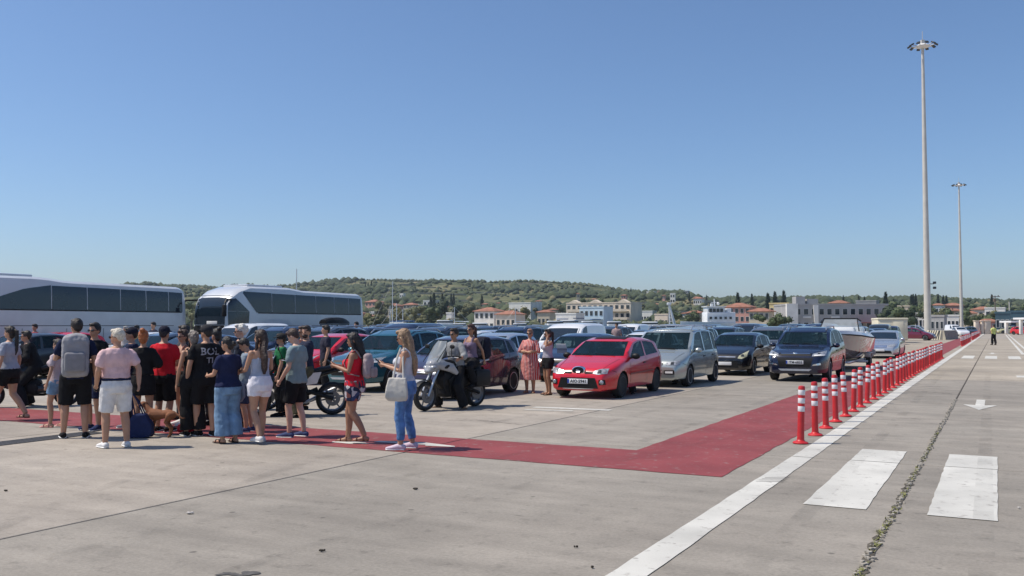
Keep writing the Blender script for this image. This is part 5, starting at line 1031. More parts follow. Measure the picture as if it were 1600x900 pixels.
def person(label, u=None, v=None, pos=None, phi=90, H=1.72, build=1.0, fem=False, L='down', Rr='down', legs='stand', lean=0, pitch=0, yaw=0, skin='tan', top=None, bottom=None, shoes=None, hair=None, glasses=False, cap=None, beard=None, vox=.0125, seat=0, group='people waiting in the queue', z0=0):
    x, y = pos if pos else at(u, v)
    t = empty('person', (x, y, z0), YAW + R(phi) + math.pi); k = H/1.75; t.scale = (k, k, k); tag(t, label, 'person', group)
    bd = build; tr = (lambda z: 0)
    # torso rings (z, half width, half depth, forward)
    if fem: TR = [(.82,.165,.115,-.01),(.90,.178,.125,-.015),(.98,.165,.115,-.005),(1.08,.132,.098,0),(1.16,.132,.10,.005),(1.27,.148,.118,.015),(1.36,.150,.105,0),(1.42,.132,.08,-.01),(1.465,.07,.056,-.012)]
    else: TR = [(.82,.152,.108,-.01),(.90,.166,.118,-.012),(.98,.160,.114,0),(1.08,.150,.108,.005),(1.18,.158,.112,.008),(1.29,.174,.120,.005),(1.38,.176,.108,-.005),(1.44,.145,.082,-.012),(1.48,.075,.06,-.012)]
    TR = [(z, a*(1+(bd-1)*(1.0 if z < 1.3 else .5)), d*(1+(bd-1)*(1.6 if 1.0 < z < 1.25 else .9)), f + max(0, bd-1)*.12*(1 if 1.0 < z < 1.25 else 0)) for z, a, d, f in TR]
    ln = R(lean); pz = .95
    def up(p):                                   # bend everything above the hips
        if p.z <= pz: return p
        q = Vector((p.x, p.y, p.z - pz)); return Vector((q.x, q.y*math.cos(ln) - q.z*math.sin(ln), q.y*math.sin(ln)*-0 + q.z*math.cos(ln) + q.y*math.sin(ln))) + Vector((0, 0, pz))
    dz = Vector((0, 0, 0))
    def torso(b, ex, zlo, zhi, n=16, flare=0):
        rr = []
        zs = [zlo] + [q[0] for q in TR if zlo < q[0] < zhi] + [zhi]
        for z in zs:
            for q0, q1 in zip(TR, TR[1:]):
                if q0[0] <= z <= q1[0] or (z <= TR[0][0] and q0 is TR[0]) or (z >= TR[-1][0] and q1 is TR[-1]):
                    s_ = min(1, max(0, (z-q0[0])/(q1[0]-q0[0]))); a, d, f = (q0[i]+(q1[i]-q0[i])*s_ for i in (1, 2, 3)); break
            e = ex + flare*max(0, (1.15-z))
            rr.append([up(Vector(((a+e)*math.cos(2*math.pi*i/n), -f + (d+e)*math.sin(2*math.pi*i/n), z))) for i in range(n)])
        b.loft(rr)
    sw = .182 if not fem else .158; sw *= 1 + (bd-1)*.6
    Jt = {}
    for s_, arm in ((1, L), (-1, Rr)):
        e, w_ = (ARMS[arm] if isinstance(arm, str) else arm); sc = 1 if not fem else .94
        sh = up(V(-.01, s_*sw, 1.388)); el = up(V(e[0], s_*(e[1]*sc + (bd-1)*.12), e[2])); wr = up(V(w_[0], s_*(w_[1]*sc + ((bd-1)*.12 if w_[1] > .15 else 0)), w_[2])); Jt[s_] = (sh, el, wr)
    hw = .088*(1+(bd-1)*.6)*(1.05 if fem else 1)
    LG = {}
    st = {'stand': ((.02, .0), (-.03, .015)), 'apart': ((.03, .05), (-.03, .05)), 'walk': ((.26, 0), (-.24, 0)), 'shift': ((.08, .02), (-.06, .0)), 'step': ((-.14, 0), (.16, .01))}
    for s_ in (1, -1):
        if legs in st:
            ff, ss = st[legs][0 if s_ > 0 else 1]; hp = V(0, s_*hw, .90); an = V(ff-.03, s_*(.095+ss), .085); kn = V(ff*.55+.03, s_*(.10+ss*.6), .49)
            if legs in ('walk', 'step') and ff < 0: an = V(ff-.06, s_*.095, .125); kn = V(ff*.3+.05, s_*.095, .49)
        elif legs == 'ride': hp = V(0, s_*hw*1.2, .90); kn = V(.40, s_*.23, .74); an = V(.24, s_*.25, .34)
        elif legs == 'rideplant': hp = V(0, s_*hw*1.2, .90); kn = V(.30, s_*.30, .56); an = V(.16, s_*.38, .10)
        elif legs == 'pillion': hp = V(0, s_*hw*1.2, .90); kn = V(.36, s_*.27, .78); an = V(.18, s_*.27, .42)
        LG[s_] = (hp, kn, an)
    tf = 1 + (bd-1)*.8
    def leg(b, s_, ex, t0, t1, flare=0, n=10):   # t in 0 (hip) .. 1 (knee) .. 2 (ankle)
        hp, kn, an = LG[s_]; prof = [(0, .092), (.35, .084), (.7, .066), (1, .056), (1.3, .058), (1.6, .048), (2, .038)]
        pts = []; rad = []
        for tt in sorted({t0, t1, *[q[0] for q in prof if t0 < q[0] < t1]}):
            p = hp.lerp(kn, tt) if tt <= 1 else kn.lerp(an, tt-1)
            if 1 < tt < 2: p = p + Vector((0, .018*math.sin(math.pi*(tt-1)), 0))
            pts.append(p); rad.append(lerp_tab(prof, tt)*(tf if tt < 1.2 else 1+(tf-1)*.7)*(1.08 if fem and tt < .6 else 1) + ex + flare*max(0, tt-.4))
        b.tube(pts, rad, n)
    def armt(b, s_, ex, t0, t1, n=9, flare=0):
        sh, el, wr = Jt[s_]; prof = [(0, .053), (.5, .046), (1, .039), (1.35, .040), (2, .027)]; pts = []; rad = []
        for tt in sorted({t0, t1, *[q[0] for q in prof if t0 < q[0] < t1]}):
            pts.append(sh.lerp(el, tt) if tt <= 1 else el.lerp(wr, tt-1)); rad.append(lerp_tab(prof, tt)*(.86 if fem else 1)*(1+(bd-1)*.6) + ex + flare*tt)
        b.tube(pts, rad, n, dome=True)
    def head_m(p):                               # p relative to neck pivot (side, -forward, up)
        M = rotm(0, 0, R(yaw)) @ rotm(R(pitch), 0, 0); return up(V(0, 0, 1.50)) + M @ Vector(p)
    HM = rotm(0, 0, R(yaw)) @ rotm(R(pitch), 0, 0)
    # --- the body: one merged surface
    b = MB(); torso(b, 0, .82, 1.47 if fem else 1.48)
    for s_ in (1, -1):
        leg(b, s_, 0, 0, 2); armt(b, s_, 0, 0, 2); hp, kn, an = LG[s_]; sh, el, wr = Jt[s_]
        b.ell(sh, (.048, .048, .048), 10, 7); b.ell(hp + Vector((0, .012, .0)), (.085*tf, .092*tf, .09), 10, 7)
        fd = Vector((s_*.16, -1, 0)).normalized(); low = an.z - .085
        b.tube([an + Vector((0, .045, -.045)), an + fd*.02 + Vector((0, 0, -.042)), an + fd*.10 + Vector((0, 0, -.055)), an + fd*.17 + Vector((0, 0, -.062))], [(.034, .036), (.038, .042), (.043, .028), (.032, .02)], 9, dome=True)
        # hand: palm, four fingers, thumb
        d = (wr - el).normalized(); side_v = Vector((s_, 0, 0)); nrm = (side_v - d*side_v.dot(d)).normalized(); ac = d.cross(nrm)
        if ac.y > 0: ac = -ac
        grip = (L if s_ > 0 else Rr) in ('phone', 'bars', 'hold', 'grip', 'ear', 'strap')
        curl = -nrm if not grip else (-nrm*.55 - Vector((0, 0, -.55))).normalized()
        b.tube([wr - d*.01, wr + d*.045, wr + d*.085], [(.024, .018), (.036, .017), (.037, .016)], 9)
        for fi, fl in enumerate((.070, .080, .075, .058)):
            base = wr + d*.085 + ac*(.028 - .0185*fi); c1 = .35 if not grip else 1.1
            p1 = base + d*fl*.5 + curl*fl*.15*c1; p2 = p1 + d*fl*(.4 if not grip else .1) + curl*fl*.38*c1
            b.tube([base - d*.02, base, p1, p2], [.0095, .0095, .009, .0078], 6)
        tb = wr + d*.03 + ac*.03; b.tube([tb - ac*.015, tb + ac*.016 + d*.022, tb + ac*.02 + d*.055 + curl*.012], [.012, .011, .009], 6)
    b.tube([up(V(-.015, 0, 1.43)), head_m((0, 0, .05))], [.056 if not fem else .048, .052 if not fem else .045], 10)
    b.ell(head_m((0, .004, .145)), (.074, .094, .106), 14, 10, 0, HM); b.ell(head_m((0, -.03, .085)), (.056, .062, .066), 12, 8, 0, HM); b.ell(head_m((0, -.066, .048)), (.028, .026, .022), 8, 6, 0, HM)
    b.tube([head_m((0, -.086, .135)), head_m((0, -.104, .098)), head_m((0, -.092, .09))], [.009, .013, .010], 6)
    for s_ in (1, -1): b.ell(head_m((s_*.076, .012, .112)), (.010, .02, .03), 7, 6, 0, HM)
    if fem:
        for s_ in (1, -1): b.ell(up(V(.10*bd**.5, s_*.068, 1.265)), (.062, .06, .058), 10, 8)
    obj_vox('body', b, SKIN[skin], t, vox, 3)
    # face
    fb = MB()
    for s_ in (1, -1): fb.ell(head_m((s_*.032, -.083, .122)), (.011, .008, .0065), 8, 6, 0, HM)
    if not glasses and vox < .02: obj('eyes', fb, EYEW, t)
    if vox < .02: obj('mouth', MB().ell(head_m((0, -.088, .063)), (.022, .009, .006), 8, 6, 0, HM), LIP, t)
    if glasses:
        g_ = MB()
        for s_ in (1, -1): g_.ell(head_m((s_*.034, -.095, .122)), (.029, .010, .021), 10, 6, 0, HM); g_.tube([head_m((s_*.06, -.088, .128)), head_m((s_*.081, -.04, .128)), head_m((s_*.082, .02, .122))], .004, 5)
        g_.tube([head_m((-.01, -.098, .125)), head_m((.01, -.098, .125))], .004, 5); obj('sunglasses', g_, LENS, t)
    if beard: obj_vox('beard', MB().ell(head_m((0, -.042, .055)), (.061, .062, .048), 12, 8, 0, HM), hairm(beard), t, vox*.8, 2)
    # --- hair
    if hair:
        kd, hc = hair; b = MB(); hm_ = hairm(hc)
        b.ell(head_m((0, .018, .162)), (.084, .098, .100), 14, 10, 0, HM); b.ell(head_m((0, .055, .10 if fem else .118)), (.068, .055, .085) if fem else (.066, .05, .062), 12, 8, 0, HM)
        if kd in ('short', 'bun', 'tail', 'long', 'curly'): b.ell(head_m((0, -.055, .218)), (.058, .045, .030), 10, 7, 0, HM)
        if kd == 'curly':
            rr = random.Random(3)
            for q in range(16):
                a, e = rr.uniform(0, 6.28), rr.uniform(-.2, 1.2); b.ell(head_m((.085*math.cos(a)*math.cos(e), .03+.085*math.sin(a)*math.cos(e) if math.sin(a) > -.5 else .03, .15+.1*math.sin(e))), (.026, .026, .026), 7, 5)
        if kd == 'bun': b.ell(head_m((0, .085, .245)), (.048, .046, .044), 10, 8)
        if kd == 'lowbun': b.ell(head_m((0, .12, .11)), (.046, .044, .046), 10, 8)
        if kd == 'tail': b.tube([head_m((0, .10, .18)), head_m((0, .15, .16)), up(V(-.15, 0, 1.48)), up(V(-.15, .0, 1.30)), up(V(-.14, .01, 1.22))], [.026, .034, .036, .03, .012], 9, dome=True)
        if kd == 'long':
            b.tube([head_m((0, .05, .15)), head_m((0, .075, .06)), up(V(-.085, 0, 1.42)), up(V(-.135, 0, 1.30)), up(V(-.145, 0, 1.16)), up(V(-.14, 0, 1.08))], [(.078, .06), (.085, .058), (.098, .052), (.10, .045), (.08, .034), (.04, .018)], 12, dome=True)
            for s_ in (1, -1): b.tube([head_m((s_*.066, -.02, .17)), head_m((s_*.078, .0, .08)), up(V(-.03, s_*.085, 1.42)), up(V(-.04, s_*.10, 1.32))], [.026, .026, .026, .012], 8, dome=True)
        obj_vox('hair', b, hm_, t, vox*.7, 1, .016, .022)
    if cap:
        c_ = MB(); c_.ell(head_m((0, .012, .178)), (.092, .106, .088), 16, 8, 0, HM); c_.tube([head_m((0, -.07, .178)), head_m((0, -.14, .168)), head_m((0, -.175, .158))], [(.072, .012), (.066, .008), (.04, .006)], 10); obj_vox('cap', c_, cloth(cap), t, vox*.8, 2)
    # --- clothes
    if top:
        b = MB(); kd = top['kind']; hem = top.get('hem', .86); ex = top.get('ex', .02); nk = 1.47 if fem else 1.475
        if kd in ('tee', 'polo', 'blouse'):
            sl = top.get('sleeve', .55); torso(b, ex, hem, nk - .012, 18, top.get('flare', .03))
            for s_ in (1, -1):
                armt(b, s_, ex*.55, .12, sl, 10, top.get('sf', .02)); b.ell(Jt[s_][0] + Vector((-s_*.006, 0, .0)), (.063, .066, .062), 10, 7)
        elif kd == 'tank':
            torso(b, ex*.8, hem, 1.335, 18, top.get('flare', .02))
            for s_ in (1, -1): b.tube([up(V(.075, s_*.085, 1.32)), up(V(.05, s_*.095, 1.42)), up(V(-.01, s_*.095, 1.455)), up(V(-.075, s_*.09, 1.40)), up(V(-.095, s_*.075, 1.30))], [.024, .022, .02, .022, .026], 8)
        elif kd == 'cami':
            torso(b, ex*.6, hem, 1.31, 18, .01)
            for s_ in (1, -1): b.tube([up(V(.10, s_*.075, 1.30)), up(V(.055, s_*.085, 1.42)), up(V(-.01, s_*.09, 1.445)), up(V(-.085, s_*.085, 1.36)), up(V(-.11, s_*.07, 1.28))], .009, 6)
        if fem and kd in ('tee', 'blouse', 'tank', 'cami'):
            for s_ in (1, -1): b.ell(up(V(.10*bd**.5, s_*.068, 1.265)), (.062+ex*.7, .06+ex*.7, .06+ex*.6), 10, 8)
        tt_ = obj_vox('shirt' if kd in ('tee', 'polo', 'blouse') else 'top', b, top.get('mat') or cloth(top['col']), t, vox*1.05, 3, top.get('fold', .022), .07)
        t['_top'] = tt_.name
        if kd == 'polo': obj_vox('collar', MB().tube([up(V(-.02, .0, 1.455)), up(V(-.02, 0, 1.51))], [.078, .066], 14), top.get('mat') or cloth(top['col']), t, vox*.7, 1)
    if bottom:
        b = MB(); kd = bottom['kind']; ex = bottom.get('ex', .02); wz = bottom.get('waist', 1.0)
        if kd in ('shorts', 'trousers', 'jeans'):
            torso(b, .024, .80, wz, 16)
            for s_ in (1, -1): leg(b, s_, ex, .0, bottom.get('to', .8), bottom.get('flare', .025), 12); b.ell(LG[s_][0] + Vector((0, .015, .0)), (.112*tf, .125*tf, .11), 10, 7)
        elif kd == 'skirt':
            n = 20; rr = []
            for z in (wz, .95, .88, bottom.get('to', .6)):
                a = lerp_tab([(.3, .21), (.88, .20), (.95, .185), (1.1, .15)], z)*tf; rr.append([up(Vector((a*math.cos(2*math.pi*i/n)*(1+.03*math.sin(i*2.5)), a*.78*math.sin(2*math.pi*i/n)*(1+.04*math.sin(i*3.1)), z))) for i in range(n)])
            b.loft(rr)
        elif kd == 'dress':
            n = 22; rr = []
            for z, a in ((1.12, .165), (1.0, .19), (.86, .215), (.6, .235), (.36, .255)):
                rr.append([up(Vector((a*tf*math.cos(2*math.pi*i/n)*(1+.035*math.sin(i*2.5)), a*.75*tf*math.sin(2*math.pi*i/n)*(1+.05*math.sin(i*3.1)), z))) for i in range(n)])
            b.loft(rr)
        obj_vox({'jeans': 'jeans', 'shorts': 'shorts', 'trousers': 'trousers', 'skirt': 'skirt', 'dress': 'skirt'}[kd], b, bottom.get('mat') or cloth(bottom['col']), t, vox*1.05, 3, bottom.get('fold', .018), .07)
        if bottom.get('belt'): obj_vox('belt', (lambda q: (torso(q, .031, .985, 1.022, 18), q)[1])(MB()), cloth(bottom['belt']), t, vox*.8, 0)
    if shoes:
        kd, sc = shoes
        for s_ in (1, -1):
            hp, kn, an = LG[s_]; fd = Vector((s_*.16, -1, 0)).normalized(); b = MB()
            sole = [an + Vector((0, .055, -.072)), an + fd*.02 + Vector((0, 0, -.072)), an + fd*.10 + Vector((0, 0, -.072)), an + fd*.20 + Vector((0, 0, -.070))]
            if kd in ('trainer', 'shoe'):
                b.tube([an + Vector((0, .045, -.04)), an + fd*.03 + Vector((0, 0, -.035)), an + fd*.11 + Vector((0, 0, -.048)), an + fd*.19 + Vector((0, 0, -.058))], [(.045, .046), (.047, .05), (.05, .036), (.04, .026)], 10, dome=True)
                sh = obj_vox('shoe', b, cloth(sc, var=.05), t, vox*.8, 2); q = MB(); q.tube(sole, [(.046, .013), (.048, .013), (.053, .013), (.04, .012)], 10, dome=True); obj('sole', q, WHITEP if kd == 'trainer' else TRIM, sh)
            else:
                b.tube(sole, [(.042, .010), (.044, .010), (.050, .010), (.038, .010)], 10, dome=True)
                for a_ in (.02, .12): b.tube([an + fd*a_ + Vector((.045, 0, -.06)), an + fd*a_ + Vector((.03, 0, -.03 if a_ > .1 else -.01)), an + fd*a_ + Vector((-.03, 0, -.03 if a_ > .1 else -.01)), an + fd*a_ + Vector((-.045, 0, -.06))], .009, 6)
                obj('sandal', b, cloth(sc, var=.05), t)
    t['_J'] = 0; del t['_J']
    def world(p): return Vector((x, y, z0)) + rotm(0, 0, YAW + R(phi) + math.pi) @ (Vector(p)*k)
    return t, Jt, world, up
BLK = (.012, .012, .014); NVY = (.012, .018, .05); WHT = (.70, .69, .68)
def phone_for(P, s_, lab):
    t, Jt, world, up = P; sh, el, wr = Jt[s_]; d = (wr-el).normalized(); p = world(wr + d*.10 + Vector((0, 0, .02)))
    o = obj('phone', MB().rbox((0, 0, 0), (.074, .15, .010), .006, 0, rotm(R(-38))), BLACKP, loc=p, rz=t.rotation_euler.z); tag(o, lab, 'phone', 'phones in hands')
def backpack(P, lab, col, w_=.32, h_=.48, d_=.2, strapcol=None, zc=1.18):
    t, Jt, world, up = P; k = t.scale[0]; e = empty('backpack', t.location, t.rotation_euler.z); e.scale = t.scale; tag(e, lab, 'backpack')
    m_ = cloth(col); b = MB(); b.rbox(up(V(-.15-d_/2, 0, zc)), (w_, d_, h_), .07); b.ell(up(V(-.15-d_*.45, 0, zc+h_*.45)), (w_*.46, d_*.5, .07)); obj_vox('sack', b, m_, e, .013, 3, .02, .06)
    obj_vox('front_pocket', MB().rbox(up(V(-.15-d_-.02, 0, zc-.08)), (w_*.78, .08, h_*.48), .035), cloth(tuple(c*.8 for c in col)), e, .012, 2)
    for s_ in (1, -1): obj('strap', MB().tube([up(V(-.13, s_*.09, zc+h_*.40)), up(V(-.04, s_*.105, 1.475)), up(V(.07, s_*.11, 1.40)), up(V(.135, s_*.125, 1.27)), up(V(.06, s_*.165, 1.10)), up(V(-.12, s_*.14, zc-h_*.38))], [(.028, .010)]*6, 8), cloth(strapcol or tuple(c*.7 for c in col)), e)
    return e
DEN = LENIM
# left to right through the queue
person('woman in grey T-shirt with dark ponytail walking at the left edge', 12, 657, phi=82, H=1.72, build=1.18, fem=True, legs='walk', top=dict(kind='tee', col=(.34, .36, .42), hem=.95), bottom=dict(kind='shorts', col=BLK, to=.55), shoes=('sandal', (.05, .02, .02)), hair=('tail', (.02, .014, .012)))
person('short person in denim shorts half hidden behind the man with the grey backpack', 88, 667, phi=80, H=1.50, fem=True, top=dict(kind='tee', col=(.55, .45, .47)), bottom=dict(kind='shorts', mat=LENIM, to=.6), shoes=('sandal', (.6, .3, .3)), hair=('short', (.03, .02, .015)), legs='shift', skin='tan')
P4 = person('tall man in navy shirt and black shorts wearing the big grey backpack', 116, 684, phi=24, H=1.84, L='strap', build=1.08, yaw=25, top=dict(kind='tee', col=NVY), bottom=dict(kind='shorts', col=BLK, to=1.0, flare=.02, ex=.03), shoes=('trainer', BLK), hair=('short', (.018, .013, .01)), legs='apart')
backpack(P4, 'big grey rucksack with pale mesh top on the tall man in navy', (.30, .30, .32), .36, .60, .22, zc=1.20)
person('man in black T-shirt and sunglasses facing the camera behind the grey backpack', 145, 672, phi=165, H=1.78, top=dict(kind='tee', col=(.02, .018, .02)), bottom=dict(kind='shorts', col=NVY, to=.95), shoes=('trainer', (.02, .03, .09)), hair=('short', (.012, .01, .009)), glasses=True, Rr='fold', L='fold')
P6 = person('white haired man in pink shirt and white shorts with dark belt', 180, 699, phi=42, H=1.69, build=1.14, yaw=42, skin='tan', top=dict(kind='tee', col=(.68, .46, .47), hem=1.02, sleeve=.6, ex=.026), bottom=dict(kind='shorts', col=WHT, to=.92, ex=.03, flare=.015, belt=(.015, .02, .05), waist=1.0), shoes=('trainer', WHT), hair=('short', (.62, .56, .46)), glasses=True, legs='apart', L='low', Rr='grip')
phone_for(P6, 1, 'phone held low by the man in the pink shirt')
person('man in navy shirt and dark cap behind the man in pink', 203, 668, phi=100, H=1.70, top=dict(kind='tee', col=(.014, .02, .045)), bottom=dict(kind='trousers', col=(.02, .02, .025), to=1.95), shoes=('trainer', (.2, .2, .25)), hair=('short', (.015, .012, .01)), cap=(.015, .016, .03))
person('woman in loose black top and black skirt with orange hair tied up', 222, 679, phi=8, H=1.66, fem=True, build=1.02, top=dict(kind='blouse', col=(.014, .014, .014), sleeve=.85, sf=.05, hem=1.0, flare=.06), bottom=dict(kind='skirt', col=(.018, .017, .016), to=.66), shoes=('sandal', (.12, .06, .04)), hair=('bun', (.34, .10, .028)), L='fold', Rr='fold')
person('man in red T-shirt and black shorts seen from behind', 255, 674, phi=-8, H=1.72, build=1.05, top=dict(kind='tee', col=(.55, .014, .028), hem=.92), bottom=dict(kind='shorts', col=BLK, to=.95, flare=.02, ex=.03), shoes=('trainer', BLK), hair=('short', (.015, .013, .02)), cap=(.012, .014, .03), L='fold', Rr='hold')
person('woman in black patterned shorts with white trainers behind the man in red', 284, 664, phi=140, H=1.66, fem=True, top=dict(kind='tank', col=(.30, .12, .09)), bottom=dict(kind='shorts', mat=None, col=(.03, .03, .03), to=.5), shoes=('trainer', WHT), hair=('tail', (.05, .025, .015)), L='hold', glasses=True)
person('woman with curly greying hair in black tank top and black trousers', 300, 681, phi=35, H=1.64, fem=True, top=dict(kind='tank', col=BLK, hem=.9), bottom=dict(kind='trousers', col=(.014, .014, .015), to=1.95, flare=.03), shoes=('trainer', BLK), hair=('curly', (.19, .16, .14)), Rr='phone')
PB = person('man in black T-shirt with white lettering on its back and a dark cap', 320, 681, phi=34, H=1.74, build=1.1, top=dict(kind='tee', col=(.013, .013, .015), hem=.9), bottom=dict(kind='shorts', col=BLK, to=.95, flare=.03, ex=.035), shoes=('trainer', BLK), hair=('short', (.02, .017, .016)), cap=(.03, .03, .035), yaw=30, legs='shift')
person('woman with dark hair in navy blouse and wide pale blue jeans', 355, 692, phi=52, H=1.57, fem=True, build=1.18, top=dict(kind='blouse', col=(.016, .022, .065), hem=.92, sleeve=.5, flare=.08, sf=.03), bottom=dict(kind='jeans', mat=LENIM, to=1.9, flare=.045, ex=.02), shoes=('sandal', (.05, .03, .03)), hair=('lowbun', (.014, .011, .012)), L='hold', Rr='hold', pitch=12, yaw=25)
person('white haired man in dark sunglasses and dark polo behind the woman in navy', 374, 668, phi=98, H=1.76, build=1.1, top=dict(kind='polo', col=(.02, .025, .04)), bottom=dict(kind='trousers', col=(.06, .07, .1), to=1.95), shoes=('shoe', (.05, .03, .02)), hair=('curly', (.60, .58, .54)), glasses=True, skin='fair', yaw=10)
person('teenager in grey blue shirt bending his head beside the girl in white shorts', 385, 675, phi=95, H=1.54, build=1.0, top=dict(kind='tee', col=(.20, .25, .31), hem=.84, flare=.06), bottom=dict(kind='shorts', col=(.03, .04, .08), to=.9), shoes=('trainer', (.04, .05, .12)), hair=('short', (.016, .012, .012)), pitch=28, L='hold', Rr='hold', skin='tan')
person('girl with long dark hair in grey camisole and white shorts', 405, 692, phi=42, H=1.67, fem=True, build=.98, top=dict(kind='cami', col=(.36, .40, .50), hem=.98), bottom=dict(kind='shorts', col=(.72, .71, .78), to=.42, flare=.04, waist=1.04), shoes=('trainer', WHT), hair=('long', (.03, .014, .010)), L='hold', Rr='phone', yaw=30, legs='step', skin='tan')
P17 = person('boy in grey green shirt and black shorts looking down beside the black motorbike', 462, 683, phi=72, H=1.70, build=.98, top=dict(kind='tee', col=(.20, .27, .29), hem=.86, flare=.05, ex=.03), bottom=dict(kind='shorts', col=BLK, to=.85, flare=.03, ex=.03), shoes=('trainer', (.05, .07, .16)), hair=('short', (.05, .025, .018)), pitch=30, L='low', Rr='low', legs='shift', skin='fair')
P20 = person('woman in red sleeveless top and patterned shorts carrying a grey backpack', 553, 692, phi=84, H=1.63, fem=True, build=1.16, top=dict(kind='tank', col=(.60, .016, .035), hem=.90, flare=.04), bottom=dict(kind='shorts', mat='PRINT', col=BLK, to=.55, flare=.05), shoes=('sandal', (.16, .06, .04)), hair=('long', (.012, .010, .011)), L='phone', Rr='phone', pitch=10, legs='step', skin='brown') if False else None
def print_mat():
    m, t, p, L = nodes('patterned_cotton'); N = t.nodes.new; tc = N('ShaderNodeTexCoord'); vo = N('ShaderNodeTexVoronoi'); vo.inputs['Scale'].default_value = 16; L(tc.outputs['Object'], vo.inputs['Vector'])
    r = N('ShaderNodeValToRGB'); e = r.color_ramp.elements; e[0].position = .0; e[0].color = (.012, .018, .05, 1); e[1].position = .9; e[1].color = (.45, .42, .46, 1); q = e.new(.45); q.color = (.03, .05, .13, 1); q = e.new(.6); q.color = (.5, .5, .52, 1); q = e.new(.72); q.color = (.25, .08, .07, 1); r.color_ramp.interpolation = 'CONSTANT'
    s = N('ShaderNodeSeparateColor'); L(vo.outputs['Color'], s.inputs[0]); L(s.outputs[0], r.inputs[0]); L(r.outputs[0], p.inputs['Base Color']); p.inputs['Roughness'].default_value = .9; return m
PRINT = print_mat()
def stripe_mat():
    m, t, p, L = nodes('striped_dress'); N = t.nodes.new; tc = N('ShaderNodeTexCoord'); w_ = N('ShaderNodeTexWave'); w_.wave_type = 'BANDS'; w_.bands_direction = 'X'; w_.inputs['Scale'].default_value = 7.5; w_.inputs['Distortion'].default_value = 1.2; w_.inputs['Detail Scale'].default_value = 1.5; L(tc.outputs['Object'], w_.inputs['Vector'])
    r = N('ShaderNodeValToRGB'); r.color_ramp.interpolation = 'CONSTANT'; e = r.color_ramp.elements; e[0].position = 0; e[0].color = (.52, .035, .035, 1); e[1].position = .62; e[1].color = (.66, .50, .46, 1); L(w_.outputs[1], r.inputs[0]); L(r.outputs[0], p.inputs['Base Color']); p.inputs['Roughness'].default_value = .9; return m
STRIPE = stripe_mat()
P20 = person('woman in red sleeveless top and patterned shorts looking at her phone', 553, 692, phi=84, H=1.63, fem=True, build=1.16, top=dict(kind='tank', col=(.60, .016, .035), hem=.90, flare=.04), bottom=dict(kind='shorts', mat=PRINT, to=.55, flare=.05), shoes=('sandal', (.16, .06, .04)), hair=('long', (.012, .010, .011)), L='phone', Rr='phone', pitch=10, legs='step', skin='brown')
backpack(P20, 'small greyish pink backpack worn by the woman in red', (.36, .30, .31), .27, .36, .15, zc=1.20)
phone_for(P20, 1, 'phone in the hands of the woman in red')
P21 = person('long haired blonde woman in sunglasses and blue jeans carrying the tote bag', 633, 702, phi=86, H=1.69, fem=True, build=1.04, top=dict(kind='tank', col=(.50, .52, .58), hem=.95), bottom=dict(kind='jeans', mat=DARKDENIM, to=1.85, flare=.002, ex=.012), shoes=('trainer', (.62, .50, .58)), hair=('long', (.30, .19, .11)), L='phone', Rr='phone', glasses=True, pitch=14, skin='tan', legs='shift')
phone_for(P21, 1, 'phone in the hand of the woman with the tote bag')
# tote bag hanging from her shoulder on the camera side
t, Jt, world, up = P21; e = empty('tote_bag', t.location, t.rotation_euler.z); e.scale = t.scale; tag(e, 'off white canvas tote bag hanging from the blonde woman\'s shoulder', 'bag')
TOTE = mat('tote_canvas', (.56, .53, .48), .9, 0, .12, 5, .3, 160)
obj_vox('sack', MB().loft([[(.245+q*.6, -.06-.155*s, z), (.245+q*.6, -.06+.14*s, z), (.245+.05+q, -.06+.14*s, z), (.245+.05+q, -.06-.155*s, z)] for z, s, q in ((.72, .92, .02), (.77, 1.1, .04), (.86, 1.08, .045), (.96, .98, .03), (1.05, .85, .01))]), TOTE, e, .012, 3, .018, .1)
for yy in (-.13, .02): obj('handle', MB().tube([(.265, yy, 1.04), (.225, yy*.6-.01, 1.3), (.165, yy*.3, 1.475), (.10, yy*.6, 1.40), (.13, yy, 1.25)], [(.014, .006)]*5, 6), TOTE, e)
for s_ in (-1,): pass
person('woman in long red and white striped dress with sunglasses', 828, 614, phi=160, H=1.64, fem=True, build=1.2, top=dict(kind='blouse', mat=STRIPE, hem=1.0, sleeve=1.0, sf=.02), bottom=dict(kind='dress', mat=STRIPE, fold=.02), shoes=('sandal', (.45, .3, .2)), hair=('short', (.30, .17, .10)), glasses=True, L='fold', Rr='fold', vox=.015, group='people standing by the cars')
person('woman in black shorts and pale vest touching her hair beside the striped dress', 856, 617, phi=115, H=1.64, fem=True, build=1.05, top=dict(kind='tank', col=(.38, .36, .42), hem=.95), bottom=dict(kind='shorts', col=BLK, to=.5, flare=.04), shoes=('sandal', (.05, .03, .03)), hair=('tail', (.02, .013, .012)), glasses=True, L='ear', Rr='down', vox=.015, skin='brown', group='people standing by the cars')
x, y = at(806, 612); e = empty('handbag', (x-.1, y, .98), YAW); tag(e, 'white handbag hanging beside the striped dress', 'bag'); obj_vox('sack', MB().rbox((0, 0, 0), (.30, .12, .22), .05).rbox((0,0,-.06), (.34,.14,.12), .05), cloth((.62, .60, .60)), e, .012, 2, .012, .06); obj('handle', MB().tube([(-.1, 0, .1), (0, .05, .26), (.1, 0, .1)], .009, 6), cloth((.5, .48, .48)), e)
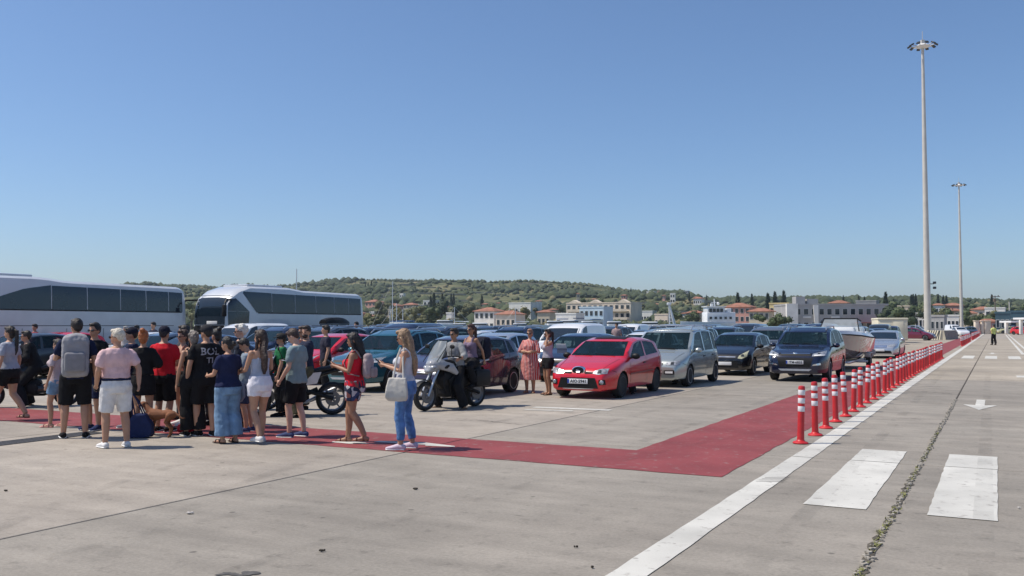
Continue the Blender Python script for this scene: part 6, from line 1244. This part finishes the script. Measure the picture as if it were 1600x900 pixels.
# bags and dog in the queue
x, y = at(219, 684); e = empty('shopping_bag', (x, y, .01), YAW + R(6)); tag(e, 'big navy carrier bag held low beside the man in pink', 'bag')
obj_vox('sack', MB().loft([[(-a, -.09, z), (a, -.09, z), (a*1.02, .09, z), (-a*1.02, .09, z)] for z, a in ((.0, .16), (.05, .19), (.2, .18), (.36, .09))]), cloth((.018, .03, .085)), e, .014, 3, .03, .09)
for yy in (-.06, .06): obj('handle', MB().tube([(-.1, yy, .34), (-.13, yy*.6, .55), (-.16, 0, .72), (-.04, yy*.6, .56), (.06, yy, .34)], .011, 6), cloth((.02, .03, .07)), e)
x, y = at(292, 677); e = empty('bag', (x, y, .01), YAW); tag(e, 'small red bag on the ground behind the curly haired woman', 'bag'); obj_vox('sack', MB().rbox((0, 0, .07), (.3, .16, .14), .05), cloth((.6, .03, .05)), e, .012, 2, .02, .06); obj('handle', MB().tube([(-.08, 0, .13), (0, 0, .2), (.08, 0, .13)], .008, 6), cloth((.5, .02, .04)), e)
x, y = at(366, 688); e = empty('shoulder_bag', (x+.02, y-.02, .78), YAW); tag(e, 'slouchy grey blue bag at the hip of the woman in navy', 'bag'); obj_vox('sack', MB().loft([[(-a, -.06, z), (a, -.06, z), (a, .06, z), (-a, .06, z)] for z, a in ((-.2, .10), (-.12, .15), (.05, .14), (.12, .09))]), cloth((.17, .21, .28)), e, .013, 2, .025, .07); obj('handle', MB().tube([(-.07, 0, .1), (-.05, .03, .4), (-.02, .06, .58)], .010, 6), cloth((.12, .15, .2)), e)
def dog(lab, u, v, phi):
    x, y = at(u, v); t = empty('dog', (x, y, 0), YAW + R(phi) + math.pi); t.scale = (.78, .78, .78); tag(t, lab, 'dog'); b = MB()
    # forward = -Y ; deep chest narrowing to the belly
    b.tube([(0, .30, .455), (0, .20, .47), (0, .05, .45), (0, -.12, .44), (0, -.24, .455), (0, -.30, .49)], [(.062, .075), (.078, .085), (.078, .088), (.095, .12), (.088, .115), (.06, .08)], 12, dome=True)
    b.tube([(0, -.26, .50), (0, -.35, .58), (0, -.40, .625)], [.075, .058, .05], 10, dome=True); b.ell((0, -.43, .645), (.058, .075, .058), 12, 8); b.tube([(0, -.46, .635), (0, -.53, .615), (0, -.56, .61)], [.04, .032, .024], 9, dome=True)
    for s_ in (1, -1):
        b.tube([(s_*.05, -.40, .68), (s_*.075, -.385, .655), (s_*.08, -.38, .60)], [(.022, .010), (.028, .011), (.014, .006)], 8, dome=True)
        b.tube([(s_*.06, -.22, .44), (s_*.065, -.20, .33), (s_*.065, -.225, .20), (s_*.065, -.22, .06), (s_*.065, -.25, .022)], [.052, .036, .026, .02, .024], 9, dome=True)
        o_ = .0 if s_ > 0 else .07
        b.tube([(s_*.06, .25, .44), (s_*.07, .17-o_, .31), (s_*.07, .29-o_, .185), (s_*.07, .27-o_, .06), (s_*.07, .235-o_, .022)], [.07, .046, .026, .02, .024], 9, dome=True)
    b.tube([(0, .31, .50), (0, .40, .45), (0, .50, .39), (0, .58, .40)], [.028, .02, .014, .008], 8, dome=True)
    obj_vox('body', b, mat('dog_fur', (.20, .075, .032), .8, 0, .2, 8, .4, 200), t, .012, 3); obj('nose', MB().ell((0, -.583, .618), (.014, .012, .011), 8, 6), BLACKP, t); obj('eyes', MB().ell((.036, -.478, .665), (.009, .008, .009), 7, 5).ell((-.036, -.478, .665), (.009, .008, .009), 7, 5), EYEW, t); obj('collar', MB().lathe([(.064, -.014), (.068, 0), (.064, .014)], 14, lambda p: (p[0], -.315+p[1]*.75+p[2]*-.6, .55+p[2]*.8-p[1]*.55)), cloth((.4, .02, .02)), t)
dog('slim brown dog standing side on in the queue', 251, 683, 72)
# people farther off between the cars
far = [(55, 34, 1.78, (.25, .05, .08), 'dark', 'head and red shoulders showing before the left coach'), (197, 33, 1.70, (.45, .42, .42), 'grey', 'grey haired head showing below the left coach window'), (214, 33, 1.74, (.55, .4, .2), 'dark', 'dark haired head right of the grey haired one by the coach'), (240, 36, 1.86, (.02, .025, .05), 'dark', 'tall dark figure standing near the rear of the left coach'), (557, 38, 1.88, (.72, .72, .72), 'dark', 'person in white T-shirt among the cars below the coach rear'), (963, 48, 1.86, (.3, .22, .22), 'dark', 'dark haired person among the cars behind the red hatchback'), (1223, 56, 1.7, (.1, .1, .2), 'dark', 'small figure far among the cars left of the navy SUV')]
for u, D, H_, c, hc, lab in far:
    person(lab, pos=atd(u, D), phi=150, H=H_, top=dict(kind='tee', col=c), bottom=dict(kind='trousers', col=(.04, .045, .06), to=1.95), shoes=('shoe', BLK), hair=('short', (.02, .015, .012) if hc == 'dark' else (.4, .38, .36)), vox=.028, group='people among the parked cars')
person('bearded rider in green top standing in the crowd behind the boy', 438, 650, phi=100, H=1.58, top=dict(kind='tee', col=(.02, .16, .06)), bottom=dict(kind='trousers', col=BLK, to=1.95), shoes=('shoe', BLK), hair=('short', (.03, .02, .015)), cap=(.03, .03, .03), glasses=True, group='people waiting in the queue')
person('man in sunglasses standing just behind the bearded motorcyclist', 472, 640, phi=130, H=1.72, top=dict(kind='tee', col=(.10, .04, .04)), bottom=dict(kind='trousers', col=BLK, to=1.95), shoes=('shoe', BLK), hair=('short', (.06, .03, .02)), glasses=True)
person('dark haired person behind the right shoulder of the bearded motorcyclist', 508, 618, phi=110, H=1.74, top=dict(kind='tee', col=(.03, .03, .05)), bottom=dict(kind='trousers', col=BLK, to=1.95), shoes=('shoe', BLK), hair=('short', (.02, .015, .012)))
person('head in dark hair between the man in red and the curly haired woman', 285, 655, phi=100, H=1.74, top=dict(kind='tee', col=(.05, .05, .06)), bottom=dict(kind='trousers', col=(.03, .03, .04), to=1.95), shoes=('shoe', BLK), hair=('short', (.016, .013, .012)), glasses=True)
person('woman with dark top knot behind the man in the lettered T-shirt', 336, 664, phi=60, H=1.68, fem=True, top=dict(kind='tee', col=(.02, .02, .03)), bottom=dict(kind='trousers', col=BLK, to=1.95), shoes=('shoe', BLK), hair=('bun', (.014, .012, .012)))
person('man in hi-vis vest and dark trousers walking down the empty lane', 1553, 539, phi=10, H=1.80, legs='shift', top=dict(kind='tee', col=(.62, .66, .22), hem=.9), bottom=dict(kind='trousers', col=BLK, to=1.95), shoes=('shoe', BLK), hair=('short', (.02, .015, .012)), L='hip', Rr='low', vox=.02, group='people on the road')
# drivers
def driver(lab, c, kd, col, hc):
    T = CT[kd]; yf = c.location.y - T.L/2 + {'hatch3': 1.06, 'mpv': .86, 'suv': 1.17, 'hatch5': .98}[kd] + 1.05
    person(lab, pos=(c.location.x + .36, yf + .22), phi=180 - math.degrees(YAW), H=1.72, z0=-.30 if kd != 'suv' else -.20, legs='ride', L='bars', Rr='bars', top=dict(kind='tee', col=col), bottom=dict(kind='trousers', col=(.03, .03, .04), to=1.95), hair=('short', hc), vox=.02, group='drivers waiting in their cars', shoes=('shoe', BLK))
driver('driver in dark top inside the red hatchback', red, 'hatch3', (.05, .05, .06), (.02, .015, .012))
driver('driver in pale shirt inside the silver people carrier', mul, 'mpv', (.5, .5, .5), (.25, .22, .2))
driver('driver in pale shirt inside the navy SUV', kug, 'suv', (.5, .5, .52), (.03, .02, .015))
# ================================================================ motorbikes and their riders
def mwheel(t, y, r, wd, name='wheel'):
    tyre = MB().lathe([(r*.74,-wd*.42),(r*.86,-wd*.5),(r*.97,-wd*.3),(r,0),(r*.97,wd*.3),(r*.86,wd*.5),(r*.74,wd*.42),(r*.74,-wd*.42)], 30, lambda p: (p[2], p[0], p[1]), 0, False).mesh('wheel', [RUBBER])
    w_ = link(name, tyre, t, (0, y, r)); X = lambda p: (p[2], p[0], p[1])
    b = MB().lathe([(r*.68,-wd*.3),(r*.76,-wd*.36),(r*.76,wd*.36),(r*.68,wd*.3),(r*.68,-wd*.3)], 28, X, 0, False).lathe([(.045,-.07),(.05,0),(.045,.07)], 12, X)
    for k in range(6):
        a = 2*math.pi*k/6; b.tube([(0, .04*math.cos(a), .04*math.sin(a)), (.0, r*.70*math.cos(a+.15), r*.70*math.sin(a+.15))], [.022, .015], 6)
    obj('rim', b, mat('cast_wheel', (.17, .17, .18), .45, .4, .1, 8), w_); obj('brake_disc', MB().lathe([(.06,.062),(.145,.062),(.145,.068),(.06,.068),(.06,.062)], 20, X, 0, False), mat('brake_steel', (.14, .14, .145), .4, .6, .1), w_); return w_
def motorbike(lab, front, rear, style, name='motorbike'):
    (xf, yf), (xr, yr) = front, rear; ang = math.atan2(yf-yr, xf-xr); wbm = 1.46
    # origin under the middle; forward = -Y
    t = empty(name, ((xf+xr)/2, (yf+yr)/2, 0), ang + math.pi/2); tag(t, lab, 'motorbike')
    r = {'white': .30, 'black': .32, 'scooter': .27}[style]; yF, yR = -wbm/2, wbm/2
    wF = mwheel(t, yF, r, .12); wR = mwheel(t, yR, r, .17)
    fair = {'white': mat('fairing_white', (.30, .31, .33), .25, 0, .06, 4, coat=.6), 'black': mat('fairing_black', (.014, .014, .016), .3, 0, .1, 4, coat=.5), 'scooter': mat('fairing_black', (.014, .014, .016), .3)}[style]
    dark = BLACKP; head_y = yF + .42
    for s_ in (1, -1): obj('fork', MB().tube([(s_*.10, yF, r), (s_*.10, yF+.16, .62), (s_*.085, head_y-.02, .98)], [.024, .027, .024], 8), ALLOY if style == 'white' else TRIM, t)
    obj('front_mudguard', MB().loft([[(x, yF + (r+.035)*math.sin(a)*1.0, r + (r+.035)*math.cos(a) - abs(x)*.25) for x in (-.075, -.04, 0, .04, .075)] for a in [R(-50+i*14) for i in range(9)]], False, 0, False), dark, t)
    obj('frame', MB().tube([(0, head_y, .92), (0, -.1, .55), (0, .25, .42), (0, .45, .5)], .05, 8).tube([(.13, .28, .46), (.13, yR, r)], .035, 8).tube([(-.13, .28, .46), (-.13, yR, r)], .035, 8).tube([(0, .2, .72), (0, yR+.1, .86)], .04, 8), dark, t)
    obj_vox('engine', MB().rbox((0, -.02, .42), (.36, .52, .34), .08).rbox((0, -.14, .60), (.30, .26, .22), .06).ell((.2, .08, .40), (.05, .13, .13)).ell((-.2, .08, .40), (.05, .13, .13)), TRIM, t, .014, 2)
    obj('exhaust', MB().tube([(-.12, -.22, .45), (-.16, -.1, .24), (-.17, .25, .24), (-.18, .48, .34), (-.19, yR+.08, .48)], [.024, .026, .03, .055, .06], 10), ALLOY if style != 'scooter' else TRIM, t)
    tank = MB().ell((0, -.12, .90), (.16, .28, .13), 14, 9)
    if style == 'scooter': tank = MB().ell((0, -.18, .72), (.2, .30, .26), 14, 9).rbox((0, .05, .38), (.40, .7, .18), .07).ell((0, yR-.05, .60), (.17, .34, .17), 14, 9)
    obj_vox('tank' if style != 'scooter' else 'body_panel', tank, fair if style != 'white' else dark, t, .014, 2)
    obj_vox('seat', MB().tube([(0, .02, .84), (0, .28, .82), (0, .50, .88), (0, .80, .93)], [(.11, .05), (.15, .055), (.14, .055), (.11, .04)], 12, dome=True), mat('seat_vinyl', (.015, .015, .016), .7), t, .014, 2)
    obj_vox('tail', MB().tube([(0, .45, .78), (0, .75, .86), (0, 1.0, .90)], [(.12, .06), (.10, .05), (.05, .025)], 10, dome=True), dark, t, .014, 2); obj('tail_light', MB().rbox((0, 1.03, .89), (.13, .04, .05), .015), TAIL, t)
    obj('rear_mudguard', MB().tube([(0, .92, .84), (0, 1.04, .66), (0, 1.08, .52)], [(.08, .01), (.09, .012), (.07, .01)], 8), dark, t)
    obj('handlebar', MB().tube([(-.40, head_y+.20, 1.08), (-.22, head_y+.08, 1.10), (0, head_y+.04, 1.06), (.22, head_y+.08, 1.10), (.40, head_y+.20, 1.08)], .014, 8), TRIM, t)
    for s_ in (1, -1):
        obj('grip', MB().tube([(s_*.30, head_y+.13, 1.09), (s_*.42, head_y+.21, 1.08)], .019, 8), dark, t); m_ = obj('mirror', MB().tube([(s_*.26, head_y+.08, 1.10), (s_*.34, head_y+.0, 1.28)], .008, 6).ell((s_*.37, head_y-.01, 1.30), (.075, .02, .045), 10, 7), dark, t); obj('lever', MB().tube([(s_*.26, head_y+.06, 1.08), (s_*.40, head_y+.14, 1.07)], .007, 5), ALLOY, t)
        obj('foot_peg', MB().tube([(s_*.12, .18, .36), (s_*.27, .18, .36)], .014, 6), TRIM, t)
    if style == 'white':
        obj_vox('front_fairing', MB().ell((0, head_y-.10, .93), (.20, .24, .13), 14, 9).tube([(0, head_y-.2, .88), (0, head_y-.31, .83), (0, head_y-.35, .80)], [(.17, .11), (.14, .08), (.10, .05)], 10, dome=True).tube([(.16, head_y-.1, .92), (.24, head_y+.10, .86), (.25, head_y+.26, .74)], [(.06, .10), (.05, .10), (.02, .05)], 9, dome=True).tube([(-.16, head_y-.1, .92), (-.24, head_y+.10, .86), (-.25, head_y+.26, .74)], [(.06, .10), (.05, .10), (.02, .05)], 9, dome=True), fair, t, .013, 2)
        obj_vox('body_shell', MB().tube([(0, head_y+.10, .66), (0, -.12, .54), (0, .3, .58), (0, .78, .80)], [(.19, .22), (.21, .27), (.19, .22), (.12, .10)], 14, dome=True), dark, t, .015, 2)
        for s_ in (1, -1):
            obj('dark_inlay', MB().ell((s_*.215, head_y+.02, .90), (.05, .11, .05), 10, 7, 0, rotm(R(20), 0, 0)), dark, t); obj('headlight', MB().ell((s_*.105, head_y-.30, .87), (.085, .045, .045), 12, 8, 0, rotm(0, R(-18*s_), R(28*s_))), LAMP, t)
        obj('windscreen', MB().loft([[(x*w_, head_y + y_ + .10*abs(x), z) for x in (-1, -.6, -.2, .2, .6, 1)] for w_, y_, z in ((.20, -.30, .98), (.21, -.20, 1.14), (.19, -.10, 1.30), (.13, -.02, 1.42))], False, 0, False), CLEAR, t)
        obj('screen_edge', MB().tube([(-.20, head_y-.10-.18, .99), (-.20, head_y-.0, 1.30), (-.13, head_y+.08, 1.42), (0, head_y-.02, 1.44), (.13, head_y+.08, 1.42), (.20, head_y-.0, 1.30), (.20, head_y-.28, .99)], .008, 5), TRIM, t)
        for s_ in (1, -1): obj('crash_guard', MB().tube([(s_*.2, -.35, .75), (s_*.24, -.42, .5), (s_*.18, -.25, .33)], .016, 6), TRIM, t)
        for s_ in (1, -1): obj('lower_fairing', MB().prism([(head_y+.05, .62), (head_y+.36, .78), (.18, .62), (.12, .30), (-.18, .24)], s_*.20, s_*.235, 0, lambda p: (p[2], p[0], p[1])), dark, t)
        for s_ in (1, -1): obj('side_case', MB().rbox((s_*.27, .66, .62), (.17, .46, .36), .06), dark, t)
        obj('luggage_rack', MB().tube([(.16, .55, .92), (.18, .98, 1.0), (-.18, .98, 1.0), (-.16, .55, .92)], .016, 6), ALLOY, t)
    elif style == 'black':
        obj_vox('headlight_cowl', MB().ell((0, head_y-.12, .98), (.13, .12, .12), 12, 9).tube([(0, head_y-.1, 1.05), (0, head_y-.02, 1.2)], [(.12, .02), (.08, .012)], 10), fair, t, .013, 2); obj('headlight', MB().ell((0, head_y-.215, .96), (.09, .03, .075), 12, 8), LAMP, t)
        for s_ in (1, -1): obj('side_panel', MB().prism([(.1, .80), (.5, .84), (.42, .62), (.14, .58)], s_*.13, s_*.16, 0, lambda p: (p[2], p[0], p[1])), ALLOY, t)
        obj('chain_guard', MB().tube([(.14, .2, .46), (.15, yR, .42)], .02, 6), TRIM, t); obj('side_stand', MB().tube([(.14, .1, .3), (.34, .16, .01)], .014, 6), TRIM, t)
    else:
        obj_vox('front_apron', MB().tube([(0, head_y+.05, .45), (0, head_y-.02, .75), (0, head_y-.04, 1.0)], [(.22, .06), (.24, .08), (.16, .08)], 12, dome=True), fair, t, .014, 2); obj('headlight', MB().ell((.09, head_y-.11, .92), (.07, .03, .05), 12, 8).ell((-.09, head_y-.11, .92), (.07, .03, .05), 12, 8), LAMP, t)
        obj('windscreen', MB().loft([[(x*w_, head_y + y_ + .08*abs(x), z) for x in (-1, -.5, 0, .5, 1)] for w_, y_, z in ((.2, -.1, 1.0), (.2, .0, 1.18), (.14, .08, 1.34))], False, 0, False), CLEAR, t)
    return t
def rider(lab, bike, along, z0, **kw):
    a = bike.rotation_euler.z; p = Vector(bike.location) + rotm(0, 0, a) @ Vector((0, along, 0)); phi = math.degrees(a - math.pi - YAW)
    return person(lab, pos=(p.x, p.y), phi=phi, z0=z0, group='motorbike riders', **kw)
W1 = motorbike('black and white touring motorbike with tall clear windscreen', (-10.28, 15.66), (-9.95, 17.05), 'white')
rider('motorcyclist in sunglasses and grey jacket on the white fronted bike', W1, .18, -.06, legs='rideplant', L='moto', Rr='moto', lean=8, H=1.74, top=dict(kind='tee', col=(.26, .27, .28), sleeve=1.2, ex=.03), bottom=dict(kind='trousers', col=(.016, .016, .018), to=1.95, ex=.025), shoes=('shoe', (.14, .09, .06)), hair=('short', (.02, .015, .012)), glasses=True, skin='brown')
rider('pillion woman in mauve vest and sunglasses on the white fronted bike', W1, .62, .12, legs='pillion', L='grip', Rr='lap', H=1.64, fem=True, top=dict(kind='tank', col=(.20, .15, .22)), bottom=dict(kind='trousers', col=BLK, to=1.95), shoes=('shoe', BLK), hair=('tail', (.05, .02, .014)), glasses=True, skin='brown')
p = Vector(W1.location) + rotm(0, 0, W1.rotation_euler.z) @ Vector((0, .93, 1.0)); e = empty('top_bag', p, W1.rotation_euler.z); tag(e, 'black rucksack strapped on the rack behind the pillion woman', 'bag'); obj_vox('sack', MB().rbox((0, .06, .24), (.36, .26, .5), .1), cloth((.02, .02, .024)), e, .014, 3, .03, .07); obj('strap', MB().tube([(-.12, -.05, .45), (-.12, -.1, .25), (-.12, -.05, .05)], .014, 6).tube([(.12, -.05, .45), (.12, -.1, .25), (.12, -.05, .05)], .014, 6), cloth((.1, .1, .1)), e)
fx, fy = at(432, 652); rx, ry = at(519, 648)
W2 = motorbike('black naked motorbike parked behind the boy in the grey green shirt', (rx-1.02, ry-1.04), (rx, ry), 'black')
rider('bearded motorcyclist in dark blue T-shirt looking back at the camera', W2, .22, -.05, legs='rideplant', L='lap', Rr='down', H=1.78, build=1.1, yaw=55, top=dict(kind='tee', col=(.02, .026, .05)), bottom=dict(kind='trousers', col=(.075, .07, .045), to=1.95, ex=.025), shoes=('shoe', BLK), hair=('short', (.03, .018, .012)), beard=(.04, .022, .015), glasses=False)
fx, fy = at(28, 641); rx, ry = at(104, 634)
W3 = motorbike('black scooter with small screen behind the walking woman at the left', (rx-1.02, ry-1.04), (rx, ry), 'scooter')
rider('rider in black jacket and sunglasses leaning over the black scooter', W3, .12, -.08, legs='rideplant', L='moto', Rr='moto', lean=22, H=1.74, top=dict(kind='tee', col=BLK, sleeve=1.9, ex=.03), bottom=dict(kind='trousers', col=BLK, to=1.95, ex=.03), shoes=('shoe', BLK), hair=('short', (.02, .015, .012)), glasses=True)
fx, fy = at(418, 640)
W4 = motorbike('black scooter parked behind the girl in white shorts', (fx-1.02, fy-1.04), (fx, fy), 'scooter')
bake_all()
# lettering on the back of the black T-shirt
def lettering(P, rows):
    t, Jt, world, up = P; sh = [o for o in t.children if o.name.startswith('shirt')][0]; bv = BVHTree.FromPolygons([v.co for v in sh.data.vertices], [list(p.vertices) for p in sh.data.polygons])
    for txt, z, size in rows:
        me = text_mesh(txt, size, mat('shirt_print', (.62, .62, .68), .8, 0, .05), .0005)
        for v in me.vertices:
            o = Vector((v.co.x + .03, .6, z + v.co.y)); hit = bv.ray_cast(o, Vector((0, -1, 0)))[0]
            # seen from behind: text runs from the figure's left to right
            v.co = Vector((o.x, (hit.y if hit else .12) + .004, o.z))
        for v in me.vertices: v.co.x = v.co.x
        fl = MB(); q = link('lettering', me, sh)
        for v in me.vertices: v.co.x = -v.co.x - .0
lettering(PB, (('BOL', 1.33, .16), ('TI', 1.19, .13)))
for o in bpy.data.objects:
    for k_ in ('_top', '_paint'):
        if k_ in o.keys(): del o[k_]
# ================================================================ air between here and the hills
hz = bpy.data.materials.new('haze_air'); hz.use_nodes = True; ht = hz.node_tree; ht.nodes.clear()
ho = ht.nodes.new('ShaderNodeOutputMaterial'); hv_ = ht.nodes.new('ShaderNodeVolumePrincipled'); hv_.inputs['Color'].default_value = (.72, .82, .95, 1); hv_.inputs['Density'].default_value = .00013; hv_.inputs['Anisotropy'].default_value = .2
ht.links.new(hv_.outputs[0], ho.inputs['Volume'])
tag(obj('haze', MB().box((0, 1400, 59), (5600, 4600, 122)), hz, smooth=False), 'thin pale haze hanging over the port and hills', 'haze', kind='stuff')
